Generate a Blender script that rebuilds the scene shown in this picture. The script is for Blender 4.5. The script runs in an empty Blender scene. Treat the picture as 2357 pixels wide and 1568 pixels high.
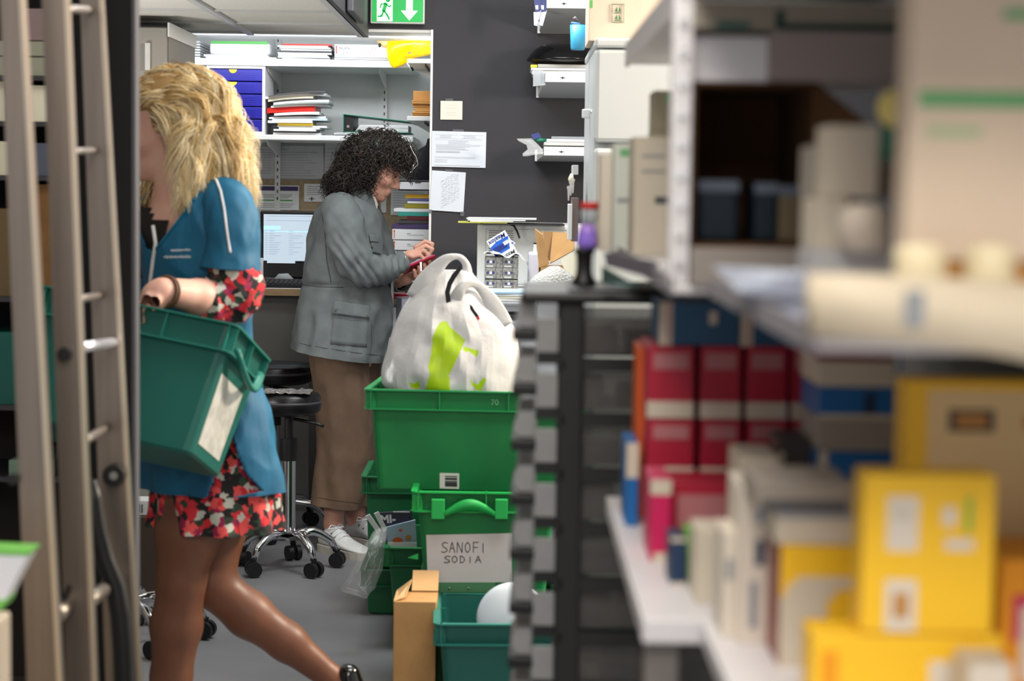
import bpy, bmesh, math, random
import numpy as np
from mathutils import Vector, Matrix, noise, Euler

random.seed(7)
SC = bpy.context.scene
COL = SC.collection
PI = math.pi

# ------------------------------------------------------------------ camera
W_, H_ = 2357.0, 1568.0
F_ = 70.0 / 36.0 * W_
CAM_Z = 1.37
PITCH = math.atan(352.0 / F_)
ROLL = 0.014
cd = bpy.data.cameras.new('camera')
cam = bpy.data.objects.new('camera', cd)
COL.objects.link(cam)
cd.lens = 70.0; cd.sensor_width = 36.0; cd.sensor_fit = 'HORIZONTAL'
cd.clip_start = 0.05; cd.clip_end = 60
RM = Matrix.Rotation(PI/2 - PITCH, 3, 'X') @ Matrix.Rotation(ROLL, 3, 'Z')
cam.matrix_world = Matrix.Translation((0, 0, CAM_Z)) @ RM.to_4x4()
cd.dof.use_dof = True
cd.dof.focus_distance = 7.45
cd.dof.aperture_fstop = 4.4
cd.dof.aperture_blades = 9
SC.camera = cam

# ------------------------------------------------------------------ colour management, world, lights
SC.view_settings.view_transform = 'Standard'
SC.view_settings.look = 'None'
SC.view_settings.gamma = 1.0
SC.view_settings.use_curve_mapping = False
SC.view_settings.exposure = 0.0
w = bpy.data.worlds.new('world'); SC.world = w; w.use_nodes = True
w.node_tree.nodes['Background'].inputs[0].default_value = (0.95, 0.93, 0.92, 1)
w.node_tree.nodes['Background'].inputs[1].default_value = 0.75

def area(name, loc, target, sx, sy, power, col):
    d = bpy.data.lights.new(name, 'AREA'); d.shape = 'RECTANGLE'; d.size = sx; d.size_y = sy
    d.energy = power; d.color = col
    o = bpy.data.objects.new(name, d); COL.objects.link(o); o.location = loc
    o.rotation_euler = (Vector(target) - Vector(loc)).to_track_quat('-Z', 'Y').to_euler()
    return o
area('ceiling_lamp_counter', (-0.15, 6.2, 2.66), (-0.15, 6.4, 0), 1.0, 0.7, 44, (0.95, 0.98, 1.0))
area('ceiling_lamp_middle', (0.35, 4.2, 2.66), (-0.1, 4.0, 0), 0.6, 1.2, 34, (1.0, 0.97, 0.92))
area('ceiling_lamp_rear', (0.2, -0.7, 2.6), (0.35, 1.8, 1.1), 1.4, 0.8, 46, (1.0, 0.93, 0.83))
area('ceiling_lamp_front', (-0.05, 1.1, 2.66), (0.15, 1.5, 0), 1.2, 0.6, 30, (1.0, 0.92, 0.82))
area('ceiling_lamp_alcove', (-0.85, 8.25, 2.36), (-0.85, 8.6, 0.5), 1.1, 0.25, 2.6, (0.93, 0.98, 1.0))
area('added_alcove_fill', (-0.85, 8.10, 1.955), (-0.85, 9.0, 1.35), 1.2, 0.05, 6, (0.93, 0.98, 1.0))  # added fill lamp that brightens the wall between the alcove shelves
area('added_ceiling_fill', (-1.9, 6.1, 0.9), (-1.2, 6.6, 2.0), 0.5, 0.5, 16, (1.0, 0.97, 0.93))  # unseen fill lamp, added to brighten the lowered ceiling from below
area('spot_lamp_aisle', (1.9, 5.45, 2.1), (-0.55, 4.7, 0.6), 0.35, 0.35, 110, (1.0, 0.84, 0.66))

# ------------------------------------------------------------------ pixel rays -> world points
def P(px, py, D):
    v = RM @ Vector(((px - W_/2) / F_, -(py - H_/2) / F_, -1.0))
    t = D / v.y
    return Vector((v.x*t, D, CAM_Z + v.z*t))
def PZ(px, py, z):
    v = RM @ Vector(((px - W_/2) / F_, -(py - H_/2) / F_, -1.0))
    t = (z - CAM_Z) / v.z
    return Vector((v.x*t, v.y*t, z))
def mpp(D): return D / F_

# ------------------------------------------------------------------ materials
def s2l(c):
    return tuple(((x/255.0)/12.92 if x/255.0 <= 0.04045 else ((x/255.0+0.055)/1.055)**2.4) for x in c)
MATS = {}
def mat(name, rgb, rough=0.6, metal=0.0, var=0.0, scale=8.0, bump=0.0, bscale=60.0, emit=None, estr=0.0,
        trans=0.0, alpha=1.0, coat=0.0, sss=0.0, rgb2=None, stretch=None, ior=1.45):
    if name in MATS: return MATS[name]
    m = bpy.data.materials.new(name); m.use_nodes = True
    nt = m.node_tree; b = nt.nodes['Principled BSDF']
    c = s2l(rgb)
    b.inputs['Base Color'].default_value = (*c, 1)
    b.inputs['Roughness'].default_value = rough
    b.inputs['Metallic'].default_value = metal
    b.inputs['IOR'].default_value = ior
    b.inputs['Transmission Weight'].default_value = trans
    b.inputs['Alpha'].default_value = alpha
    b.inputs['Coat Weight'].default_value = coat
    if sss:
        b.inputs['Subsurface Weight'].default_value = sss
        b.inputs['Subsurface Radius'].default_value = (0.012, 0.004, 0.002)
        b.inputs['Subsurface Scale'].default_value = 1.0
    if emit is not None:
        b.inputs['Emission Color'].default_value = (*s2l(emit), 1)
        b.inputs['Emission Strength'].default_value = estr
    tc = nt.nodes.new('ShaderNodeTexCoord')
    src = tc.outputs['Object']
    if stretch:
        mp = nt.nodes.new('ShaderNodeMapping'); mp.inputs['Scale'].default_value = stretch
        nt.links.new(src, mp.inputs['Vector']); src = mp.outputs['Vector']
    if var or rgb2:
        n = nt.nodes.new('ShaderNodeTexNoise'); n.inputs['Scale'].default_value = scale; n.inputs['Detail'].default_value = 5
        nt.links.new(src, n.inputs['Vector'])
        r = nt.nodes.new('ShaderNodeValToRGB'); nt.links.new(n.outputs['Fac'], r.inputs['Fac'])
        c2 = s2l(rgb2) if rgb2 else tuple(min(1, x*(1+var)) for x in c)
        c1 = c if rgb2 else tuple(x*(1-var) for x in c)
        r.color_ramp.elements[0].position = 0.35; r.color_ramp.elements[0].color = (*c1, 1)
        r.color_ramp.elements[1].position = 0.65; r.color_ramp.elements[1].color = (*c2, 1)
        nt.links.new(r.outputs['Color'], b.inputs['Base Color'])
    if bump:
        n2 = nt.nodes.new('ShaderNodeTexNoise'); n2.inputs['Scale'].default_value = bscale; n2.inputs['Detail'].default_value = 3
        nt.links.new(src, n2.inputs['Vector'])
        bp = nt.nodes.new('ShaderNodeBump'); bp.inputs['Strength'].default_value = bump; bp.inputs['Distance'].default_value = 0.01
        nt.links.new(n2.outputs['Fac'], bp.inputs['Height']); nt.links.new(bp.outputs['Normal'], b.inputs['Normal'])
    MATS[name] = m
    return m

# ------------------------------------------------------------------ mesh builder
ORG = {}
class MB:
    def __init__(s, T=None):
        s.v = []; s.f = []; s.mi = []; s.mats = []; s.sm = []; s.T = T
    def _m(s, m):
        if m not in s.mats: s.mats.append(m)
        return s.mats.index(m)
    def add(s, vs, fs, m, smooth=False):
        o = len(s.v); k = s._m(m)
        for v in vs:
            v = Vector(v)
            s.v.append(s.T @ v if s.T is not None else v)
        for f in fs:
            s.f.append(tuple(i+o for i in f)); s.mi.append(k); s.sm.append(smooth)
        return s
    def box(s, x0, x1, y0, y1, z0, z1, m, bev=0.0, taper=None):
        if bev <= 0:
            vs = [(x0,y0,z0),(x1,y0,z0),(x1,y1,z0),(x0,y1,z0),(x0,y0,z1),(x1,y0,z1),(x1,y1,z1),(x0,y1,z1)]
            if taper:
                cx, cy = (x0+x1)/2, (y0+y1)/2
                vs = [(cx+(x-cx)*taper, cy+(y-cy)*taper, z) if z == z0 else (x,y,z) for x,y,z in vs]
            return s.add(vs, [(0,3,2,1),(4,5,6,7),(0,1,5,4),(1,2,6,5),(2,3,7,6),(3,0,4,7)], m)
        bm = bmesh.new()
        bmesh.ops.create_cube(bm, size=1)
        for v in bm.verts:
            v.co = Vector(((x0+x1)/2+v.co.x*(x1-x0), (y0+y1)/2+v.co.y*(y1-y0), (z0+z1)/2+v.co.z*(z1-z0)))
        bev = min(bev, (x1-x0)*.45, (y1-y0)*.45, (z1-z0)*.45)
        bmesh.ops.bevel(bm, geom=bm.edges[:], offset=bev, segments=2, affect='EDGES', profile=0.5)
        bm.verts.index_update()
        s.add([v.co.copy() for v in bm.verts], [tuple(v.index for v in f.verts) for f in bm.faces], m)
        bm.free(); return s
    def quad(s, pts, m):
        return s.add(pts, [tuple(range(len(pts)))], m)
    def slab(s, pts, thick, m):
        """convex polygon pts extruded along its normal by thick"""
        pts = [Vector(p) for p in pts]
        n = (pts[1]-pts[0]).cross(pts[2]-pts[0]).normalized()*thick
        k = len(pts)
        vs = pts + [p+n for p in pts]
        fs = [tuple(reversed(range(k))), tuple(range(k, 2*k))] + [(i, (i+1) % k, (i+1) % k+k, i+k) for i in range(k)]
        return s.add(vs, fs, m)
    def cyl(s, p0, p1, r0, m, r1=None, n=20, caps=True, smooth=True):
        p0, p1 = Vector(p0), Vector(p1); r1 = r0 if r1 is None else r1
        d = (p1-p0).normalized(); a = d.orthogonal().normalized(); b = d.cross(a)
        vs = []
        for p, r in ((p0, r0), (p1, r1)):
            for i in range(n):
                t = 2*PI*i/n; vs.append(p + a*math.cos(t)*r + b*math.sin(t)*r)
        s.add(vs, [(i, (i+1) % n, n+(i+1) % n, n+i) for i in range(n)], m, smooth)
        if caps:
            s.add(vs[:n], [tuple(reversed(range(n)))], m); s.add(vs[n:], [tuple(range(n))], m)
        return s
    def tube(s, pts, r, m, n=8, caps=True, smooth=True, flat=1.0):
        pts = [Vector(p) for p in pts]
        rs = r if isinstance(r, (list, tuple)) else [r]*len(pts)
        vs = []; up = None
        for i, p in enumerate(pts):
            d = (pts[min(i+1, len(pts)-1)] - pts[max(i-1, 0)])
            if d.length < 1e-9: d = Vector((0, 0, 1))
            d.normalize()
            if up is None: up = d.orthogonal().normalized()
            up = (up - d*up.dot(d))
            up = up.normalized() if up.length > 1e-6 else d.orthogonal().normalized()
            b = d.cross(up)
            for k in range(n):
                t = 2*PI*k/n; vs.append(p + up*math.cos(t)*rs[i] + b*math.sin(t)*rs[i]*flat)
        fs = []
        for i in range(len(pts)-1):
            for k in range(n):
                fs.append((i*n+k, i*n+(k+1) % n, (i+1)*n+(k+1) % n, (i+1)*n+k))
        if caps:
            fs.append(tuple(reversed(range(n)))); fs.append(tuple(range((len(pts)-1)*n, len(pts)*n)))
        return s.add(vs, fs, m, smooth)
    def lathe(s, prof, c, m, n=28, axis=None, smooth=True):
        """prof = [(r, h)]"""
        c = Vector(c); ax = Vector(axis or (0, 0, 1)).normalized(); a = ax.orthogonal().normalized(); b = ax.cross(a)
        vs = []
        for r, h in prof:
            for i in range(n):
                t = 2*PI*i/n; vs.append(c + ax*h + a*math.cos(t)*r + b*math.sin(t)*r)
        fs = [(j*n+i, j*n+(i+1) % n, (j+1)*n+(i+1) % n, (j+1)*n+i) for j in range(len(prof)-1) for i in range(n)]
        return s.add(vs, fs, m, smooth)
    def ell(s, c, r, m, nu=20, nv=12):
        c = Vector(c); vs = []; fs = []
        for j in range(nv+1):
            ph = PI*j/nv
            for i in range(nu):
                t = 2*PI*i/nu
                vs.append((c.x+r[0]*math.sin(ph)*math.cos(t), c.y+r[1]*math.sin(ph)*math.sin(t), c.z+r[2]*math.cos(ph)))
        for j in range(nv):
            for i in range(nu): fs.append((j*nu+i, (j+1)*nu+i, (j+1)*nu+(i+1) % nu, j*nu+(i+1) % nu))
        return s.add(vs, fs, m, True)
    def loft(s, rings, m, smooth=True, cap0=False, cap1=False):
        n = len(rings[0]); vs = [p for r in rings for p in r]
        fs = [(j*n+i, j*n+(i+1) % n, (j+1)*n+(i+1) % n, (j+1)*n+i) for j in range(len(rings)-1) for i in range(n)]
        if cap0: fs.append(tuple(reversed(range(n))))
        if cap1: fs.append(tuple(range((len(rings)-1)*n, len(rings)*n)))
        return s.add(vs, fs, m, smooth)
    def build(s, name, parent=None, local=False):
        me = bpy.data.meshes.new(name)
        off = Vector((0, 0, 0))
        if parent is not None and not local: off = ORG.get(parent.name, Vector((0, 0, 0)))
        me.from_pydata([tuple(v-off) for v in s.v], [], s.f)
        for m in s.mats: me.materials.append(m)
        me.polygons.foreach_set('material_index', s.mi)
        me.polygons.foreach_set('use_smooth', s.sm)
        me.update()
        o = bpy.data.objects.new(name, me); COL.objects.link(o)
        if parent is not None:
            o.parent = parent
            ORG[o.name] = off
        return o
    def bound(s):
        xs = [v.x for v in s.v]; ys = [v.y for v in s.v]; zs = [v.z for v in s.v]
        return Vector(((min(xs)+max(xs))/2, (min(ys)+max(ys))/2, min(zs)))

def tag(o, label, cat, group=None, kind=None):
    o['label'] = label; o['category'] = cat
    if group: o['group'] = group
    if kind: o['kind'] = kind
    return o
def thing(name, label, cat, loc, group=None, rot=None):
    o = bpy.data.objects.new(name, None); COL.objects.link(o); o.empty_display_size = 0.05
    o.location = loc
    if rot: o.rotation_euler = rot
    ORG[o.name] = Vector(loc)
    return tag(o, label, cat, group)
def solo(mb, name, label, cat, group=None):
    """a thing that is a single mesh, origin at its base"""
    b = mb.bound(); mb.v = [v-b for v in mb.v]
    o = mb.build(name); o.location = b
    ORG[o.name] = b
    return tag(o, label, cat, group)
def struct(mb, name):
    o = mb.build(name); o['kind'] = 'structure'; return o
def copy_tree(o, loc=None, label=None, parent=None, rot=None):
    c = o.copy(); COL.objects.link(c)
    if parent is not None: c.parent = parent
    if loc is not None: c.location = loc
    if rot is not None: c.rotation_euler = rot
    if label: c['label'] = label
    for ch in list(o.children): copy_tree(ch, parent=c)
    return c
def text_mb(mb, s, size, T, m, align='CENTER', ext=0.0002, shear=0.0, bold=0.0):
    cu = bpy.data.curves.new('t', 'FONT'); cu.body = s; cu.size = size; cu.align_x = align; cu.align_y = 'CENTER'
    cu.extrude = ext; cu.shear = shear; cu.offset = bold; cu.resolution_u = 3
    ob = bpy.data.objects.new('t', cu)
    COL.objects.link(ob)
    dg = bpy.context.evaluated_depsgraph_get()
    me = bpy.data.meshes.new_from_object(ob.evaluated_get(dg))
    T0 = mb.T; mb.T = None
    mb.add([T @ v.co for v in me.vertices], [tuple(p.vertices) for p in me.polygons], m)
    mb.T = T0
    bpy.data.objects.remove(ob); bpy.data.curves.remove(cu); bpy.data.meshes.remove(me)
    return mb
def facing(loc, roll=0.0):
    """text frame facing -Y (towards the camera side)"""
    return Matrix.Translation(loc) @ Matrix.Rotation(PI/2, 4, 'X') @ Matrix.Rotation(roll, 4, 'Z')

# ------------------------------------------------------------------ signed distance surfaces
def sd_ell(p, c, r, R=None):
    q = p - np.array(c, dtype=np.float32)
    if R is not None: q = q @ np.array(R, dtype=np.float32)
    r = np.array(r, dtype=np.float32)
    k0 = np.linalg.norm(q/r, axis=1); k1 = np.linalg.norm(q/(r*r), axis=1)
    return k0*(k0-1.0)/np.maximum(k1, 1e-6)
def sd_cone(p, a, b, ra, rb):
    a = np.array(a, dtype=np.float32); b = np.array(b, dtype=np.float32)
    ba = b-a; q = p-a
    h = np.clip((q@ba)/max(1e-9, float(ba@ba)), 0, 1)
    return np.linalg.norm(q-h[:, None]*ba, axis=1) - (ra+(rb-ra)*h)
def smin(a, b, k):
    if k <= 0: return np.minimum(a, b)
    h = np.clip(0.5+0.5*(b-a)/k, 0, 1)
    return b*(1-h)+a*h - k*h*(1-h)
def smax(a, b, k): return -smin(-a, -b, k)

def sdf_surface(f, lo, hi, h):
    lo = np.array(lo, dtype=np.float32); hi = np.array(hi, dtype=np.float32)
    B = 8
    nb = np.ceil((hi-lo)/(h*B)).astype(int)
    N = nb*B+1
    g = np.meshgrid(*[np.arange(k) for k in nb], indexing='ij')
    bc = np.stack([a.ravel() for a in g], 1)
    cen = lo + (bc+0.5)*h*B
    fv = f(cen.astype(np.float32))
    val = np.empty(tuple(N), dtype=np.float32)
    sg = np.where(fv > 0, 1.0, -1.0).astype(np.float32).reshape(tuple(nb))
    val[:-1, :-1, :-1] = np.repeat(np.repeat(np.repeat(sg, B, 0), B, 1), B, 2)
    val[-1, :, :] = 1; val[:, -1, :] = 1; val[:, :, -1] = 1
    act = bc[np.abs(fv) < h*B*1.25]
    o = np.stack([a.ravel() for a in np.meshgrid(*[np.arange(B+1)]*3, indexing='ij')], 1)
    CH = 200
    for i in range(0, len(act), CH):
        idx = (act[i:i+CH, None, :]*B + o[None]).reshape(-1, 3)
        v = f((lo + idx*h).astype(np.float32))
        val[idx[:, 0], idx[:, 1], idx[:, 2]] = v
    s = val < 0
    c = np.zeros(tuple(N-1), dtype=np.int16)
    for dx in (0, 1):
        for dy in (0, 1):
            for dz in (0, 1):
                c += s[dx:N[0]-1+dx, dy:N[1]-1+dy, dz:N[2]-1+dz]
    mask = (c > 0) & (c < 8)
    cells = np.argwhere(mask)
    vid = -np.ones(mask.shape, dtype=np.int64); vid[mask] = np.arange(len(cells))
    acc = np.zeros((len(cells), 3)); cnt = np.zeros(len(cells))
    cr = [(x, y, z) for x in (0, 1) for y in (0, 1) for z in (0, 1)]
    for a in cr:
        for ax in range(3):
            if a[ax] == 1: continue
            b = list(a); b[ax] = 1
            va = val[cells[:, 0]+a[0], cells[:, 1]+a[1], cells[:, 2]+a[2]]
            vb = val[cells[:, 0]+b[0], cells[:, 1]+b[1], cells[:, 2]+b[2]]
            x = (va < 0) != (vb < 0)
            t = np.where(x, va/np.where(va-vb == 0, 1, va-vb), 0)
            p = np.tile(np.array(a, dtype=float), (len(cells), 1)); p[:, ax] += t
            acc[x] += p[x]; cnt[x] += 1
    verts = lo + (cells + acc/np.maximum(cnt, 1)[:, None])*h
    faces = []
    for ax in range(3):
        u, w2 = (ax+1) % 3, (ax+2) % 3
        sl0 = [slice(1, -1)]*3; sl1 = [slice(1, -1)]*3
        sl0[ax] = slice(0, -1); sl1[ax] = slice(1, None)
        A = s[tuple(sl0)]; Bq = s[tuple(sl1)]
        e = np.argwhere(A != Bq)
        flip = A[tuple(e.T)]
        base = e.copy()
        for k in range(3):
            if k != ax: base[:, k] += 1
        def cell(du, dw):
            q = base.copy(); q[:, u] -= du; q[:, w2] -= dw
            return vid[q[:, 0], q[:, 1], q[:, 2]]
        q = np.stack([cell(1, 1), cell(0, 1), cell(0, 0), cell(1, 0)], 1)
        q[~flip] = q[~flip][:, ::-1]
        faces.append(q)
    faces = np.concatenate(faces)
    faces = faces[(faces >= 0).all(1)]
    return verts, faces
def sdf_mb(f, lo, hi, h, m):
    v, fa = sdf_surface(f, lo, hi, h)
    mb = MB(); mb.v = [Vector(x) for x in v.tolist()]; mb.f = [tuple(x) for x in fa.tolist()]
    mb._m(m); mb.mi = [0]*len(mb.f); mb.sm = [True]*len(mb.f)
    return mb
# ------------------------------------------------------------------ common materials
M_BLACKWALL = mat('charcoal_wall_paint', (55, 55, 60), 0.75, var=0.06, scale=3, bump=0.05, bscale=300)
M_FLOOR = mat('grey_vinyl_floor', (128, 128, 130), 0.42, rgb2=(112, 112, 115), scale=2.2, bump=0.03, bscale=90)
M_WHITEWALL = mat('white_wall_paint', (232, 235, 235), 0.8, var=0.03, scale=3)
M_TILE = mat('grey_ceiling_tile', (228, 225, 216), 0.9, var=0.08, scale=160, bump=0.1, bscale=300)
M_TRAIL = mat('ceiling_rail', (205, 205, 205), 0.5)
M_SHELF = mat('white_shelf_board', (226, 228, 228), 0.45, var=0.02, scale=4)
M_GREYLAM = mat('grey_laminate', (138, 136, 133), 0.6, var=0.03, scale=5)
M_DARKGREY = mat('dark_grey_metal', (62, 62, 66), 0.5, var=0.05)
M_BLACK = mat('black_plastic', (22, 22, 24), 0.42, var=0.1, scale=20)
M_BLACKG = mat('glossy_black', (14, 14, 16), 0.2)
M_CHROME = mat('chrome', (215, 215, 218), 0.12, metal=1.0)
M_STEEL = mat('brushed_steel', (170, 170, 172), 0.35, metal=1.0)
M_PAPER = mat('white_paper', (232, 234, 236), 0.8, var=0.015, scale=30)
M_PAPER2 = mat('grey_white_paper', (205, 207, 208), 0.8, var=0.03, scale=30)
M_CREAM = mat('cream_paper', (228, 222, 200), 0.8)
M_INK = mat('ink_print', (88, 90, 96), 0.9)
M_INKL = mat('pale_ink_print', (150, 154, 160), 0.9)
M_TAPE = mat('clear_tape', (120, 120, 130), 0.25, alpha=0.45)
M_CORK = mat('tan_cork_board', (178, 158, 132), 0.9, rgb2=(160, 140, 112), scale=60, bump=0.1, bscale=200)
M_WOOD = mat('beech_edge', (188, 158, 122), 0.5, rgb2=(170, 140, 104), scale=6, stretch=(1, 8, 8))
M_CARD = mat('brown_cardboard', (190, 148, 96), 0.85, rgb2=(178, 136, 86), scale=14, bump=0.04, bscale=120)
M_CARDD = mat('dark_cardboard', (136, 98, 58), 0.85, var=0.1, scale=14)
M_RED = mat('red_card', (205, 40, 34), 0.35)
M_YEL = mat('yellow_card', (240, 205, 50), 0.45)
M_ORANGE = mat('orange_card', (222, 96, 40), 0.5)
M_BLUEDR = mat('royal_blue_plastic', (38, 36, 150), 0.35, var=0.06, scale=10)
M_GREENB = mat('green_binder', (24, 120, 92), 0.4)
M_PURP = mat('purple_print', (70, 58, 100), 0.6)
M_GREENP = mat('green_print', (90, 170, 90), 0.6)
M_TAN = mat('manila_envelope', (196, 142, 78), 0.75, var=0.06, scale=20)
M_CLEAR = mat('clear_film', (235, 240, 242), 0.08, alpha=0.28, coat=0.5)
M_CLEARP = mat('translucent_plastic', (185, 192, 200), 0.22, alpha=0.55)

# ------------------------------------------------------------------ setting
struct(MB().box(-4, 4, -1.5, 10, -0.1, 0, M_FLOOR), 'floor')
# charcoal wall with the opening of the alcove
XO = P(993, 300, 7.9).x; XL = -1.52; ZO = 1.985
b = MB()
b.box(-4, XL, 7.9, 8.0, 0, 2.9, M_BLACKWALL)
b.box(XO, 2.5, 7.9, 8.0, 0, 2.9, M_BLACKWALL)
b.box(XL, XO, 7.9, 8.0, ZO, 2.9, M_BLACKWALL)
struct(b, 'wall_back')
b = MB()
b.box(XL, XO+0.003, 7.905, 8.38, ZO-0.012, ZO, M_TRAIL)
b.box(XO-0.006, XO+0.003, 7.896, 8.02, 0, ZO, M_SHELF)
struct(b, 'trim_1')
b = MB()
b.box(-2.0, 0.1, 9.0, 9.08, 0, 2.5, M_WHITEWALL)
struct(b, 'wall_alcove_back')
struct(MB().box(-2.0, -1.92, 8.0, 9.0, 0, 2.5, M_WHITEWALL), 'wall_alcove_left')
struct(MB().box(-0.22, -0.14, 8.0, 9.0, 0, 2.5, M_WHITEWALL), 'wall_alcove_right')
struct(MB().box(-2.0, 0.0, 8.0, 9.08, 2.42, 2.5, M_WHITEWALL), 'ceiling_alcove')
struct(MB().box(2.45, 2.55, -1.5, 7.9, 0, 2.9, M_WHITEWALL), 'wall_right')
struct(MB().box(-2.6, -2.5, -1.5, 7.9, 0, 2.9, M_GREYLAM), 'wall_left')
struct(MB().box(-2.6, 2.55, -1.5, 8.0, 2.8, 2.9, M_WHITEWALL), 'ceiling')
# lowered tile ceiling on the left
ZS = 1.95
b = MB()
XR = -0.60
b.box(-2.5, XR, 5.2, 7.895, ZS+0.012, ZS+0.30, M_TILE)
ys = [5.3, 5.8, 6.32, 6.84, 7.37, 7.82]
for y in ys: b.box(-2.5, XR, y-0.008, y+0.008, ZS+0.004, ZS+0.014, M_TRAIL)
b.box(-1.055, -1.03, 5.2, 7.89, ZS+0.002, ZS+0.014, M_TRAIL)
b.box(-1.66, -1.635, 5.2, 7.89, ZS+0.002, ZS+0.014, M_TRAIL)
b.box(XR-0.022, XR+0.004, 5.2, 7.89, ZS, ZS+0.02, M_TRAIL)
b.box(XR, XR+0.02, 5.2, 7.89, ZS+0.0, ZS+0.32, M_DARKGREY)
struct(b, 'ceiling_lowered')
b = MB()
p0 = P(775, 15, 7.0); p1 = P(845, 28, 7.4)
b.box(XR+0.025, p1.x, 6.8, 7.3, P(800, 27, 6.8).z, 2.8, M_DARKGREY, bev=0.006)
struct(b, 'trim_2')

# fluorescent panels overhead (the lamps that light the room)
M_LAMP = mat('lamp_diffuser', (250, 250, 250), 0.6, emit=(250, 250, 245), estr=1.5)
for (x, y, sx, sy, tx) in ((-0.15, 6.2, 1.0, 0.7, 'above the black wall and counter'), (0.35, 4.2, 0.6, 1.2, 'above the middle of the room'), (-0.05, 1.1, 1.2, 0.6, 'above the product shelves')):
    t = thing('ceiling_light', 'flat white fluorescent ceiling light ' + tx, 'light', (x, y, 2.7))
    MB().box(x-sx/2-.03, x+sx/2+.03, y-sy/2-.03, y+sy/2+.03, 2.70, 2.80, M_TRAIL).build('frame', t)
    MB().box(x-sx/2, x+sx/2, y-sy/2, y+sy/2, 2.695, 2.70, M_LAMP).build('diffuser', t)

# dark partition post at the left
b = MB()
DP = 3.75
xa = P(262, 700, DP).x; xb = P(303, 700, DP-0.0).x; xc = P(322, 700, DP).x
M_POSTB = mat('black_painted_post', (24, 24, 26), 0.8)
M_POSTG = mat('slate_grey_post', (84, 84, 90), 0.6, var=0.04)
b.box(P(168, 300, DP).x, xb, DP, DP+0.035, 0, 2.8, M_POSTB)
b.box(xb, P(314,700,DP).x, DP-0.006, DP+0.035, 0, 2.8, M_POSTG, bev=0.003)
struct(b, 'wall_partition')

# ------------------------------------------------------------------ tall grey cabinet
t = thing('tall_cabinet', 'tall grey laminate cabinet beside the white shelves, under the lowered ceiling', 'cabinet', (-1.5, 7.1, 0))
b = MB(); cx = -1.232
b.box(-2.1, cx, 7.12, 7.7, 0, 1.92, M_GREYLAM)
b.box(cx-0.001, cx+0.006, 7.10, 7.70, 1.885, 1.935, M_SHELF)
b.build('body', t)
MB().box(-2.1, cx-0.004, 7.10, 7.12, 0.05, 1.915, mat('grey_door', (150, 147, 142), 0.55)).build('door', t)
for k in range(4): MB().cyl((cx-0.001, 7.5, 1.80-0.05*k), (cx+0.0012, 7.5, 1.80-0.05*k), 0.004, M_BLACK, n=8).build('shelf_pin_hole', t)
q = P(332, 130, 7.05)
o = solo(MB().box(q.x-0.005, q.x+0.012, 7.090, 7.0998, q.z-0.045, q.z+0.05, M_PAPER2), 'paper_note', 'narrow white paper strip taped to the grey cabinet door', 'note')
q = P(398, 130, 7.3)
b = MB(); b.tube([(q.x-0.004+0.004, 7.3, q.z+0.03), (q.x+0.0, 7.3, q.z), (q.x+0.002, 7.3, q.z-0.05)], [0.006, 0.008, 0.004], M_PAPER2, n=10)
solo(b, 'cabinet_hook', 'small white plastic hook on the side of the tall grey cabinet', 'hook')

# ------------------------------------------------------------------ exit sign
q0 = P(853, -12, 7.86); q1 = P(977, 55, 7.86)
sx0, sx1, sz0, sz1 = q0.x, q1.x, q1.z, q1.z+0.118
t = thing('exit_sign', 'lit green emergency exit sign with running figure and arrow on the charcoal wall', 'sign', ((sx0+sx1)/2, 7.86, sz0))
G_EX = mat('lit_green', (20, 150, 70), 0.4, emit=(18, 150, 62), estr=0.75)
W_EX = mat('lit_white', (235, 250, 240), 0.4, emit=(225, 250, 235), estr=1.15)
MB().box(sx0, sx1, 7.86, 7.898, sz0, sz1, M_TRAIL, bev=0.003).build('housing', t)
b = MB(); yy = 7.857
b.box(sx0+.006, sx1-.006, yy, 7.862, sz0+.006, sz1-.006, G_EX)
wd = sx1-sx0; wx0 = sx0+wd*0.12; wx1 = sx0+wd*0.41
b.box(wx0, wx1, yy-.001, yy, sz0+.008, sz1-.008, W_EX)
# arrow
ax = sx0+wd*0.72; az = sz0+0.012
b.quad([(ax-.033, yy-.001, az+.038), (ax, yy-.001, az), (ax+.033, yy-.001, az+.038)], W_EX)
b.quad([(ax-.013, yy-.001, az+.034), (ax+.013, yy-.001, az+.034), (ax+.013, yy-.001, az+.095), (ax-.013, yy-.001, az+.095)], W_EX)
b.build('lit_panel', t)
b = MB(); mx = (wx0+wx1)/2; mz = sz0+0.05; y2 = yy-.002
def stroke(bb, pts, r, m, y):
    for (x0, z0), (x1, z1) in zip(pts, pts[1:]):
        d = Vector((x1-x0, 0, z1-z0)).normalized(); n = Vector((-d.z, 0, d.x))*r
        e = d*r*0.5
        a = Vector((x0, y, z0))-e; c = Vector((x1, y, z1))+e
        bb.quad([a-n, c-n, c+n, a+n], m)
b.lathe([(0.0, 0), (0.0085, 0), (0.0085, 0.0005)], (mx+.012, y2+0.0003, mz+.040), G_EX, n=16, axis=(0, -1, 0))
stroke(b, [(mx+.004, mz+.026), (mx-.004, mz-.002)], .007, G_EX, y2)
stroke(b, [(mx-.004, mz+.0), (mx+.010, mz-.018), (mx+.018, mz-.034)], .0035, G_EX, y2)
stroke(b, [(mx-.004, mz-.002), (mx-.012, mz-.022), (mx-.026, mz-.024)], .0035, G_EX, y2)
stroke(b, [(mx+.004, mz+.024), (mx+.018, mz+.014), (mx+.024, mz+.020)], .0025, G_EX, y2)
stroke(b, [(mx+.002, mz+.026), (mx-.014, mz+.024), (mx-.018, mz+.010)], .0025, G_EX, y2)
b.build('running_figure', t)

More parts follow.
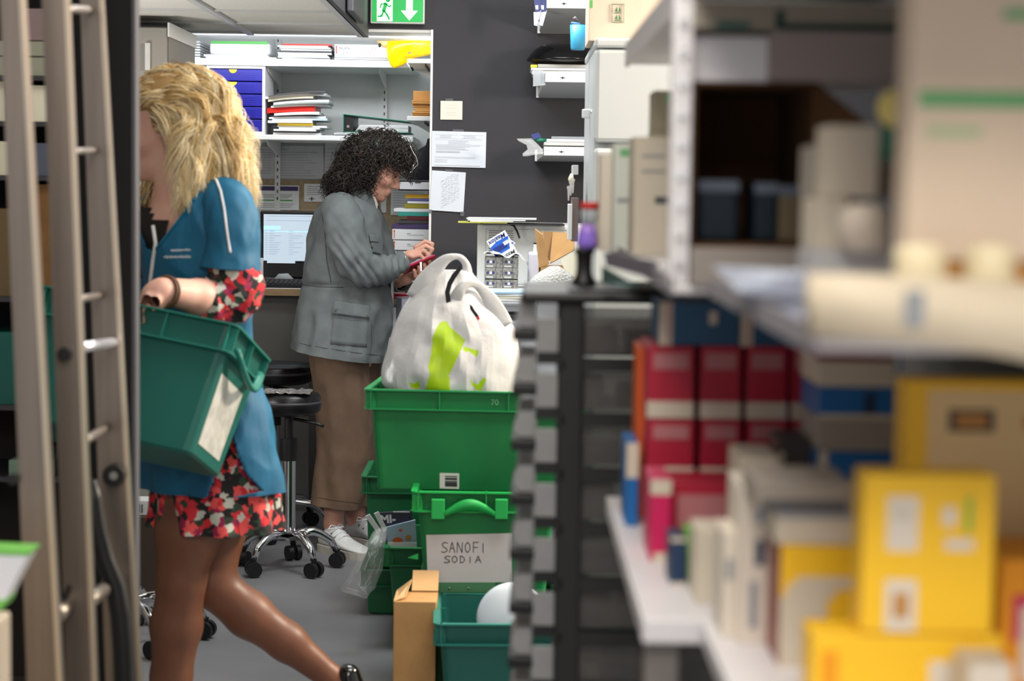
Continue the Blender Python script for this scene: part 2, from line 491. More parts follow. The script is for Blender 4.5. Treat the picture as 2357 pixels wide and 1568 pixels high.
# ------------------------------------------------------------------ papers with printed lines
def paper(name, label, cat, px0, px1, py0, py1, D, lines=(), m=M_PAPER, rot=0.0, tape=None, group=None, ink=M_INKL, blocks=(), parent_tape=True):
    """a thin sheet facing the room; lines = [(u0,u1,v)] in sheet fractions (v from top)"""
    a = P(px0, py0, D); c = P(px1, py1, D)
    wd = (c.x-a.x); ht = (a.z-c.z); ctr = Vector(((a.x+c.x)/2, D, (a.z+c.z)/2))
    T = Matrix.Translation(ctr) @ Matrix.Rotation(rot, 4, 'Y')
    t = MB(T)
    t.box(-wd/2, wd/2, 0, 0.0012, -ht/2, ht/2, m)
    for (u0, u1, v, th) in lines:
        z = ht/2 - v*ht
        t.quad([((u0-.5)*wd, -.0006, z-th*ht), ((u1-.5)*wd, -.0006, z-th*ht), ((u1-.5)*wd, -.0006, z+th*ht), ((u0-.5)*wd, -.0006, z+th*ht)], ink)
    for (u0, u1, v0, v1, mm) in blocks:
        t.quad([((u0-.5)*wd, -.0004, ht/2-v1*ht), ((u1-.5)*wd, -.0004, ht/2-v1*ht), ((u1-.5)*wd, -.0004, ht/2-v0*ht), ((u0-.5)*wd, -.0004, ht/2-v0*ht)], mm)
    o = solo(t, name, label, cat, group)
    if tape:
        for (u, v, tw, th) in tape:
            tb = MB(T)
            tb.box((u-.5)*wd-tw/2, (u-.5)*wd+tw/2, -.0008, -.0003, ht/2-v*ht-th/2, ht/2-v*ht+th/2, M_TAPE)
            tb.build('tape', o)
    return o
def txt_lines(n, v0, v1, u0=0.08, u1=0.92, th=0.006, seed=1, rag=0.3):
    r = random.Random(seed); out = []
    for i in range(n):
        v = v0+(v1-v0)*i/max(1, n-1)
        out.append((u0, u1-(u1-u0)*rag*r.random(), v, th))
    return out
paper('paper_note', 'small square white note taped to the charcoal wall above the printed form', 'note', 1014, 1064, 232, 276, 7.893,
      txt_lines(2, .22, .38, .2, .8, .006, 3)+txt_lines(2, .62, .75, .25, .75, .008, 4), mat('off_white_note', (226, 224, 214), .8), tape=[(0.4, -0.07, .03, .008)], ink=mat('pencil', (205, 203, 190), .9))
fl = []
fl += [(.06, .48, .10, .002), (.06, .48, .20, .002), (.52, .94, .10, .002), (.52, .94, .20, .002), (.06, .94, .24, .002), (.06, .94, .37, .002)]
fl += txt_lines(3, .12, .18, .15, .42, .003, 5)+txt_lines(3, .12, .18, .58, .86, .003, 6)+txt_lines(4, .27, .35, .3, .7, .003, 7)
fl += txt_lines(2, .40, .43, .08, .95, .004, 8)+txt_lines(3, .46, .52, .08, .7, .004, 9)+txt_lines(3, .56, .60, .08, .6, .004, 10)
fl += txt_lines(2, .72, .75, .06, .94, .003, 11)+txt_lines(3, .80, .87, .06, .35, .003, 12)+[(.06, .9, .96, .006)]
paper('printed_form', 'landscape printed form with boxes of small text taped to the charcoal wall', 'paper', 994, 1118, 302, 386, 7.893, fl,
      mat('bluish_paper', (218, 226, 238), .8), rot=0.012, tape=[(0.48, -0.03, .045, .008)])
hl = [(.3+.03*k+random.random()*.1, .3+.03*k+.25+random.random()*.3, .15+.045*k, .004) for k in range(13)]
M_HAND = mat('pen_strokes', (150, 155, 168), .9)
paper('handwritten_sheet', 'white handwritten sheet taped to the charcoal wall below the printed form', 'paper', 992, 1069, 394, 487, 7.893,
      [], mat('bluish_paper', (218, 226, 238), .8), rot=0.05, tape=[(0.5, -0.02, .03, .008), (.02, 1.03, .015, .014), (.97, 1.04, .015, .018)])
b = MB()
r = random.Random(5)
for k in range(15):
    for j in range(6):
        x = 1015+j*7+r.random()*3; y = 415+k*4.4+j*(-4.2)+r.random()*2
        if y < 400: continue
        a = P(x, y, 7.8915); c = P(x+5, y-3.2+r.random()*2, 7.8915)
        stroke(b, [(a.x, a.z), (c.x, c.z)], .0005, M_HAND, 7.8918)
o = bpy.data.objects['handwritten_sheet']; b.build('handwriting', o)

# ------------------------------------------------------------------ alcove shelves
YF = 8.45
def shelf(name, label, x0, x1, z, th, y0=YF, y1=9.0, brk=()):
    t = thing(name, label, 'shelf', ((x0+x1)/2, y0, z-th))
    MB().box(x0, x1, y0, y1, z-th, z, M_SHELF, bev=.003).build('board', t)
    for bx in brk:
        b = MB(); b.slab([(bx, y1, z-th), (bx, y0+.05, z-th), (bx, y0+.08, z-th-.02), (bx, y1, z-th-.07)], .004, M_SHELF); b.build('bracket', t)
    return t
ZS1 = P(660, 136, YF).z; ZS2 = P(700, 311, YF).z
XE = P(953, 150, YF).x
shelf('wall_shelf', 'upper long white shelf in the alcove, holding binders and a yellow bag', -1.85, XE, ZS1, .03, brk=(P(640, 160, 8.9).x, P(885, 160, 8.9).x))
shelf('wall_shelf', 'lower long white shelf in the alcove, holding the blue drawer unit', -1.85, XE, ZS2, .022, brk=(P(640, 160, 8.9).x, P(885, 160, 8.9).x))
for px, w2 in ((640, 'left'), (885, 'right')):
    x = P(px, 250, 8.98).x
    t = thing('shelf_upright', 'slotted white metal shelf upright on the alcove wall, the %s one' % ('left' if w2 == 'left' else 'right'), 'upright', (x, 8.97, 0.95))
    MB().box(x-.012, x+.012, 8.97, 8.998, 1.25, 2.1, M_SHELF).build('rail', t)
    b = MB()
    z = 1.3
    while z < 2.05:
        b.box(x-.0025, x+.0025, 8.968, 8.971, z, z+.014, M_DARKGREY); z += .032
    b.build('slots', t)

def stack(base_z, px0, px1, items, D0, depth, group, name='folder', cat='folder'):
    """flat things piled up: items = (thickness, material, dx0, dx1, dy, rot, name, label, cat)"""
    z = base_z; out = []
    x0 = P(px0, 250, D0).x; x1 = P(px1, 250, D0).x
    for it in items:
        th, m, d0, d1, dy, rot, nm, lb, ct = it
        xa, xb2 = x0+d0, x1+d1
        b = MB(Matrix.Translation(((xa+xb2)/2, D0+dy+depth/2, z)) @ Matrix.Rotation(rot, 4, 'Z'))
        wd = (xb2-xa)/2
        if m is None:
            for k in range(3): b.box(-wd, wd-.004*k, -depth/2, depth/2, th*k/3, th*(k+.8)/3, M_PAPER)
        else: b.box(-wd, wd, -depth/2, depth/2, 0.0003, th-.0003, m, bev=min(.0015, th*.3))
        out.append(solo(b, nm, lb, ct, group)); z += th
    return z, out
R_ = random.Random(11)
# left end: clear plastic stack of sheets
b = MB(); x0 = P(448, 110, 8.6).x; x1 = P(470, 110, 8.6).x
for k in range(7): b.box(x0+R_.random()*.004, x1-R_.random()*.004, 8.5, 8.8, ZS1+k*.011, ZS1+k*.011+.008, M_PAPER2)
solo(b, 'sheet_stack', 'narrow stack of loose sheets at the left end of the upper shelf', 'paper')
# white binders
x0 = P(478, 110, 8.46).x; x1 = P(618, 110, 8.46).x
z = ZS1
z, _ = stack(z, 474, 622, [(.008, M_PAPER, -.004, .02, 0, .02, 'paper_folder', 'thin white folder at the bottom of the leftmost upper shelf pile', 'folder'),
    (.010, M_PAPER, -.008, -.01, .01, -.03, 'paper_folder', 'white folder second from the bottom of the leftmost upper shelf pile', 'folder')], 8.47, .3, 'folders on the upper shelf')
b = MB(); b.box(x0+.005, x1, 8.48, 8.78, z, z+.052, M_PAPER, bev=.012); b.box(x0+.01, x1-.005, 8.479, 8.5, z+.044, z+.056, M_GREENP)
solo(b, 'ring_binder', 'thick white ring binder with a green edge on the upper shelf', 'binder')
nm2 = ['white report with dark spine', 'white stapled report', 'grey magazine', 'white magazine with black edge', 'white catalogue', 'thin dark catalogue', 'white brochure', 'grey brochure', 'white report']
its = []
for k in range(9):
    its.append((.0075, [M_PAPER2, M_PAPER, M_PAPER2, M_PAPER, M_DARKGREY, M_PAPER, M_PAPER2, M_PAPER, M_RED if k == 8 else M_PAPER][k], R_.uniform(-.01, .012), R_.uniform(-.012, .008), R_.uniform(0, .02), R_.uniform(-.06, .06),
                'magazine', '%s, %s from the bottom in the upper shelf magazine pile' % (['white magazine', 'white magazine', 'grey magazine', 'white magazine', 'dark magazine', 'white magazine', 'grey magazine', 'white magazine', 'red magazine'][k], ['first', 'second', 'third', 'fourth', 'fifth', 'sixth', 'seventh', 'eighth', 'ninth'][k]), 'magazine'))
stack(ZS1, 640, 760, its, 8.47, .28, 'magazines piled on the upper shelf')
# handwritten white box with red print
D = 8.48; x0 = P(770, 110, D).x; x1 = P(893, 110, D).x; zb = ZS1+.012
b = MB().box(x0-.01, x1+.03, D+.005, D+.26, ZS1, zb, M_DARKGREY); b.box(x0, x1+.02, D+.0, D+.26, ZS1+.004, zb-.002, M_PAPER2)
solo(b, 'flat_folder', 'thin dark folder lying under the white box on the upper shelf', 'folder')
t = thing('archive_box', 'white flat box with red print and handwriting on the upper shelf', 'box', ((x0+x1)/2, D, zb))
MB().box(x0, x1, D, D+.25, zb, zb+.055, M_PAPER, bev=.002).build('box_body', t)
b = MB()
M_REDI = mat('red_ink', (214, 70, 60), .8)
stroke(b, [(x0+.008, zb+.016), (x0+.008, zb+.048)], .0022, M_REDI, D-.001)
for (c, u) in (('B', .028), ('I', .044), ('L', .058), ('A', .072)):
    pass
text_mb(b, 'BILAN', .016, Matrix.Translation((x0+.042, D-.001, zb+.038)) @ Matrix.Rotation(PI/2, 4, 'X'), M_INK)
text_mb(b, '2017', .016, Matrix.Translation((x0+.042, D-.001, zb+.016)) @ Matrix.Rotation(PI/2, 4, 'X'), M_INK)
for k in range(6): 
    stroke(b, [(x0+.10+.012*k, zb+.006), (x0+.106+.012*k, zb+.03), (x0+.118+.012*k, zb+.044)], .0006, M_REDI, D-.001)
b.build('printing', t)

# yellow plastic bag hanging over the shelf edge
M_YBAG = mat('yellow_plastic_film', (244, 214, 10), .22, rgb2=(232, 178, 8), scale=12, bump=0.3, bscale=26)
D = 8.42
def crumple(pts_px, D, th, m, name, label, cat, seed, rows=7, amp=.006, parent=None, jn=None):
    """a soft bag: outline rows (y, x0, x1) lofted as closed crumpled tube"""
    rings = []
    N = 28
    for (py, xa, xb2, hw) in pts_px:
        a = P(xa, py, D); c = P(xb2, py, D); cx = (a+c)/2; rx = (c.x-a.x)/2
        ring = []
        for i in range(N):
            t = 2*PI*i/N
            q = Vector((cx.x+rx*math.cos(t), D+hw*math.sin(t), cx.z))
            n = noise.noise_vector(q*18+Vector((seed, 0, 0)))*amp + noise.noise_vector(q*45+Vector((seed, 3, 0)))*amp*.5
            ring.append(q+n)
        rings.append(ring)
    b = MB().loft(rings, m, True, True, True)
    return b
rows = [(92, 898, 1020, .05), (100, 893, 1022, .06), (112, 890, 1020, .055), (124, 889, 1000, .045), (133, 889, 955, .03), (142, 894, 940, .02), (150, 899, 928, .012), (157, 904, 910, .006)]
b = crumple(rows, 8.40, .05, M_YBAG, '', '', '', 3.1)
t = thing('plastic_bag', 'crumpled yellow plastic bag spilling over the edge of the upper shelf', 'bag', P(950, 130, 8.42))
b.build('bag_film', t)
b = MB(); b.slab([P(935, 116, 8.355), P(1000, 98, 8.355), P(1000, 104, 8.355), P(940, 124, 8.355)], .004, M_RED)
b.slab([P(938, 112, 8.354), P(972, 96, 8.354), P(1000, 92, 8.354), P(1000, 98, 8.354), P(940, 118, 8.354)], .003, M_BLACK)
b.build('printed_band', t)
b = MB(); b.tube([P(872, 92, 8.45), P(885, 100, 8.43), P(905, 103, 8.43), P(925, 101, 8.43)], [.012, .018, .02, .012], mat('peach_plastic', (250, 190, 130), .4), n=12)
b.ell(P(874, 104, 8.42), (.006, .006, .009), M_BLACK)
solo(b, 'padded_tube', 'soft orange tube with a black tip poking from under the yellow bag', 'tube')
b = MB(); b.cyl(P(935, 140, 8.40), P(950, 162, 8.40), .005, M_SHELF, n=10); b.cyl(P(944, 152, 8.40), P(951, 163, 8.40), .0056, M_BLACKG, n=10)
b.cyl(P(926, 128, 8.40), P(936, 143, 8.40), .004, M_YEL, n=10)
solo(b, 'thermometer', 'small white and black stick hanging from the yellow bag', 'stick')

# ------------------------------------------------------------------ blue drawer unit
D = 8.46; x0 = P(475, 230, D).x; x1 = P(610, 230, D).x; z0 = ZS2; z1 = P(540, 151, D).z
t = thing('drawer_unit', 'white desktop drawer unit with five royal blue drawers on the lower shelf', 'drawer unit', ((x0+x1)/2, D, z0))
M_CASE = mat('light_grey_case', (214, 216, 222), .4)
b = MB(); e = .012
b.box(x0, x0+e, D, D+.3, z0, z1, M_CASE); b.box(x1-e, x1, D, D+.3, z0, z1, M_CASE)
b.box(x0+e, x1-e, D, D+.3, z1-e, z1, M_CASE); b.box(x0+e, x1-e, D, D+.3, z0, z0+e, M_CASE); b.box(x0+e, x1-e, D+.28, D+.3, z0+e, z1-e, M_CASE)
b.build('case', t)
h = (z1-z0-2*e)/5
for k in range(5):
    za = z0+e+k*h; zb = za+h-.003
    dr = MB().box(x0+e+.001, x1-e-.001, D+.003, D+.27, za+.001, zb, M_BLUEDR, bev=.002)
    for j in range(4): dr.box(x0+e+.012, x1-e-.03, D+.0015, D+.004, za+.008+j*h*.17, za+.008+j*h*.17+.003, M_BLUEDR)
    d = dr.build('drawer', t)
    cx = (x0+x1)/2-.012
    yb = MB(); nn = 14; rr = .017
    pts = [(cx, D+.0005, zb-.0005)]+[(cx+rr*math.cos(PI+PI*i/nn), D+.0005, zb-.0005+rr*math.sin(PI+PI*i/nn)*.95) for i in range(nn+1)]
    for i in range(1, nn+1): yb.quad([pts[0], pts[i], pts[i+1]], M_YEL if k != 2 else mat('pinkish_tab', (150, 110, 120), .6))
    yb.build('finger_tab', d)

# ------------------------------------------------------------------ pile of documents right of the drawer unit
cols = [('white folded newsletter', None), ('white magazine with dark red edge', M_PAPER2), ('thin white booklet', M_PAPER), ('grey booklet', M_PAPER2), ('white booklet', M_PAPER),
        ('bright yellow folder', M_YEL), ('white plastic sleeve of papers', None), ('pale blue booklet', mat('pale_blue_paper', (190, 205, 215), .7)), ('white catalogue', M_PAPER), ('dark plum folder', mat('plum_folder', (72, 52, 62), .6)),
        ('white letter bundle', None), ('glossy red folder', M_RED), ('white magazine', M_PAPER), ('grey green magazine', mat('grey_green_paper', (150, 162, 158), .7)), ('white journal', M_PAPER), ('black magazine', M_DARKGREY),
        ('cream journal', M_CREAM), ('white glossy journal', M_PAPER), ('dark topmost journal', mat('slate_paper', (90, 92, 98), .6))]
th = [.010, .006, .008, .008, .008, .010, .012, .008, .010, .006, .012, .024, .010, .006, .010, .005, .012, .012, .004]
tot = P(700, 210, 8.45).z-ZS2; sc = tot/sum(th)
z = ZS2; r = random.Random(3)
xa = P(618, 250, 8.47).x; xb2 = P(740, 250, 8.47).x
for k, ((nm, m), t_) in enumerate(zip(cols, th)):
    t_ *= sc
    d0 = r.uniform(-.012, .03) + (.02 if k < 6 else -.006); d1 = r.uniform(-.045, .03)
    if k == 11: d0 = -.008; d1 = -.03
    rot = r.uniform(-.05, .12)
    mm = m or M_PAPER
    # bent sheet: sags at the left
    bb = MB(Matrix.Translation((0, 8.62, 0)) @ Matrix.Rotation(rot*.3, 4, 'Z'))
    X0, X1 = xa+d0, xb2+d1; n = 8
    bend = (k-5)/14*.022 if k > 5 else 0
    def zz(u): return z - bend*(1-u)**2*1.0
    bend2 = max(0, (k-4)/14*.022) if k >= 5 else 0
    dm = r.uniform(0, .03)
    for i in range(n):
        u0, u1 = i/n, (i+1)/n
        p = [(X0+(X1-X0)*u0, -.15+dm), (X0+(X1-X0)*u1, -.15+dm), (X0+(X1-X0)*u1, .12+dm), (X0+(X1-X0)*u0, .12+dm)]
        vs = [(p[0][0], p[0][1], zz(u0)+.0003), (p[1][0], p[1][1], zz(u1)+.0003), (p[2][0], p[2][1], zz(u1)+.0003), (p[3][0], p[3][1], zz(u0)+.0003)]
        vs += [(q[0], q[1], q[2]+t_-.0008-(bend2-bend)*(1-(u0 if ii in (0, 3) else u1))**2) for ii, q in enumerate(vs)]
        fs = [(0, 3, 2, 1), (4, 5, 6, 7), (0, 1, 5, 4), (2, 3, 7, 6)]
        if i == 0: fs.append((3, 0, 4, 7))
        if i == n-1: fs.append((1, 2, 6, 5))
        bb.add(vs, fs, mm)
    solo(bb, 'document', '%s, %s in the tall document pile beside the blue drawers' % (nm, ['lowest', 'second', 'third', 'fourth', 'fifth', 'sixth', 'seventh', 'eighth', 'ninth', 'tenth', 'eleventh', 'twelfth', 'thirteenth', 'fourteenth', 'fifteenth', 'sixteenth', 'seventeenth', 'eighteenth', 'topmost'][k]), 'document', 'documents piled on the lower shelf')
    z += t_

# green lever arch file lying down, thin folder beneath
D = 8.46
b = MB(); x0 = P(766, 306, D).x; x1 = P(860, 306, D).x
for k in range(3): b.box(x0+.004*k, x1-.003*k, D, D+.28, ZS2+.005*k, ZS2+.005*k+.0035, [M_DARKGREY, M_PAPER, M_PAPER2][k])
zf = ZS2+.0145
solo(b, 'flat_folder', 'thin dark folder under the green lever arch file on the lower shelf', 'folder')
q0 = P(790, 262, D); q1 = P(812, 262, D)
t = thing('lever_arch_file', 'green lever arch file lying on its side with papers on the lower shelf', 'binder', (q0.x+.1, D, zf))
zt = P(800, 264, D).z
XR2 = P(945, 290, D).x
b = MB()
b.box(q0.x, XR2, D, D+.29, zf, zf+.003, M_GREENB)
b.box(q0.x, q0.x+.003, D, D+.29, zf, zt, M_GREENB)
b.slab([(q0.x, D, zt), (XR2, D, zt-.028), (XR2, D+.29, zt-.028), (q0.x, D+.29, zt)], .003, M_GREENB)
b.box(q0.x+.003, q0.x+.045, D+.004, D+.28, zf+.003, zf+.006, M_BLACK)
b.box(q0.x+.003, q0.x+.042, D+.012, D+.28, zf+.006, zt-.004, M_BLACK)
b.build('cover', t)
MB().cyl((q0.x+.02, D+.01, zf+.025), (q0.x+.02, D+.02, zf+.025), .006, M_STEEL, n=12).build('finger_ring', t)
b = MB()
for k in range(6): b.box(q0.x+.05+.004*k, XR2-.01, D+.01, D+.26, zf+.0035+.005*k, zf+.007+.005*k, M_PAPER if k % 3 else M_PAPER2)
b.build('papers', t)

# ------------------------------------------------------------------ papers under the lower shelf and cork board
wl = 8.985
paper('wall_chart', 'white printed chart on the alcove wall, partly behind the blonde hair', 'paper', 560, 632, 337, 412, wl, [(.1, .9, .1+.08*k, .006) for k in range(10)], M_PAPER2)
paper('wall_chart', 'white printed chart with lines of text in the middle under the lower shelf', 'paper', 638, 744, 335, 413, wl, txt_lines(10, .2, .9, .08, .95, .006, 21, .5)+[(.06, .25, .12, .01)], M_PAPER2)
paper('wall_chart', 'white printed chart just left of the curly hair under the lower shelf', 'paper', 748, 860, 330, 413, wl, txt_lines(8, .15, .9, .03, .9, .006, 22, .5), M_PAPER2)
a = P(560, 414, 8.99); c = P(1010, 655, 8.99)
t = thing('pin_board', 'tan cork pin board above the counter in the alcove', 'board', ((a.x+c.x)/2, 8.975, c.z))
MB().box(-1.85, -.22, 8.982, 8.999, .96, a.z, M_CORK).build('cork', t)
MB().box(-1.85, -.22, 8.975, 8.999, a.z, a.z+.006, mat('grey_brown_trim', (150, 142, 130), .6)).build('top_trim', t)
wl = 8.975
paper('notice', 'white notice with a dark purple header pinned on the cork board above the monitor', 'notice', 590, 688, 426, 484, wl, txt_lines(3, .38, .5, .1, .85, .008, 31)+txt_lines(3, .75, .9, .1, .9, .008, 32), M_PAPER,
      blocks=[(.02, .98, .04, .22, M_PURP), (.1, .42, .58, .64, M_GREENP), (.55, .85, .58, .64, M_GREENP)], ink=M_INK)
paper('notice', 'plain white notice behind the monitor, just under the purple header notice', 'notice', 588, 640, 474, 560, wl+.002, txt_lines(6, .1, .6, .1, .9, .006, 33), M_PAPER2)
paper('notice', 'small white notice with a black cross pinned left of the grey jacket', 'notice', 700, 768, 423, 465, wl, txt_lines(5, .15, .6, .1, .9, .01, 34), M_PAPER, blocks=[(.16, .36, .82, .86, M_BLACK), (.24, .28, .74, .95, M_BLACK)], ink=M_INK)
paper('notice', 'long white notice full of text on the board right of the woman in grey', 'notice', 900, 985, 412, 496, wl, txt_lines(13, .1, .95, .06, .95, .005, 35), M_PAPER)
# ------------------------------------------------------------------ alcove counter
DC = 8.22
ZC = P(640, 664, DC).z
t = thing('counter', 'white topped counter with beech edge running along the alcove', 'counter', (-1.0, DC, 0))
b = MB(); b.box(-1.9, -.23, DC+.004, 8.97, ZC-.028, ZC, M_SHELF); b.build('worktop', t)
b = MB(); b.box(-1.9, -.23, DC, DC+.0042, ZC-.03, ZC-.002, M_WOOD); b.build('edge_band', t)
MB().box(P(560, 760, 8.3).x, P(712, 760, 8.3).x, 8.3, 8.9, .0, ZC-.03, M_GREYLAM).build('pedestal', t)
MB().box(-1.88, -1.84, 8.3, 8.9, 0, ZC-.03, M_GREYLAM).build('side_panel', t); MB().box(-.27, -.235, 8.3, 8.9, 0, ZC-.03, M_GREYLAM).build('side_panel', t)
MB().box(P(712, 760, 8.3).x, -.27, 8.62, 8.64, 0, ZC-.03, M_GREYLAM).build('rear_panel', t)

# monitor
D = 8.5; a = P(599, 485, D); c = P(722, 640, D)
M_SCR = mat('lit_screen', (120, 128, 134), .3, emit=(214, 234, 250), estr=.68)
M_SCRB = mat('lit_screen_blue', (170, 215, 240), .3, emit=(160, 212, 240), estr=.8)
M_SCRT = mat('lit_screen_text', (150, 165, 180), .3, emit=(140, 158, 178), estr=.6)
t = thing('computer_monitor', 'black computer monitor showing a pale blue list on the counter', 'monitor', ((a.x+c.x)/2, D, ZC))
X1 = c.x+.10
b = MB(); b.box(a.x, X1, D, D+.035, c.z, a.z, M_BLACK, bev=.006); b.build('bezel', t)
s0 = P(607, 493, D); s1 = P(720, 607, D)
b = MB(); y = D-.0005
b.box(s0.x, X1-.014, y, D+.001, s1.z, s0.z, M_SCR)
hh = s0.z-s1.z; ww = X1-.014-s0.x
r = random.Random(4)
def sq(u0, u1, v, th, m): b.quad([(s0.x+u0*ww, y-.0006, s0.z-(v+th)*hh), (s0.x+u1*ww, y-.0006, s0.z-(v+th)*hh), (s0.x+u1*ww, y-.0006, s0.z-v*hh), (s0.x+u0*ww, y-.0006, s0.z-v*hh)], m)
sq(.05, .9, .03, .012, M_SCRT); sq(.05, .8, .12, .012, M_SCRT)
sq(.0, .24, .24, .07, M_SCRB); sq(.02, .95, .34, .02, M_SCRB)
for k in range(11):
    v = .34+.047*k
    sq(.03, .05, v, .012, M_SCRT); sq(.08, .08+.12*r.random()+.05, v, .012, M_SCRT); sq(.36, .4+.2*r.random(), v, .012, M_SCRT); sq(.7, .75+.2*r.random(), v, .012, M_SCRT)
sq(0, .05, .95, .05, M_BLACK); sq(.45, 1, .95, .05, M_BLACK)
for k in range(3): sq(.5+.08*k, .53+.08*k, .965, .02, M_GREENB)
b.build('screen', t)
b = MB(); xm = (a.x+X1)/2
b.box(xm-.03, xm+.03, D+.03, D+.06, ZC+.015, c.z+.1, M_BLACK); b.box(xm-.12, xm+.12, D-.02, D+.16, ZC, ZC+.015, M_BLACK, bev=.005); b.build('stand', t)
# keyboard
k0 = P(590, 657, 8.27); k1 = P(692, 657, 8.27)
t = thing('keyboard', 'black computer keyboard on the counter in front of the monitor', 'keyboard', ((k0.x+k1.x)/2, 8.27, ZC))
b = MB(); b.slab([(k0.x-.02, 8.26, ZC+.001), (k1.x+.12, 8.26, ZC+.001), (k1.x+.12, 8.41, ZC+.018), (k0.x-.02, 8.41, ZC+.018)], .012, M_BLACK); b.build('base', t)
b = MB()
for j in range(5):
    for i in range(15):
        x = k0.x-.01+i*.020; yk = 8.275+j*.024; zk = ZC+.0145+.017/.15*(yk-8.26)
        b.box(x, x+.016, yk, yk+.019, zk, zk+.005, M_DARKGREY)
b.build('keys', t)
q = P(660, 638, 8.44)
b = MB(); b.tube([(q.x-.06, 8.45, ZC+.016), (q.x-.03, 8.44, ZC+.036), (q.x+.0, 8.45, ZC+.036), (q.x+.03, 8.46, ZC+.020)], [.006, .016, .018, .004], M_CLEARP, n=12)
solo(b, 'tape_dispenser', 'clear plastic tape dispenser behind the keyboard', 'dispenser')
q = P(596, 615, 8.40)
solo(MB(Matrix.Rotation(0, 4, 'Z')).box(q.x-.012, q.x+.006, 8.43, 8.5, ZC, q.z+.035, M_PAPER), 'card_holder', 'small white card standing left of the monitor', 'card')
q = P(592, 652, 8.3)
solo(MB().box(q.x-.03, q.x-.002+.0, 8.45, 8.6, ZC, ZC+.02, M_PAPER2, bev=.004), 'paper_pad', 'small white pad left of the keyboard', 'pad')

# ------------------------------------------------------------------ right side of the alcove: side shelves with trays
XW = -.225
def tray_shelf(z, label):
    t = thing('side_shelf', label, 'shelf', (-.35, 8.2, z-.02))
    MB().box(P(938, 200, 8.15).x, XW, 8.12, 8.75, z-.018, z, M_SHELF, bev=.002).build('board', t)
    bb = MB(); xl = P(938, 200, 8.15).x+.01
    bb.slab([(xl, 8.5, z-.018), (xl+.10, 8.5, z-.075), (XW, 8.5, z-.075), (XW, 8.5, z-.018)], .004, M_SHELF)
    bb.box(xl+.06, xl+.064, 8.14, 8.6, z-.03, z-.018, M_DARKGREY)
    bb.build('bracket', t)
    return t
zt1 = P(970, 268, 8.13).z; zt2 = P(970, 136, 8.13).z
tray_shelf(zt1, 'white side shelf carrying the brown envelopes')
tray_shelf(zt2, 'white side shelf under the yellow bag')
nmo = ['lowest', 'second', 'third', 'fourth', 'fifth', 'sixth', 'seventh', 'eighth', 'ninth', 'topmost']
z = zt1; r = random.Random(8); ztop = P(970, 208, 8.13).z; hs = (ztop-zt1)
ths = [.07]*9+[.37]
for k in range(10):
    th_ = hs*ths[k]; xl = P(953, 240, 8.16).x+r.uniform(-.010, .004)+(.0 if k < 9 else .0)
    bb = MB().box(xl, XW-.005, 8.15+r.uniform(0, .02), 8.4, z+.0003, z+th_-.0006, M_TAN, bev=.002)
    solo(bb, 'padded_envelope', 'brown padded envelope, %s of the pile on the side shelf' % nmo[k], 'envelope', 'brown envelopes on the side shelf'); z += th_
# black cap / jacket hanging
b = MB()
rr = []
for (py, xa, xb2, hw) in [(322, 984, 1002, .03), (335, 978, 1006, .04), (355, 950, 1012, .06), (375, 938, 1016, .07), (392, 932, 1016, .07), (404, 930, 1010, .06), (413, 936, 1000, .03)]:
    rr.append((py, xa, xb2, hw))
b = crumple(rr, 8.25, .05, mat('black_cloth', (20, 22, 30), .85), '', '', '', 7.7, amp=.01)
solo(b, 'folded_coat', 'black cloth bundle on the tray right of the curly hair', 'coat')
# grey tray with ring
zt = P(960, 426, 8.2).z
t = thing('letter_tray', 'grey letter tray holding the black cloth bundle', 'tray', (-.36, 8.2, zt-.03))
b = MB(); xl = P(918, 420, 8.12).x; b.box(xl, XW, 8.12, 8.45, zt-.022, zt-.018, M_CASE); b.box(xl, XW, 8.12, 8.124, zt-.022, zt+.012, M_CASE); b.box(xl, xl+.004, 8.12, 8.45, zt-.022, zt+.012, M_CASE)
b.build('tray_body', t)
b = MB(); q = P(962, 420, 8.118); b.box(q.x-.012, q.x+.012, 8.117, 8.12, q.z-.003, q.z+.003, M_DARKGREY); b.build('label_slot', t)
MB().box(XW-.006, XW, 8.12, 8.5, ZC+.001, zt+.0, M_SHELF).build('support', t)
# pile of colourful papers in trays
zb = P(950, 523, 8.15).z; zt = P(950, 447, 8.15).z
t = thing('letter_tray', 'tall grey letter tray column under the colourful paper pile', 'tray', (-.36, 8.2, ZC))
b = MB(); b.box(P(930, 480, 8.3).x, XW-.01, 8.2, 8.5, zb-.012, zb-.008, M_CASE); b.box(XW-.006, XW-.001, 8.2, 8.5, ZC, zt, M_CASE); b.build('tray_body', t)
pile = [(.15, M_PURP, 905, 'dark purple box'), (.10, M_DARKGREY, 915, 'black folder'), (.12, mat('wine_folder', (92, 24, 34), .6), 935, 'wine red folder'), (.12, mat('teal_folder', (40, 150, 140), .4), 912, 'teal plastic folder'), (.10, M_PAPER, 908, 'white paper bundle'),
        (.14, mat('olive_folder', (150, 140, 30), .5), 932, 'olive yellow folder'), (.07, M_PAPER, 935, 'white form'), (.08, mat('violet_folder', (96, 96, 160), .5), 938, 'violet folder'), (.12, mat('gold_folder', (228, 180, 50), .5), 934, 'golden yellow folder')]
z = zb-.008; H = zt-z; r = random.Random(14)
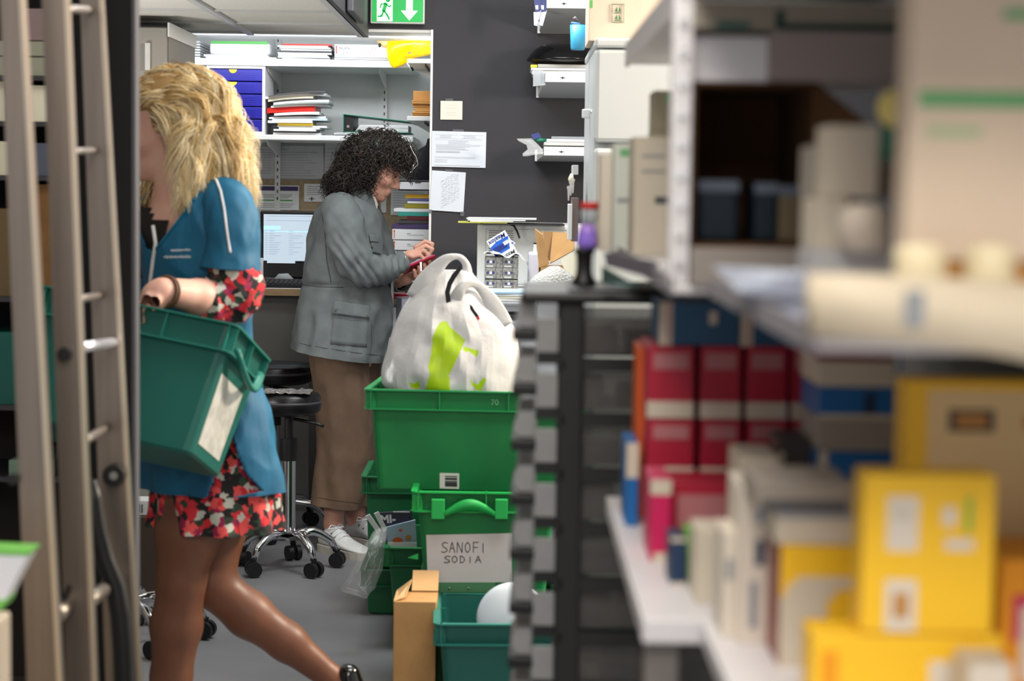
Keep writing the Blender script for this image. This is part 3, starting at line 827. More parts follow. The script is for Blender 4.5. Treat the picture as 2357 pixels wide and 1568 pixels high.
for k, (th_, m, px, nm) in enumerate(pile):
    x0 = P(px, 490, 8.15).x; th_ *= H
    T = Matrix.Translation(((x0+XW)/2-.01, 8.3, z)) @ Matrix.Rotation(r.uniform(-.06, .06), 4, 'Z'); w2 = (XW-.02-x0)/2
    bb = MB(T).box(-w2, w2, -.14, .13, .0003, th_-.0006, m, bev=.001)
    solo(bb, 'document', '%s, %s in the colourful pile right of the woman in grey' % (nm, nmo[min(k, 8)] if k < 8 else 'topmost'), 'document', 'documents in the tray by the wall edge'); z += th_
# two white boxes
for k, (ya, yb) in enumerate(((527, 553), (553, 577))):
    D = 8.16; a = P(903, ya, D); c = P(990, yb, D)
    zb0 = c.z if k == 0 else c.z
    t = thing('label_box', 'white flat box with an orange mark, %s of two right of the grey jacket' % ('upper' if k == 0 else 'lower'), 'box', ((a.x+c.x)/2, D, c.z), 'white flat boxes by the wall edge')
    MB().box(a.x, XW-.01, D, D+.22, c.z+.0005, a.z-.0005, M_PAPER, bev=.002).build('box_body', t)
    b = MB(); zc_ = (a.z+c.z)/2
    b.box(a.x+.007, a.x+.010, D-.0008, D, c.z+.006, a.z-.008, M_REDI); b.lathe([(0, 0), (.0035, 0)], (a.x+.0085, D-.001, a.z-.008), M_REDI, n=12, axis=(0, -1, 0))
    b.box(a.x+.06, a.x+.075, D-.0008, D, zc_+.003, zc_+.005, M_INK); b.box(a.x+.062, a.x+.13, D-.0008, D, zc_-.003, zc_-.0018, M_INK)
    b.build('printing', t)
# crate like riser under the boxes
zz1 = P(950, 577, 8.16).z
b = MB().box(P(905, 600, 8.17).x, XW-.012, 8.17, 8.42, ZC, zz1-.001, M_CASE, bev=.003)
for k in range(3): b.box(P(908, 600, 8.17).x, XW-.02, 8.167, 8.171, ZC+.02+.025*k, ZC+.026+.025*k, M_DARKGREY)
solo(b, 'paper_organiser', 'light grey paper organiser on the counter under the two white boxes', 'organiser')

# side desk at the wall edge (behind the bag) : red notebook, black stapler, grey box
D = 7.70
zd = P(930, 690, D).z
t = thing('side_table', 'small wooden topped side table behind the white carrier bag', 'table', (P(950, 690, D).x, D, 0))
xa, xb2 = P(885, 700, D).x, P(1045, 700, D).x
MB().box(xa, xb2, D, 7.89, zd-.02, zd, M_WOOD, bev=.002).build('top', t)
for (x, y) in ((xa+.02, D+.02), (xb2-.02, D+.02), (xa+.02, 7.86), (xb2-.02, 7.86)):
    MB().box(x-.012, x+.012, y-.012, y+.012, 0, zd-.02, M_CASE).build('leg', t)
q = P(905, 672, D)
b = MB(); b.box(q.x, q.x+.07, D+.02, D+.14, zd, zd+.012, mat('magenta_cover', (158, 22, 60), .4), bev=.002)
solo(b, 'notebook', 'thin magenta red notebook at the bottom on the side table', 'notebook')
b = MB(); b.box(q.x-.004, q.x+.064, D+.025, D+.13, zd+.0125, zd+.022, mat('crimson_cover', (120, 16, 40), .4), bev=.002)
solo(b, 'notebook', 'crimson notebook lying on top of the magenta notebook', 'notebook')
q = P(950, 660, D)
b = MB(); b.tube([(q.x-.03, D+.06, zd+.03), (q.x, D+.05, zd+.045), (q.x+.04, D+.05, zd+.04), (q.x+.07, D+.06, zd+.02)], [.012, .022, .024, .015], M_BLACKG, n=12)
b.box(q.x-.03, q.x+.07, D+.03, D+.09, zd, zd+.02, M_BLACK, bev=.006)
solo(b, 'desk_stapler', 'black desk stapler on the side table behind the phone hand', 'stapler')
a = P(914, 688, 7.5); c = P(975, 752, 7.5)
b = MB(Matrix.Translation(((a.x+c.x)/2, 7.60, 0)) @ Matrix.Rotation(.25, 4, 'Z'))
b.box(-.05, .05, -.05, .06, c.z, a.z, mat('pale_blue_box', (205, 212, 228), .6), bev=.004)
b.box(-.048, .048, -.048, .058, 0, c.z+.001, M_CASE, bev=.004)
solo(b, 'waste_paper_bin', 'tall pale grey box standing between the jacket and the carrier bag', 'box')
b = MB()
b.cyl((P(905, 740, 7.62).x, 7.60, 0), (P(905, 740, 7.62).x, 7.60, .02), .05, M_CASE)
b.tube([(P(907, 800, 7.6).x, 7.6, .02), (P(907, 760, 7.6).x, 7.6, zd-.2), (P(905, 720, 7.6).x, 7.6, zd-.025)], .012, M_CASE, n=12)
solo(b, 'paper_stand', 'white curved column beside the jacket hem', 'stand')

# ------------------------------------------------------------------ printer and its stand
ZT = P(1180, 668, 6.75).z
x0 = P(1098, 600, 7.15).x
M_PRN = mat('printer_beige', (205, 207, 205), .5, var=.01)
t = thing('printer_stand', 'light grey drawer stand under the printer', 'stand', (.1, 7.0, 0))
MB().box(x0-.015, .62, 6.7, 7.8, 0.02, ZT-.012, M_CASE, bev=.004).build('stand_body', t)
MB().box(x0-.025, .64, 6.68, 7.82, ZT-.012, ZT, M_SHELF, bev=.003).build('top', t)
ZPT = P(1180, 517, 7.12).z
t = thing('laser_printer', 'large beige laser printer on the stand in front of the charcoal wall', 'printer', (.1, 7.12, ZT))
b = MB(); b.box(x0, .42, 7.12, 7.6, ZT, ZPT, M_PRN, bev=.006); b.build('housing', t)
b = MB(); yb = 7.118
g0 = P(1120, 531, 7.12); g1 = P(1182, 572, 7.12)
for k in range(9):
    z = g0.z-(g0.z-g1.z)*k/8
    b.box(g0.x+.008, g1.x-.002, yb, yb+.003, z-.0015, z+.0006, M_INK)
b.build('vent_grille', t)
b = MB()
for (xa, xb2, ya, yb2) in ((1118, 1188, 527, 600),):
    a = P(xa, ya, 7.12); c = P(xb2+130, yb2, 7.12)
    b.box(a.x, c.x, yb, yb+.002, a.z-.0008, a.z, M_INKL); b.box(a.x, a.x+.0008, yb, yb+.002, c.z, a.z, M_INKL)
    q = P(1150, 520, 7.12); b.box(q.x, q.x+.0008, yb, yb+.002, a.z, q.z, M_INKL)
b.build('panel_seam', t)
b = MB(); q = P(1228, 561, 7.12); b.box(q.x, q.x+.014, 7.112, 7.121, q.z-.002, q.z+.003, M_BLACK); b.build('latch', t)
b = MB(); b.tube([P(1170, 514, 7.10), P(1183, 520, 7.10), P(1190, 532, 7.108), P(1196, 548, 7.11)], .0035, M_BLACKG, n=8); b.build('cable', t)
# documents on the printer
its = [(.004, M_BLACK, 1110, 1300, 'black flat board', .01, 'lying directly on the printer'), (.004, mat('olive_folder2', (188, 184, 70), .5), 1052, 1165, 'thin olive sheet', .03, 'sticking out at the left above the printer'),
       (.005, M_CREAM, 1080, 1180, 'cream journal', .02, 'in the printer top pile'), (.005, M_PAPER, 1076, 1210, 'white magazine', .0, 'in the printer top pile'), (.005, M_PAPER2, 1074, 1236, 'glossy grey topmost magazine', -.015, 'on the printer top pile')]
z = ZPT
for k, (th_, m, xa, xb2, nm, dy, wh) in enumerate(its):
    a = P(xa, 505, 7.05); c = P(xb2, 505, 7.05)
    solo(MB(Matrix.Translation(((a.x+c.x)/2, 7.18, z)) @ Matrix.Rotation(dy, 4, 'Z')).box(-(c.x-a.x)/2, (c.x-a.x)/2, -.12, .12, .0002, th_-.0004, m, bev=.001), 'magazine', nm+' '+wh, 'magazine', 'magazines on the printer'); z += th_
# four silvery boxes stacked
M_SILV = mat('silvery_print_box', (150, 150, 145), .35, rgb2=(96, 96, 92), scale=130, bump=.1)
M_NAVY = mat('navy_print', (48, 52, 120), .5)
D = 6.86; zz0 = ZT; tops = [644, 617, 592]
za = P(1150, 668, D).z
heights = [(ZT, P(1150, 642, D).z), (P(1150, 642, D).z, P(1150, 617, D).z), (P(1150, 617, D).z, P(1150, 592, D).z)]
heights.insert(0, (ZT, P(1150, 644, D).z)); heights.pop(1)
r = random.Random(6)
for k, (zl, zh) in enumerate(heights):
    for side in (0, 1):
        xa = P(1115+ (0 if side == 0 else 42), 630, D).x; xb2 = P(1157 if side == 0 else 1193, 630, D).x
        bb = MB().box(xa+.0004, xb2-.0004, D, D+.12, zl+.0004, zh-.0004, M_SILV, bev=.0015)
        for j in range(3):
            px = xa+.008+j*.010; pz = zl+(zh-zl)*.55
            bb.box(px, px+.007, D-.0008, D+.001, pz-.004, pz+.004, M_NAVY if j % 2 == 0 else M_PAPER)
        bb.box(xa+.005, xa+.03, D-.0008, D+.001, zl+.004, zl+.008, M_PAPER2)
        solo(bb, 'medicine_box', 'silvery medicine box with navy print, %s row %s side of the stack before the printer' % (['bottom', 'middle', 'top'][k], ['left', 'right'][side]), 'box', 'silvery boxes stacked before the printer')
# crumpled paper over the stack + folded box
ztop = heights[-1][1]
b = MB()
pts = []
nx, ny = 14, 4
a = P(1113, 588, D).x; c = P(1216, 588, D).x
for j in range(ny+1):
    for i in range(nx+1):
        u = i/nx; x = a+(c-a)*u
        dz = .008*math.sin(u*9)+.004*math.sin(u*20+j)
        if u > .76: dz -= (u-.76)*.16
        pts.append((x, D-.01+.14*j/ny, ztop+.009+dz+.003*math.sin(j*2.1)))
fs = [(j*(nx+1)+i, j*(nx+1)+i+1, (j+1)*(nx+1)+i+1, (j+1)*(nx+1)+i) for j in range(ny) for i in range(nx)]
b.add(pts, fs, M_PAPER2, True)
o = solo(b, 'crumpled_sheet', 'wavy grey leaflet draped over the silvery boxes', 'paper')
sm = o.modifiers.new('thick', 'SOLIDIFY'); sm.thickness = .0012
# Maalox box, tilted, leaning on the printer
M_MBLUE = mat('maalox_blue', (32, 92, 190), .4)
M_MDBL = mat('maalox_dark_blue', (24, 44, 120), .4)
cx = P(1152, 562, 6.95)
t = thing('medicine_box', 'blue and white open Maalox box leaning upside down against the printer', 'box', P(1150, 588, 6.92))
ang = math.radians(32)
T = Matrix.Translation(cx) @ Matrix.Rotation(-ang, 4, 'Y')
s = mpp(6.95)
b = MB(T.copy())
w2, h2, d2 = 25*s, 22*s, .030
b.box(-w2, w2, 0, d2, -h2, h2, M_PAPER, bev=.001)
b.quad([(-w2, -.0008, -h2+.004), (w2*.55, -.0008, -h2+.004), (w2*.9, -.0008, h2*.15), (w2, -.0008, h2*.35), (-w2*.2, -.0008, h2*.42), (-w2, -.0008, h2*.2)], M_MBLUE)
b.quad([(-w2*.95, -.0012, -h2*.62), (w2*.45, -.0012, -h2*.62), (w2*.4, -.0012, -h2*.1), (-w2*.8, -.0012, h2*.02)], M_MDBL)
b.quad([(w2*.25, -.0016, -h2*.35), (w2*.8, -.0016, -h2*.35), (w2*.8, -.0016, h2*.05), (w2*.25, -.0016, h2*.05)], M_PAPER2)
b.build('box_body', t)
b = MB(T.copy())
b.slab([(-w2, .0, -h2), (w2, .0, -h2), (w2*.9, -.015, -h2-.026), (-w2*.9, -.015, -h2-.026)], .0008, M_PAPER)
b.build('open_flap', t)
b = MB()
T2 = T @ Matrix.Translation((0, -.0012, h2*.66)) @ Matrix.Rotation(PI/2, 4, 'X') @ Matrix.Rotation(PI, 4, 'Z')
text_mb(b, 'Maalox', 15*s, T2, M_MDBL, shear=.25, bold=.0003); b.build('lettering', t); b = MB()
T3 = T @ Matrix.Translation((0, -.012, -h2-.012)) @ Matrix.Rotation(PI/2-.5, 4, 'X') @ Matrix.Rotation(PI, 4, 'Z')
text_mb(b, 'Maalox', 15*s, T3, M_BLACK, shear=.25, bold=.0003)
b.build('lettering', t)
b = MB(); b.slab([P(1176, 552, 6.93), P(1187, 560, 6.93), P(1180, 564, 6.93), P(1174, 558, 6.93)], .001, M_PAPER); b.slab([P(1178, 556, 6.928), P(1183, 560, 6.928), P(1177, 561, 6.928)], .001, M_MBLUE)
b.build('side_flap', t)
# open carton right of the printer
M_CARDI = mat('light_cardboard', (214, 172, 122), .85)
D = 6.75
t = thing('open_carton', 'open brown cardboard carton with raised flaps beside the printer boxes', 'carton', P(1270, 668, D))
b = MB()
zb = ZT
A = P(1240, 620, 6.74); A.z = zb; B_ = P(1262, 612, 6.9); B_.z = zb
p = lambda x, y, d: P(x, y, d)
th_ = .004
b.slab([p(1231, 527, 6.78), p(1247, 540, 6.74), p(1262, 608, 6.74), p(1241, 620, 6.78)], th_, M_CARD)
b.slab([p(1250, 533, 6.80), p(1272, 534, 6.86), p(1266, 600, 6.86), p(1258, 600, 6.80)], th_, M_CARDI)
b.slab([p(1272, 534, 6.86), p(1322, 537, 6.84), p(1322, 575, 6.80), p(1266, 606, 6.80)], th_, M_CARD)
b.build('flaps', t)
b = MB(); x0_ = p(1241, 640, 6.76).x; x1_ = p(1330, 640, 6.76).x; zt_ = p(1262, 612, 6.76).z
for (xa, xb2, ya, yb2) in ((x0_, x1_, 6.76, 6.764), (x0_, x1_, 6.98, 6.984), (x0_, x0_+.004, 6.76, 6.98), (x1_-.004, x1_, 6.76, 6.98)):
    b.box(xa, xb2, ya, yb2, zb, zt_-.006, M_CARD)
b.box(x0_, x1_, 6.76, 6.98, zb, zb+.004, M_CARD)
b.build('box_body', t)
# bubble wrap
rows = [(614, 1262, 1285, .01), (620, 1245, 1300, .02), (630, 1232, 1312, .03), (642, 1222, 1322, .035), (655, 1215, 1325, .035), (667, 1215, 1325, .035)]
b = crumple(rows, 6.69, .03, mat('bubble_wrap', (225, 225, 220), .15, alpha=.75, bump=.9, bscale=120), '', '', '', 9.3, amp=.006)
solo(b, 'bubble_wrap', 'crumpled clear bubble wrap in front of the open carton', 'packaging')
b = MB(); b.slab([P(1290, 598, 6.73), P(1332, 572, 6.74), P(1332, 668, 6.715), P(1318, 667, 6.715)], .003, M_CREAM)
solo(b, 'torn_sheet', 'cream torn sheet leaning in front of the carton', 'paper')
b = MB(); b.box(P(1215, 600, 7.0).x, P(1245, 600, 7.0).x, 7.0, 7.06, ZT, P(1230, 580, 7.0).z, mat('lilac_white', (214, 214, 226), .5), bev=.01)
b.cyl((P(1232, 570, 7.02).x, 7.03, P(1230, 580, 7.0).z-.001), (P(1233, 562, 7.02).x, 7.03, P(1233, 563, 7.0).z), .008, M_SHELF)
solo(b, 'pump_bottle', 'white pump bottle left of the open carton', 'bottle')
# paper trays in front of the stand (behind bag)
D = 6.45
zt0 = P(1170, 672, D).z
t = thing('document_rack', 'low document rack with stacked trays between the carrier bag and the black drawer tower', 'rack', (P(1160, 720, D).x, D, 0))
xa, xb2 = P(1120, 700, D).x, P(1240, 700, D).x
b = MB()
for py in (700, 738, 775): 
    z = P(1170, py, D).z; b.box(xa, xb2, D, D+.2, z-.004, z, M_CLEARP)
for x in (xa, xb2-.006): b.box(x, x+.006, D, D+.2, 0, P(1170, 700, D).z, M_CLEARP)
b.build('frame', t)
b = MB(); z = P(1170, 700, D).z
cols_ = [M_PAPER2, M_PAPER, M_CREAM, mat('pale_blue_sheet', (180, 208, 236), .6), M_PAPER]
for k in range(5): pass
b.build('pads', t) if b.v else None
zz = z; r = random.Random(2); htot = zt0-z
for k, m in enumerate([M_PAPER2, M_PAPER, M_CREAM, M_PAPER, MATS['pale_blue_sheet']]):
    hh_ = htot/5
    solo(MB(Matrix.Translation(((xa+xb2)/2, D+.1, zz)) @ Matrix.Rotation(r.uniform(-.04, .04), 4, 'Z')).box(-.075, .075, -.09, .09, .0003, hh_-.0008, m, bev=.001), 'paper_pad', ['grey', 'white', 'cream', 'second white', 'pale blue'][k]+' paper pad on the document rack, '+['lowest', 'second', 'third', 'fourth', 'topmost'][k], 'paper', 'pads on the document rack'); zz += hh_
for (py, m, nm) in ((738, M_DARKGREY, 'black flat case on the middle level of the document rack'), (775, M_PAPER2, 'grey paper bundle on the lower level of the document rack')):
    z = P(1170, py, D).z
    solo(MB().box(xa+.02, xb2-.02, D+.01, D+.19, z+.0003, z+.018, m, bev=.003), 'flat_case' if m is M_DARKGREY else 'paper_bundle', nm, 'case' if m is M_DARKGREY else 'paper')

# ------------------------------------------------------------------ wall mounted letter racks
def wall_rack(yl, xl, ylip0, ylip1, ymark, label):
    Dw = 7.895; Df = 7.60
    x0f = P(xl+18, ylip1, Df).x; x0b = P(xl, yl, Dw).x; x1 = .55
    zf = P(1290, ylip1, Df).z; zb_ = P(1290, yl, Dw).z; zl = P(1290, ylip0, Df).z
    t = thing('wall_letter_rack', label, 'letter rack', ((x0f+x1)/2, 7.75, zb_))
    b = MB()
    b.slab([(x0b, Dw, zb_), (x0f, Df, zf), (x1, Df, zf), (x1, Dw, zb_)], .003, mat('rack_grey', (176, 178, 180), .5))
    b.slab([(x0b, Dw, zb_), (x0b, Dw, zb_+.03), (x0f, Df, zl), (x0f, Df, zf)], .003, M_SHELF)
    b.build('tray_base', t)
    b = MB(); b.box(x0f, x1, Df-.003, Df, zf-.002, zl, M_CASE, bev=.001); b.build('front_lip', t)
    b = MB(); q = P(xl+58, (ylip0+ylip1)/2+2, Df-.004)
    b.box(q.x-.010, q.x+.010, Df-.0045, Df-.003, q.z-.001, q.z+.001, M_DARKGREY); b.lathe([(0, .0018), (.004, .0018), (.004, 0)], (q.x, Df-.003, q.z), M_DARKGREY, n=10, axis=(0, -1, 0))
    q = P(xl+34, yl-4, Dw); b.box(q.x-.008, q.x+.008, Dw-.012, Dw-.006, q.z-.001+.002, q.z+.001+.002, M_DARKGREY)
    b.build('slot_marks', t)
    b = MB(); b.box(x0b-.006, x0b+.006, Dw-.025, Dw, zb_-.001, zb_+.045, M_SHELF, bev=.003); b.build('hook', t)
    return x0f, zf, zl, x1
w1 = wall_rack(78, 1240, -5, 18, 0, 'topmost white letter rack on the charcoal wall, holding packs of gloves')
w2_ = wall_rack(226, 1237, 166, 188, 0, 'middle white letter rack on the charcoal wall, below the black bowl')
w3 = wall_rack(372, 1234, 338, 357, 0, 'lowest white letter rack on the charcoal wall, stuffed with plastic sleeves')
# contents
def contents(w, items, D=7.64):
    x0f, zf, zl, x1 = w; z = zf+.004
    r = random.Random(int(x0f*1e4) % 97)
    for (th_, m, dx, nm, ob, ct) in items:
        xm_ = (x0f+x1)/2; bb = MB(Matrix.Translation((xm_, D+.11, z)) @ Matrix.Rotation(r.uniform(-.02, .02), 4, 'Z')).box(x0f+dx-xm_, x1-.02-xm_, -.11, .11, .0004, th_-.0006, m, bev=.001)
        solo(bb, ob, nm, ct); z += th_
    return z
z = contents(w2_, [(.012, M_PAPER2, -.02, 'grey magazine at the bottom of the middle letter rack', 'magazine', 'magazine'), (.012, M_PAPER, -.03, 'white magazine, second in the middle letter rack', 'magazine', 'magazine'),
    (.016, M_PAPER2, -.05, 'wide grey catalogue in the middle letter rack', 'magazine', 'magazine'), (.010, M_PAPER, -.055, 'white sheet pack sticking out left in the middle letter rack', 'magazine', 'magazine'), (.014, mat('grey_leaflets', (176, 176, 172), .6), -.030, 'grey leaflet pack on top in the middle letter rack', 'leaflets', 'leaflets')])
q = P(1231, 158, 7.63); solo(MB().box(w2_[0]-.056, w2_[0]-.031, 7.64, 7.80, z-.0135, z-.003, M_YEL, bev=.001), 'yellow_pad', 'small yellow pad beside the grey leaflets in the middle letter rack', 'pad')
b = MB(); b.slab([P(1227, 160, 7.62), P(1250, 162, 7.62), P(1256, 196, 7.62), P(1227, 199, 7.62)], .002, M_CLEARP); solo(b, 'plastic_sleeve', 'clear plastic sleeve drooping from the middle letter rack', 'sleeve')
# black bowl (hat) on top
c0 = P(1300, 146, 7.72)
b = MB(); prof = [(0, .068), (.05, .066), (.09, .056), (.12, .038), (.138, .016), (.146, .004), (.148, -.002), (.138, -.006), (.10, -.016), (.05, -.02), (0, -.02)]
b.lathe([(r_*1.0, h_) for r_, h_ in reversed(prof)], (c0.x, 7.74, z+.02), M_BLACKG, n=48)
solo(b, 'black_bowl', 'glossy black shallow bowl upside down on the middle letter rack', 'bowl')
z = contents(w3, [(.008, M_PAPER, -.01, 'white folder at the bottom of the lowest letter rack', 'folder', 'folder'), (.006, M_DARKGREY, .01, 'dark folder in the lowest letter rack', 'folder', 'folder'), (.012, M_PAPER2, -.0, 'grey magazine in the lowest letter rack', 'magazine', 'magazine'),
    (.006, M_BLACK, .02, 'black sleeve in the lowest letter rack', 'sleeve', 'sleeve'), (.014, M_PAPER2, .0, 'grey catalogue with green spine in the lowest letter rack', 'magazine', 'magazine'), (.012, M_PAPER, .01, 'white envelope pack on top in the lowest letter rack', 'envelope', 'envelope'), (.010, M_CLEARP, .03, 'clear plastic sleeve pack on top in the lowest letter rack', 'sleeve', 'sleeve')])
b = MB(); b.tube([P(1232, 324, 7.61), P(1242, 322, 7.6), P(1257, 322, 7.61)], [.004, .007, .005], M_GREENB, n=10); solo(b, 'marker_pen', 'green capped marker lying on the lowest letter rack', 'marker')
b = MB(); b.slab([P(1222, 310, 7.6), P(1240, 305, 7.6), P(1246, 316, 7.6), P(1228, 322, 7.6)], .006, mat('navy_pack', (50, 60, 120), .4)); solo(b, 'tissue_pack', 'small navy and white pack sticking out of the lowest letter rack', 'packet')
rows = [(318, 1190, 1222, .004), (325, 1195, 1228, .006), (335, 1210, 1238, .008), (345, 1215, 1250, .008), (353, 1203, 1250, .008), (360, 1203, 1225, .004)]
b = crumple(rows, 7.6, .01, M_CLEAR, '', '', '', 2.2, amp=.006); solo(b, 'cellophane', 'crumpled clear cellophane hanging from the lowest letter rack', 'packaging')
for k, (xx, lab) in enumerate(((1234, 'left'), (1247, 'right'))):
    t = thing('glove_pack', 'navy and white hanging pack with a pale tail, %s one on the topmost letter rack' % lab, 'packet', P(xx, 60, 7.6+.01*k), 'navy packs on the topmost rack')
    b = MB(); b.slab([P(xx-6, -8, 7.6+.01*k), P(xx+12, -8, 7.6+.01*k), P(xx+10, 26, 7.6+.01*k), P(xx-2, 28, 7.6+.01*k)], .006, MATS['navy_pack']); b.slab([P(xx-2, 12, 7.598+.01*k), P(xx+5, 12, 7.598+.01*k), P(xx+5, 22, 7.598+.01*k), P(xx-1, 22, 7.598+.01*k)], .002, M_PAPER); b.build('printed_part', t)
    b = MB(); b.slab([P(xx-6, 28, 7.602+.01*k), P(xx+12, 24, 7.602+.01*k), P(xx+2, 60, 7.602+.01*k), P(xx-5, 58, 7.602+.01*k)], .004, mat('pale_blue_film', (196, 206, 220), .3)); b.build('pale_tail', t)

# ------------------------------------------------------------------ white fridge-like cabinet
XC = .225; YC0 = 5.68; YC1 = 6.50
ztp = P(1450, 88, YC0).z
M_FR = mat('white_enamel', (196, 200, 200), .35, var=.01, scale=3)
t = thing('white_fridge', 'tall white fridge at the right of the charcoal wall', 'fridge', (XC+.3, YC0+.4, 0))
zj = P(1450, 335, YC0).z
b = MB(); b.box(XC, XC+.62, YC0+.05, YC1, .02, ztp-.025, M_FR, bev=.01); b.box(XC-.002, XC+.622, YC0-.004, YC1, ztp-.028, ztp, M_FR, bev=.008); b.build('body', t)
MB().box(XC, XC+.62, YC0, YC0+.048, zj+.008, ztp-.03, M_FR, bev=.012).build('door', t)
MB().box(XC, XC+.62, YC0, YC0+.048, .06, zj-.008, M_FR, bev=.012).build('door', t)
b = MB(); q = P(1325, 260, 6.0); b.box(XC-.024, XC, 6.0, 6.04, q.z-.014, q.z+.012, M_SHELF, bev=.003); b.cyl((XC-.004, 5.9, q.z), (XC, 5.9, q.z), .006, M_CHROME); b.build('door_catch', t)
# carton with green mark on top
a = P(1356, 70, 5.78); c = P(1470, 0, 5.78)
t = thing('carton', 'pinkish beige carton with a green tree mark on top of the white fridge', 'carton', ((a.x+c.x)/2, 5.78, ztp))
M_PINKC = mat('pinkish_cardboard', (212, 194, 176), .8, var=.03, scale=20)
MB().box(a.x, a.x+.25, 5.80, 6.1, ztp, ztp+.21, M_PINKC, bev=.002).build('box_body', t)
b = MB(); y = 5.798
q0 = P(1409, 9, y); q1 = P(1436, 52, y)
M_GM = mat('dark_green_print', (60, 120, 80), .7)
for (xa, xb2, za, zb_) in ((q0.x, q1.x, q0.z-.001, q0.z), (q0.x, q1.x, q1.z, q1.z+.001), (q0.x, q0.x+.001, q1.z, q0.z), (q1.x-.001, q1.x, q1.z, q0.z)): b.box(xa, xb2, y-.0006, y+.001, za, zb_, M_GM)
mx = (q0.x+q1.x)/2; hh = q0.z-q1.z
for k in (0, 1):
    zc_ = q1.z+hh*(.12+.42*k)
    for sx in (-1, 1):
        b.quad([(mx+sx*.001, y-.001, zc_), (mx+sx*.009, y-.001, zc_+hh*.1), (mx+sx*.003, y-.001, zc_+hh*.32)] if sx > 0 else [(mx-.003, y-.001, zc_+hh*.32), (mx-.009, y-.001, zc_+hh*.1), (mx-.001, y-.001, zc_)], M_GM)
    b.box(mx-.010, mx+.010, y-.001, y, zc_-hh*.03, zc_, M_GM)
q = P(1361, 10, y); b.box(q.x-.004, q.x+.004, y-.0006, y+.001, q.z-.01, q.z+.012, M_GREENP)
b.build('green_print', t)
# light blue cup hanging at the fridge edge
c0 = P(1333, 115, 6.15); 
t = thing('plastic_cup', 'light blue plastic cup with utensils hanging at the top left of the white fridge', 'cup', (c0.x-.01, 6.15, c0.z))
M_CUP = mat('sky_blue_plastic', (70, 170, 215), .35)
b = MB(); h_ = P(1333, 58, 6.15).z-c0.z; cxx = P(1330, 90, 6.15).x
b.lathe([(0, 0), (.020, 0), (.0215, .004), (.0245, h_), (.0225, h_), (.0195, .006), (0, .006)], (cxx, 6.15, c0.z), M_CUP, n=28); b.build('cup_body', t)
b = MB(); b.tube([(cxx-.018, 6.15, c0.z+h_-.01), (cxx-.02, 6.14, c0.z+h_+.006), (cxx+.006, 6.14, c0.z+h_+.002)], .0035, mat('blue_handle', (90, 140, 200), .4), n=8); b.build('blue_utensil', t)
b = MB(); b.tube([(cxx+.004, 6.16, c0.z+.02), (cxx-.002, 6.16, c0.z+h_+.012), (cxx-.012, 6.15, c0.z+h_+.022)], [.005, .005, .006], mat('taupe_handle', (100, 92, 90), .5), n=8); b.build('grey_utensil', t)
b = MB(); b.tube([(cxx+.018, 6.15, c0.z+.05), (XC+.006, 6.14, c0.z+h_+.02), (XC+.012, 6.16, ztp+.002)], .002, M_STEEL, n=6); b.build('hanging_wire', t)
# clip boards and keys hanging at the fridge side
def hang(px0, px1, py0, py1, D, th_, m): 
    a = P(px0, py0, D); c = P(px1, py1, D); return MB().box(a.x, c.x, D, D+.12, c.z, a.z, m, bev=.001)
a_ = P(1312, 385, 5.4)
solo(hang(1309, 1316, 470, 552, 6.1, .01, M_PAPER), 'clip_board', 'white sheet edge hanging below the keys beside the fridge', 'paper')
solo(hang(1317, 1330, 455, 556, 6.12, .01, mat('brownish_board', (120, 104, 100), .6)), 'clip_board', 'brown board edge hanging between the white sheet and the fridge', 'board')
solo(hang(1318, 1331, 380, 402, 6.12, .01, M_PAPER2), 'paper_tab', 'white paper tab hanging at the fridge edge above the keys', 'paper')
t = thing('key_ring', 'bunch of keys on a pale tag hanging beside the fridge', 'keys', P(1312, 462, 6.08))
b = MB(); b.tube([P(1316, 400, 6.08), P(1314, 412, 6.08), P(1317, 425, 6.08)], [.004, .009, .006], M_CREAM, n=10); b.build('tag', t)
for k, (xx, yy) in enumerate(((1308, 462), (1313, 450), (1318, 445))):
    b = MB(); b.slab([P(xx-2, yy-28, 6.07+.004*k), P(xx+4, yy-28, 6.07+.004*k), P(xx+2, yy, 6.07+.004*k), P(xx-1, yy, 6.07+.004*k)], .0015, M_STEEL); b.cyl(P(xx+1, yy-30, 6.069+.004*k), P(xx+1, yy-30, 6.072+.004*k), .006, M_STEEL); b.build('key', t)
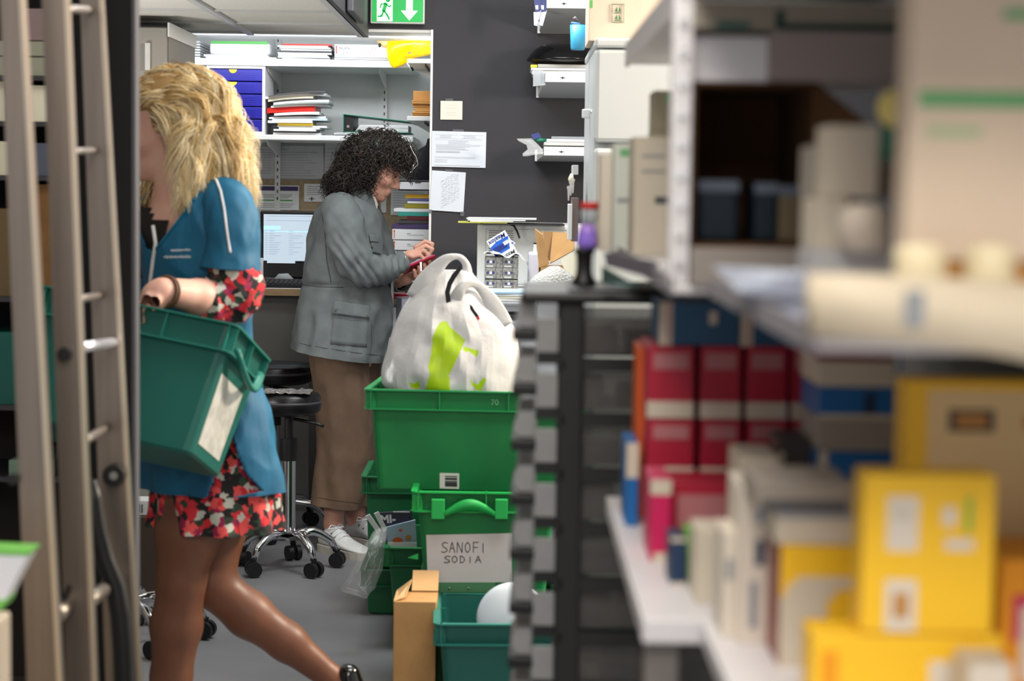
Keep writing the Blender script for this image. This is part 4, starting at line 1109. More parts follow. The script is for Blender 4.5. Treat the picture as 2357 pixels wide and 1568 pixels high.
# ------------------------------------------------------------------ crates
def tote(name, label, L, Wd, H, m, loc, rot, taper=.80, rimh=.055, ribs=4, handle=None, group=None, mr=None, wall=.004):
    """open stacking crate, origin at the bottom centre, long side along x"""
    t = thing(name, label, 'crate', loc, group, rot)
    mr = mr or m
    def ring(l, w_, z, n=5, r=.02):
        pts = []
        for (sx, sy, a0) in ((1, 1, 0), (-1, 1, PI/2), (-1, -1, PI), (1, -1, 3*PI/2)):
            for i in range(n):
                a = a0+PI/2*i/(n-1); pts.append((sx*(l/2-r)+r*math.cos(a), sy*(w_/2-r)+r*math.sin(a), z))
        return pts
    lb, wb = L-(1-taper)*Wd*1.0, Wd*taper
    b = MB()
    R = [ring(lb-.01, wb-.01, 0), ring(lb, wb, .006), ring(L-.03, Wd-.03, H-.002), ring(L-.03-2*wall, Wd-.03-2*wall, H-.002), ring(lb-2*wall, wb-2*wall, .008)]
    b.loft(R, m, False, True, False)
    b.quad(list(ring(lb-2*wall, wb-2*wall, .008)), m)
    b.build('shell', t, True)
    b = MB()
    for (z0, z1) in ((H-.004, H), (H-rimh, H-rimh+.004)):
        o0, o1 = ring(L, Wd, z0), ring(L, Wd, z1); i0, i1 = ring(L-.034, Wd-.034, z0), ring(L-.034, Wd-.034, z1)
        b.loft([i0, o0, o1, i1], mr, False)
    for sx in (-1, 1):
        for k in range(ribs):
            x = -L/2+.02+(L-.04)*k/(ribs-1)
            b.box(x-.0015, x+.0015, sx*(Wd/2-.017)-.014, sx*(Wd/2-.017)+.014, H-rimh, H, mr)
        for k in range(3):
            y = -Wd/2+.02+(Wd-.04)*k/2
            b.box(sx*(L/2-.017)-.014, sx*(L/2-.017)+.014, y-.0015, y+.0015, H-rimh, H, mr)
    b.build('rim', t, True)
    return t
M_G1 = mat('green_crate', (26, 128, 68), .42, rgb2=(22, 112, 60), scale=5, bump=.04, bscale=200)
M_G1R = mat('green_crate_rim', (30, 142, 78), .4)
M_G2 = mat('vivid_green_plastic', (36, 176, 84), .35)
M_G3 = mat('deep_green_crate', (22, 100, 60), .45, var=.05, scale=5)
M_T1 = mat('teal_crate', (22, 97, 88), .42, var=.05, scale=5, bump=.03, bscale=200)
M_T1R = mat('teal_crate_rim', (34, 118, 106), .4)
# pile: lowest, middle (end on, with handle), upper (long side on)
D = 5.33
zb_u = P(1010, 1137, D).z; zt_u = P(1010, 900, D).z
Hu = zt_u-zb_u
Lu = .60
xl = P(845, 900, D).x
yaw = math.radians(-3.5)
cxu = xl+Lu/2*math.cos(yaw)+.0
up = tote('plastic_crate', 'green crate on top of the pile, holding the white bag', Lu, .38, Hu, M_G1, (cxu, D+.19, zb_u), (0, 0, yaw), taper=.82, mr=M_G1R, group='green crates in the pile')
UPC = (cxu, D+.19, zb_u)
b = MB()
T = Matrix.Translation((.0, 0, 0))
M_BAR = mat('label_white', (222, 222, 214), .7)
# label (in crate coordinates)
inv = (Matrix.Translation(UPC) @ Matrix.Rotation(yaw, 4, 'Z')).inverted()
q = inv @ P(1034, 1108, D+.03)
def yface(z): return -(.38*.82/2 + (.38-.03-.38*.82)/2*(z/Hu))-.0006
T = Matrix.Translation((q.x, yface(q.z), q.z)) @ Matrix.Rotation(math.atan2((.38-.03-.38*.82)/2, Hu), 4, 'X')
b = MB(T); w2, h2 = .0265, .0215
b.box(-w2, w2, -.001, 0, -h2, h2, M_BAR)
for k, (v, th_) in enumerate(((.6, .0015), (.28, .003), (-.05, .0015), (-.35, .004), (-.62, .002))): b.box(-w2*.45, w2*.8, -.0016, -.001, v*h2-th_, v*h2+th_, M_DARKGREY)
b.build('barcode_label', up, True)
b = MB(); q = inv @ P(1138, 928, D)
text_mb(b, '70', .022, Matrix.Translation((q.x, -.38/2+.0145, q.z)) @ Matrix.Rotation(PI/2, 4, 'X'), mat('pale_green_mark', (120, 190, 140), .6))
b.build('moulded_number', up, True)

# middle crate end-on
zt_m = zb_u+.022; 
D2 = 5.22
Wm = .40; Hm = .30
xlm = P(945, 1165, D2).x
zbm = zt_m-Hm
mid = tote('plastic_crate', 'green crate in the middle of the pile, with arched handle and handwritten paper', .60, Wm, Hm, M_G1, (xlm+Wm/2, D2+.30, zbm), (0, 0, PI/2), taper=.80, mr=M_G2, group='green crates in the pile')
# handle & end fittings (local: end faces -y world = local -x)
def loc_mid(x, y, z):  # world -> local for rot z 90: world = (-ly, lx)
    return (y-(D2+.30), -(x-(xlm+Wm/2)), z-zbm)
b = MB()
pts = []
for i in range(15):
    u = i/14; px = 1022+(1140-1022)*u; py = 1184-22*math.sin(PI*u)
    q = P(px, py, D2-.008); pts.append(loc_mid(*q))
b2 = []
for i, p_ in enumerate(pts):
    hgt = .008+.010*math.sin(PI*i/14)
    b2.append([Vector(p_)+Vector((dx, 0, dz)) for dx, dz in ((-.004, -hgt*.8), (.006, -hgt*.8), (.006, hgt*.8), (-.004, hgt*.8))])
b.loft(b2, M_G2, True, True, True); b.build('handle', mid, True)
for (pa, pb_) in ((993, 1023), (1140, 1168)):
    a = P(pa, 1150, D2-.012); c = P(pb_, 1196, D2-.012)
    l0 = loc_mid(a.x, D2-.012, a.z); l1 = loc_mid(c.x, D2+.01, c.z)
    b = MB().box(min(l0[0], l1[0]), max(l0[0], l1[0]), min(l0[1], l1[1]), max(l0[1], l1[1]), min(l0[2], l1[2]), max(l0[2], l1[2]), M_G2, bev=.002); b.build('handle_mount', mid, True)
# label sheet on the end face
def endx(z): return -(.60-(1-.80)*Wm)/2 - ((.60-.03)-(.60-(1-.80)*Wm))/2*(z/Hm)
inv2 = (Matrix.Translation((xlm+Wm/2, D2+.30, zbm)) @ Matrix.Rotation(PI/2, 4, 'Z')).inverted()
def onend(px, py, off):
    q = inv2 @ P(px, py, D2+.02)
    return Vector((endx(q.z)-off, q.y, q.z))
b = MB(); b.slab([onend(981, 1232, .002), onend(984, 1343, .002), onend(1178, 1343, .002), onend(1178, 1228, .002)], .0008, mat('label_paper', (214, 208, 208), .75, bump=.15, bscale=20)); sh = b.build('label_sheet', mid, True)
b = MB()
GLY = {'S': [(1, .9), (.5, 1), (.1, .8), (.3, .55), (.8, .4), (.9, .15), (.4, 0), (0, .1)], 'A': [(0, 0), (.45, 1), (.9, 0)], 'a': [(.15, .4), (.75, .4)], 'N': [(0, 0), (.05, 1), (.8, 0), (.85, 1)],
       'O': [(.4, 1), (.05, .7), (.1, .2), (.45, 0), (.8, .3), (.8, .75), (.4, 1)], 'F': [(.1, 0), (.1, 1), (.9, 1)], 'f': [(.1, .5), (.8, .5)], 'I': [(.4, 0), (.4, .9)], 'D': [(.1, 0), (.1, 1), (.6, .85), (.8, .4), (.5, .05), (.1, 0)]}
M_FELT = mat('felt_pen', (96, 90, 92), .8)
def hand(word, x0, y0, cw, ch, off):
    x = x0
    for chh in word:
        segs = [GLY[chh]]
        if chh == 'A': segs.append(GLY['a'])
        if chh == 'F': segs.append(GLY['f'])
        for sg in segs:
            pts = [onend(x+u*cw*.8, y0-v*ch, off) for u, v in sg]
            for p0_, p1_ in zip(pts, pts[1:]):
                d = (p1_-p0_).normalized(); n = Vector((1, 0, 0)).cross(d)*.0011; e = d*.0006
                b.add([p0_-e-n, p1_+e-n, p1_+e+n, p0_-e+n], [(0, 1, 2, 3), (3, 2, 1, 0)], M_FELT)
        x += cw
hand('SANOFI', 1016, 1273, 18, 24, .0036)
hand('SODIA', 1022, 1297, 18, 16, .0036)
b.build('handwriting', sh, True)
b = MB(); b.slab([onend(983, 1343, .002), onend(983, 1367, .002), onend(1140, 1367, .002), onend(1140, 1343, .002)], .0012, mat('label_holder', (96, 150, 110), .25, alpha=.8))
for px in (990, 1034, 1078): 
    q = onend(px, 1357, .004); b.ell(q, (.002, .003, .003), M_STEEL, 10, 6)
b.build('label_pocket', mid, True)
b = MB(); b.slab([onend(938, 1286, .0), onend(962, 1276, .002), onend(962, 1290, .002)], .003, M_G2); b.build('corner_clip', mid, True)
# crate below (mostly hidden)
zl0 = 0.0
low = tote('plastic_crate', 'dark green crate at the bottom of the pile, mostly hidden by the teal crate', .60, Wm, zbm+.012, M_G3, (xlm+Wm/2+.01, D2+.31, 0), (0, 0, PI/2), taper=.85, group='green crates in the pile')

# teal crate in front with the white lid
D3 = 4.86
ztt = PZ(1060, 1432, 0).z
zt3 = P(1060, 1436, D3).z
x0_ = P(980, 1436, D3).x+.012
teal = tote('plastic_crate', 'teal crate standing in front of the green pile with a white lid in it', .60, .38, .30, M_T1, (x0_+.30+.0, D3+.19, zt3-.30), (0, 0, math.radians(2)), taper=.80, mr=M_T1R, group='teal crates')
# base under it
solo(MB().box(x0_+.05, x0_+.55, D3+.04, D3+.34, 0, zt3-.30-.0005, M_G3, bev=.005), 'crate_base', 'low dark crate lid under the teal crate', 'crate')
b = MB()
q = P(1180, 1420, D3+.12); rad = .092
prof = [(rad*math.sin(a), rad*.28*math.cos(a)) for a in [PI*i/24 for i in range(25)]]
b.lathe(prof, (q.x, D3+.10, P(1180, 1425, D3+.1).z), mat('white_lid_plastic', (205, 215, 225), .4), n=48, axis=(0.12, -1, .25))
solo(b, 'round_lid', 'white round plastic lid standing on edge in the teal crate', 'lid')

# cardboard box at the left foot of the pile
D = 5.02
a = P(906, 1385, D); c = P(1004, 1385, D)
t = thing('cardboard_box', 'tall narrow brown cardboard box at the left foot of the crate pile', 'box', ((a.x+c.x)/2, D+.05, 0))
MB().box(a.x, c.x+.0, D, D+.13, 0, a.z, M_CARD, bev=.002).build('box_body', t)
b = MB()
z = a.z
b.slab([(a.x+.001, D+.13, z), (a.x+.001, D+.0, z), (a.x+.03, D+.02, z+.008), (a.x+.04, D+.13, z+.03)], .003, M_CARDI)
b.slab([(a.x+.04, D+.125, z+.002), (c.x, D+.125, z+.002), (c.x, D+.18, z+.045), (a.x+.04, D+.18, z+.045)], .003, M_CARDI)
b.build('open_flaps', t)

# crate behind left with flyers
D4 = 5.84
zt4 = P(920, 1262, D4).z
x0_ = P(880, 1262, D4).x
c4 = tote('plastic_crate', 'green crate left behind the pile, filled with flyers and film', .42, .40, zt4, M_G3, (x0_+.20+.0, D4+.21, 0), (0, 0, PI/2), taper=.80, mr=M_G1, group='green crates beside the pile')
D5 = 6.27
zt5 = P(880, 1098, D5).z
x0_ = P(822, 1150, D5).x
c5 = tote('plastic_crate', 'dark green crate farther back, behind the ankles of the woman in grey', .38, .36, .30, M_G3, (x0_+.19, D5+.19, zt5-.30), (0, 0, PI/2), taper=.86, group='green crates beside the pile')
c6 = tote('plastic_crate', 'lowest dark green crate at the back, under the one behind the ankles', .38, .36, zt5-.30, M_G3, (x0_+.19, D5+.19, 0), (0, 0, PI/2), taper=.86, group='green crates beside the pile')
# flyers
M_DKB = mat('black_flyer', (40, 40, 52), .3, rgb2=(66, 66, 80), scale=18)
t = thing('flyer_pack', 'black flyer pack with large white and yellow letters in the left crate', 'flyer', P(900, 1255, D4-.0))
b = MB(); b.slab([P(872, 1181, 5.925), P(948, 1176, 5.925), P(952, 1262, 5.945), P(880, 1262, 5.945)], .006, M_DKB); b.build('sheet', t)
b = MB()
text_mb(b, 'MI-', .034, Matrix.Translation(P(893, 1196, 5.917)) @ Matrix.Rotation(-.08, 4, 'Y') @ Matrix.Rotation(PI/2, 4, 'X'), M_PAPER, bold=.0012)
b.build('lettering', t)
b = MB(); a = P(905, 1179, 5.915); b.box(a.x, a.x+.05, 5.914, 5.916, a.z-.001, a.z+.002, M_PAPER); b.build('printed_bar', t)
t = thing('flyer_pack', 'pale blue flyer with orange shapes in the left crate', 'flyer', P(925, 1258, D4-.02))
b = MB(); b.slab([P(889, 1214, 5.9), P(956, 1197, 5.9), P(960, 1262, 5.915), P(893, 1262, 5.915)], .004, mat('pale_blue_flyer', (184, 206, 232), .3)); b.build('sheet', t)
b = MB()
for (x, y, w_, h_, m) in ((922, 1221, 5, 3, M_ORANGE), (915, 1245, 12, 8, M_ORANGE), (940, 1238, 7, 7, M_TAN)):
    q = P(x, y, 5.891); b.lathe([(0, .0), (1, 0)], (0, 0, 0), m, n=16, axis=(0, -1, 0)); 
    n = 16; vs = b.v[-2*n:]
    for i in range(2*n): b.v[-2*n+i] = Vector((q.x+vs[i].x*w_*mpp(5.895), q.y+vs[i].x*0, q.z+vs[i].z*h_*mpp(5.895)))
a = P(893, 1256, 5.891); c = P(959, 1249, 5.891); b.box(a.x, c.x, 5.89, 5.892, a.z-.004, c.z, M_PAPER)
b.build('printed_shapes', t)
for k, (xa, ya, xb2, yb2) in enumerate(((846, 1186, 872, 1226), (866, 1180, 886, 1222))):
    b = MB(); b.slab([P(xa-5, ya+3, 5.885-.008*k), P(xa+5, ya-2, 5.885-.008*k), P(xb2+5, yb2-3, 5.895-.008*k), P(xb2-3, yb2+3, 5.895-.008*k)], .004, M_PAPER)
    solo(b, 'card_strip', 'white card strip fanned out at the left of the flyers, %s one' % ['left', 'right'][k], 'card', 'white card strips in the left crate')
# hanging transparent film
N = 30; rings = []
r = random.Random(9)
for (py, xa, xb2, hw) in [(1215, 868, 890, .012), (1228, 858, 892, .02), (1245, 846, 888, .022), (1262, 836, 884, .024), (1285, 826, 884, .026), (1310, 814, 880, .026), (1335, 800, 870, .024), (1352, 790, 862, .016), (1362, 782, 852, .008), (1372, 835, 850, .004)]:
    dy_ = max(0, (1250-py)/35)*.075; a = P(xa, py, 5.785+dy_); c = P(xb2, py, 5.785+dy_); ring = []
    for i in range(N):
        tt = 2*PI*i/N; q = Vector(((a.x+c.x)/2+(c.x-a.x)/2*math.cos(tt), 5.785+dy_+hw*math.sin(tt), (a.z+c.z)/2))
        q += noise.noise_vector(q*30)*.012; ring.append(q)
    rings.append(ring)
b = MB().loft(rings, mat('clear_hanging_film', (240, 244, 244), .06, alpha=.16, bump=1.0, bscale=40, coat=1.0), True, True, True)
cb_ = solo(b, 'cellophane_bag', 'transparent cellophane bag hanging over the left crate edge', 'bag')
b = MB(); r = random.Random(31)  # thin pale tubes that paint bright highlights onto the film
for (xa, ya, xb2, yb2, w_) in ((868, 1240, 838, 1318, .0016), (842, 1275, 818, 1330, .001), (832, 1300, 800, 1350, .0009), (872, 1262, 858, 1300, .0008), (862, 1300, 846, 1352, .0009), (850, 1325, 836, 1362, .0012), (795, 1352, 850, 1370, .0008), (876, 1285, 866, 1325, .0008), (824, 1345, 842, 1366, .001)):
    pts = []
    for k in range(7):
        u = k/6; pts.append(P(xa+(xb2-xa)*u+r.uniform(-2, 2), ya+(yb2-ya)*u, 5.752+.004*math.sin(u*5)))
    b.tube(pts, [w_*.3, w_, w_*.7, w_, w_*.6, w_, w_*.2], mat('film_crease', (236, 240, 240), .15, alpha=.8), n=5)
b.build('film_highlights', cb_)

# ------------------------------------------------------------------ white carrier bag in the upper crate
M_BAG = mat('white_carrier_film', (192, 192, 193), .3, var=.02, scale=6, bump=.28, bscale=22)
M_LIME = mat('lime_print', (176, 208, 20), .4, rgb2=(156, 190, 14), scale=14)
Db = 5.50
sil = [  # py, left, right, half depth
 (1010, 905, 1190, .10), (960, 895, 1192, .12), (905, 888, 1192, .14), (880, 880, 1194, .145), (850, 878, 1195, .145), (820, 886, 1196, .14), (790, 897, 1194, .13), (760, 906, 1188, .12),
 (730, 917, 1168, .108), (700, 932, 1146, .09), (675, 950, 1128, .072), (655, 962, 1112, .056), (638, 976, 1096, .042), (622, 993, 1084, .030)]
N = 64; rings = []
for (py, xa, xb2, hw) in sil:
    a = P(xa, py, Db); c = P(xb2, py, Db); ring = []
    cx = (a.x+c.x)/2; rx = (c.x-a.x)/2; zc = (a.z+c.z)/2
    for i in range(N):
        tt = 2*PI*i/N; ct, st = math.cos(tt), math.sin(tt)
        e = .85
        q = Vector((cx+rx*math.copysign(abs(ct)**e, ct), Db+hw*math.copysign(abs(st)**e, st), zc))
        # long tension folds running up to the handles + crumples
        up_ = max(0, min(1, (900-py)/260)); fold = noise.noise(Vector((q.x*24, q.y*8, q.z*3.5)))*.014*up_ + (.25-abs(noise.noise(Vector((q.x*9+q.z*6, q.y*6, q.z*8)))))*.020 + (.2-abs(noise.noise(Vector((q.x*22-q.z*14, 3+q.y*10, q.z*19)))))*.011
        nrm = Vector((ct*.25, st, 0))
        ring.append(q+nrm*fold)
    rings.append(ring)
def subdiv_rings(R, k):
    out = []
    n = len(R)
    for i in range(n-1):
        for j in range(k):
            u = j/k
            p0, p1, p2, p3 = R[max(i-1, 0)], R[i], R[i+1], R[min(i+2, n-1)]
            out.append([0.5*((2*b_)+(c_-a_)*u+(2*a_-5*b_+4*c_-d_)*u*u+(-a_+3*b_-3*c_+d_)*u**3) for a_, b_, c_, d_ in zip(p0, p1, p2, p3)])
    out.append(R[-1]); return out
R2 = subdiv_rings(rings, 4)
zt = P(1040, 655, Db).z
bagt = thing('carrier_bag', 'white plastic carrier bag with lime print sitting in the upper green crate', 'bag', (P(1035, 905, Db).x, Db, zb_u+.01))
b = MB()
vs = [p_ for rg in R2 for p_ in rg]
n = N; K = len(R2)
# lime area in pixel-like local coordinates on the front (x right, z up)
def fr(px, py): return P(px, py, Db-.12)
poly1 = [fr(x, y) for x, y in ((1013, 742), (1028, 740), (1036, 754), (1071, 782), (1064, 800), (1044, 842), (1034, 862), (1040, 903), (978, 899), (990, 862), (986, 843), (992, 820), (995, 780), (1004, 756))]
poly2 = [fr(x, y) for x, y in ((1082, 872), (1090, 880), (1100, 884), (1112, 868), (1120, 872), (1108, 898), (1096, 896), (1086, 884))]
poly3 = [fr(x, y) for x, y in ((940, 878), (952, 884), (962, 876), (968, 888), (960, 897), (946, 892))]
poly4 = [fr(x, y) for x, y in ((1068, 808), (1082, 810), (1098, 822), (1100, 816), (1102, 806), (1086, 803), (1070, 797), (1066, 803))]
def inside(pl, x, z):
    c_ = False; j = len(pl)-1
    for i in range(len(pl)):
        if (pl[i].z > z) != (pl[j].z > z) and x < (pl[j].x-pl[i].x)*(z-pl[i].z)/(pl[j].z-pl[i].z)+pl[i].x: c_ = not c_
        j = i
    return c_
# refine: dense grid by interpolating along the ring as well
M2 = 7
def lerp_ring(rg):
    out = []
    for i in range(len(rg)):
        a, c = rg[i], rg[(i+1) % len(rg)]
        for j in range(M2): out.append(a.lerp(c, j/M2))
    return out
R3 = [lerp_ring(rg) for rg in subdiv_rings(R2, 5)]
n = len(R3[0]); vs = [p_ for rg in R3 for p_ in rg]
fw, fl2 = [], []
for j in range(len(R3)-1):
    for i in range(n):
        f = (j*n+i, j*n+(i+1) % n, (j+1)*n+(i+1) % n, (j+1)*n+i)
        c_ = (vs[f[0]]+vs[f[2]])/2
        lime = c_.y < Db-.02 and any(inside(pl, c_.x, c_.z) for pl in (poly1, poly2, poly3, poly4))
        (fl2 if lime else fw).append(f)
b.v = vs
k0 = b._m(M_BAG); k1 = b._m(M_LIME)
b.f = fw+fl2; b.mi = [k0]*len(fw)+[k1]*len(fl2); b.sm = [True]*len(b.f)
b.f.append(tuple(range((len(R3)-1)*n, len(R3)*n))); b.mi.append(k0); b.sm.append(False)
b.build('bag_body', bagt)
# faint white lettering band on the print
b = MB()
# handles : two loops of film
def strap(pts, wd, m, th_=.010):
    """pts: (px,py,D,halfwidth_px) flattened tube"""
    rings = []
    P3 = [P(x, y, d) for x, y, d, h_ in pts]
    for i, p_ in enumerate(P3):
        d_ = (P3[min(i+1, len(P3)-1)]-P3[max(i-1, 0)]).normalized(); side = Vector((0, -1, 0)).cross(d_).normalized()
        hw = pts[i][3]*mpp(pts[i][2]); ring = []
        for k in range(14):
            a_ = 2*PI*k/14; q = p_+side*math.cos(a_)*hw+Vector((0, 1, 0))*math.sin(a_)*th_
            ring.append(q+Vector((0, 1, 0))*.006*noise.noise(q*40)+side*.003*noise.noise(q*33))
        rings.append(ring)
    return MB().loft(subdiv_rings(rings, 3), m, True, True, True)
b = strap([(958, 690, 5.47, 26), (980, 650, 5.46, 22), (1004, 618, 5.46, 17), (1026, 598, 5.46, 11), (1046, 591, 5.46, 7), (1062, 594, 5.47, 7), (1074, 612, 5.48, 9), (1074, 640, 5.48, 15), (1066, 680, 5.48, 24)], 0, M_BAG, .006)
b.build('handle', bagt)
b = strap([(1046, 700, 5.43, 16), (1056, 672, 5.42, 14), (1070, 656, 5.42, 11), (1090, 652, 5.43, 9), (1108, 664, 5.44, 12), (1128, 690, 5.44, 17), (1146, 720, 5.44, 20), (1160, 752, 5.44, 22)], 0, M_BAG, .006)
b.build('handle', bagt)
# dark strip standing in for the open handle slit, red tag in the small gap
def ribbon(L_, R_3, D_, m):
    b = MB()
    for k in range(len(L_)-1):
        b.slab([P(*L_[k], D_), P(*R_3[k], D_), P(*R_3[k+1], D_), P(*L_[k+1], D_)], -.002, m)
    return b
b = ribbon([(1058, 613), (1040, 632), (1030, 650), (1024, 672), (1027, 698)], [(1064, 618), (1049, 640), (1040, 656), (1035, 674), (1038, 694)], 5.385, M_BLACKG)
solo(b, 'dark_gap_strip', 'dark strip standing in for the open slit in the carrier bag handle', 'dark strip')
t = thing('pen', 'black pen with a red tip poking through the small gap of the carrier bag', 'pen', P(1095, 735, 5.37))
ribbon([(1081, 700), (1082, 712), (1095, 730)], [(1087, 705), (1092, 714), (1102, 727)], 5.37, M_BLACKG).build('barrel', t)
ribbon([(1095, 730), (1100, 738)], [(1102, 727), (1104, 734)], 5.37, M_RED).build('red_tip', t)

# ------------------------------------------------------------------ stools
M_SEAT = mat('black_seat_vinyl', (18, 18, 20), .35, var=.2, scale=14)
def stool(cx, cy, zs, rad, label, rotb, R1=.235):
    t = thing('swivel_stool', label, 'stool', (cx, cy, 0), 'black swivel stools')
    b = MB(); b.lathe([(0, zs-.075), (rad*.8, zs-.075), (rad*.96, zs-.062), (rad, zs-.04), (rad*.98, zs-.012), (rad*.9, zs), (rad*.5, zs+.004), (0, zs+.004)], (cx, cy, 0), M_SEAT, n=40); b.build('seat', t)
    b = MB(); b.lathe([(rad*.99, zs-.036), (rad*1.012, zs-.034), (rad*1.012, zs-.028), (rad*.99, zs-.026)], (cx, cy, 0), M_DARKGREY, n=40); b.build('piping', t)
    b = MB(); b.cyl((cx, cy, .11), (cx, cy, zs-.20), .026, M_CHROME, n=18); b.cyl((cx, cy, zs-.21), (cx, cy, zs-.07), .016, M_BLACK, n=14); b.cyl((cx, cy, zs-.24), (cx, cy, zs-.16), .032, M_BLACK, n=18); b.build('column', t)
    b = MB(); b.tube([(cx+.02, cy-.02, zs-.09), (cx+.10, cy-.05, zs-.10), (cx+.13, cy-.06, zs-.11)], .006, M_BLACK, n=8); b.build('lever', t)
    for k in range(5):
        a = rotb+2*PI*k/5; ca, sa = math.cos(a), math.sin(a)
        b = MB(); b.tube([(cx+ca*.02, cy+sa*.02, .125), (cx+ca*.09, cy+sa*.09, .135), (cx+ca*(R1-.06), cy+sa*(R1-.06), .125), (cx+ca*(R1-.02), cy+sa*(R1-.02), .10), (cx+ca*R1, cy+sa*R1, .062)], [.018, .017, .015, .014, .012], M_CHROME, n=12)
        lg = b.build('leg', t)
        b = MB(); px, py_ = cx+ca*(R1+.005), cy+sa*(R1+.005); ta = a+1.1+k; tx, ty = math.cos(ta), math.sin(ta)
        for s_ in (-1, 1):
            c_ = Vector((px+tx*.016*s_, py_+ty*.016*s_, .028)); b.cyl(c_-Vector((tx*.009, ty*.009, 0)), c_+Vector((tx*.009, ty*.009, 0)), .027, M_BLACK, n=20)
        b.cyl((px, py_, .03), (px, py_, .066), .010, M_BLACK, n=10)
        b.build('caster', lg)
    return t

zs1 = P(674, 905, 7.02).z
stool(P(664, 1100, 7.02).x, 7.02, zs1, P(745, 920, 7.02).x-P(670, 920, 7.02).x, 'black round swivel stool with chrome five star base, a crinkled foil on its seat', .32, R1=.175)
zs2 = P(665, 838, 7.9-.15).z
t2 = stool(P(628, 1000, 7.75).x, 7.75, zs2, .165, 'taller black round stool behind, pushed under the counter', 1.0)
cst = Vector((P(664, 1100, 7.02).x, 7.02, zs1))
b = MB(); nx, ny = 16, 8
pts = [(cst.x-.085+.17*i/nx, cst.y-.10+.12*j/ny, cst.z+.012+.010*noise.noise(Vector((i*.7, j*.9, 3)))) for j in range(ny+1) for i in range(nx+1)]
b.add(pts, [(j*(nx+1)+i, j*(nx+1)+i+1, (j+1)*(nx+1)+i+1, (j+1)*(nx+1)+i) for j in range(ny) for i in range(nx)], mat('silver_foil', (190, 185, 180), .25, metal=.8), False)
o = solo(b, 'foil_pack', 'crinkled silver foil pack lying on the black stool seat', 'foil'); mm = o.modifiers.new('t', 'SOLIDIFY'); mm.thickness = .004
# third chair base, half hidden behind the partition
stool(P(262, 1400, 5.7).x, 5.86, .62, .17, 'black stool with chrome base half hidden behind the dark partition', .25)
a = P(315, 1153, 6.6); c = P(352, 1187, 6.6)
t = thing('small_box', 'small silvery printed box beside the floral skirt, on a dark cabinet', 'box', (a.x, 6.6, c.z))
b = MB().box(a.x-.12, c.x, 6.6, 6.7, c.z, a.z, M_PAPER2, bev=.002)
for k in range(3): b.box(a.x+.008*k, a.x+.004+.008*k, 6.5985, 6.6, c.z+.01, a.z-.012, M_INK)
b.build('box_body', t)
zc_ = c.z
t = thing('low_cabinet', 'low dark brown cabinet behind the walking woman', 'cabinet', (a.x, 6.6, 0))
MB().box(a.x-.5, c.x+.035, 6.58, 7.0, 0.0, zc_-.001, mat('dark_brown_laminate', (70, 58, 48), .6), bev=.004).build('body', t)
q = P(325, 1095, 6.62)
b = MB(); b.box(q.x-.03, q.x+.012, 6.66, 6.72, zc_, q.z+.04, M_CLEARP, bev=.004)
solo(b, 'glass_jar', 'pale jar standing on the low dark cabinet', 'jar') if False else None
# ------------------------------------------------------------------ black drawer tower
a0 = math.radians(-1.0)
A = P(1283, 900, 2.6); AX, AY = A.x, 2.6
ZTW = P(1320, 668, 2.66).z
tw = thing('drawer_tower', 'tall black small parts drawer tower with clear drawers in front of the fridge', 'drawer tower', (AX, AY, 0), rot=(0, 0, a0))
# local: x = depth of the drawers (to the right), y = width (away), fronts face -x
TL, TWd = .40, .262
M_TB = mat('tower_black', (30, 30, 31), .5)
M_DRC = mat('smoky_clear_drawer', (92, 90, 88), .3, alpha=.55, bump=.25, bscale=25)
M_DRF = mat('frosted_drawer_front', (140, 141, 142), .3, bump=.3, bscale=30)
pitch = 128.5*mpp(2.6); nz = 16
z = ZTW-.022; k = 0
b = MB(); b.box(-.050, TL+.01, -.012, TWd+.012, ZTW-.014, ZTW, M_TB, bev=.006); b.box(.012, TL-.02, .012, TWd-.012, ZTW-.001, ZTW+.004, M_TB, bev=.002); b.build('top_panel', tw, True)
for (x, y) in ((0, 0), (TL-.03, 0), (0, TWd-.028), (TL-.03, TWd-.028)):
    MB().box(x, x+.034, y, y+.028, 0.0, ZTW-.014, M_TB, bev=.004).build('corner_post', tw, True)
r = random.Random(12)
M_CONT = [mat('drawer_content_grey', (120, 118, 116), .6), mat('drawer_content_brown', (110, 84, 60), .6), mat('drawer_content_pale', (196, 192, 184), .5), mat('drawer_content_blue', (70, 90, 110), .5)]
M_TAPEY = mat('yellowed_tape', (200, 190, 140), .4)
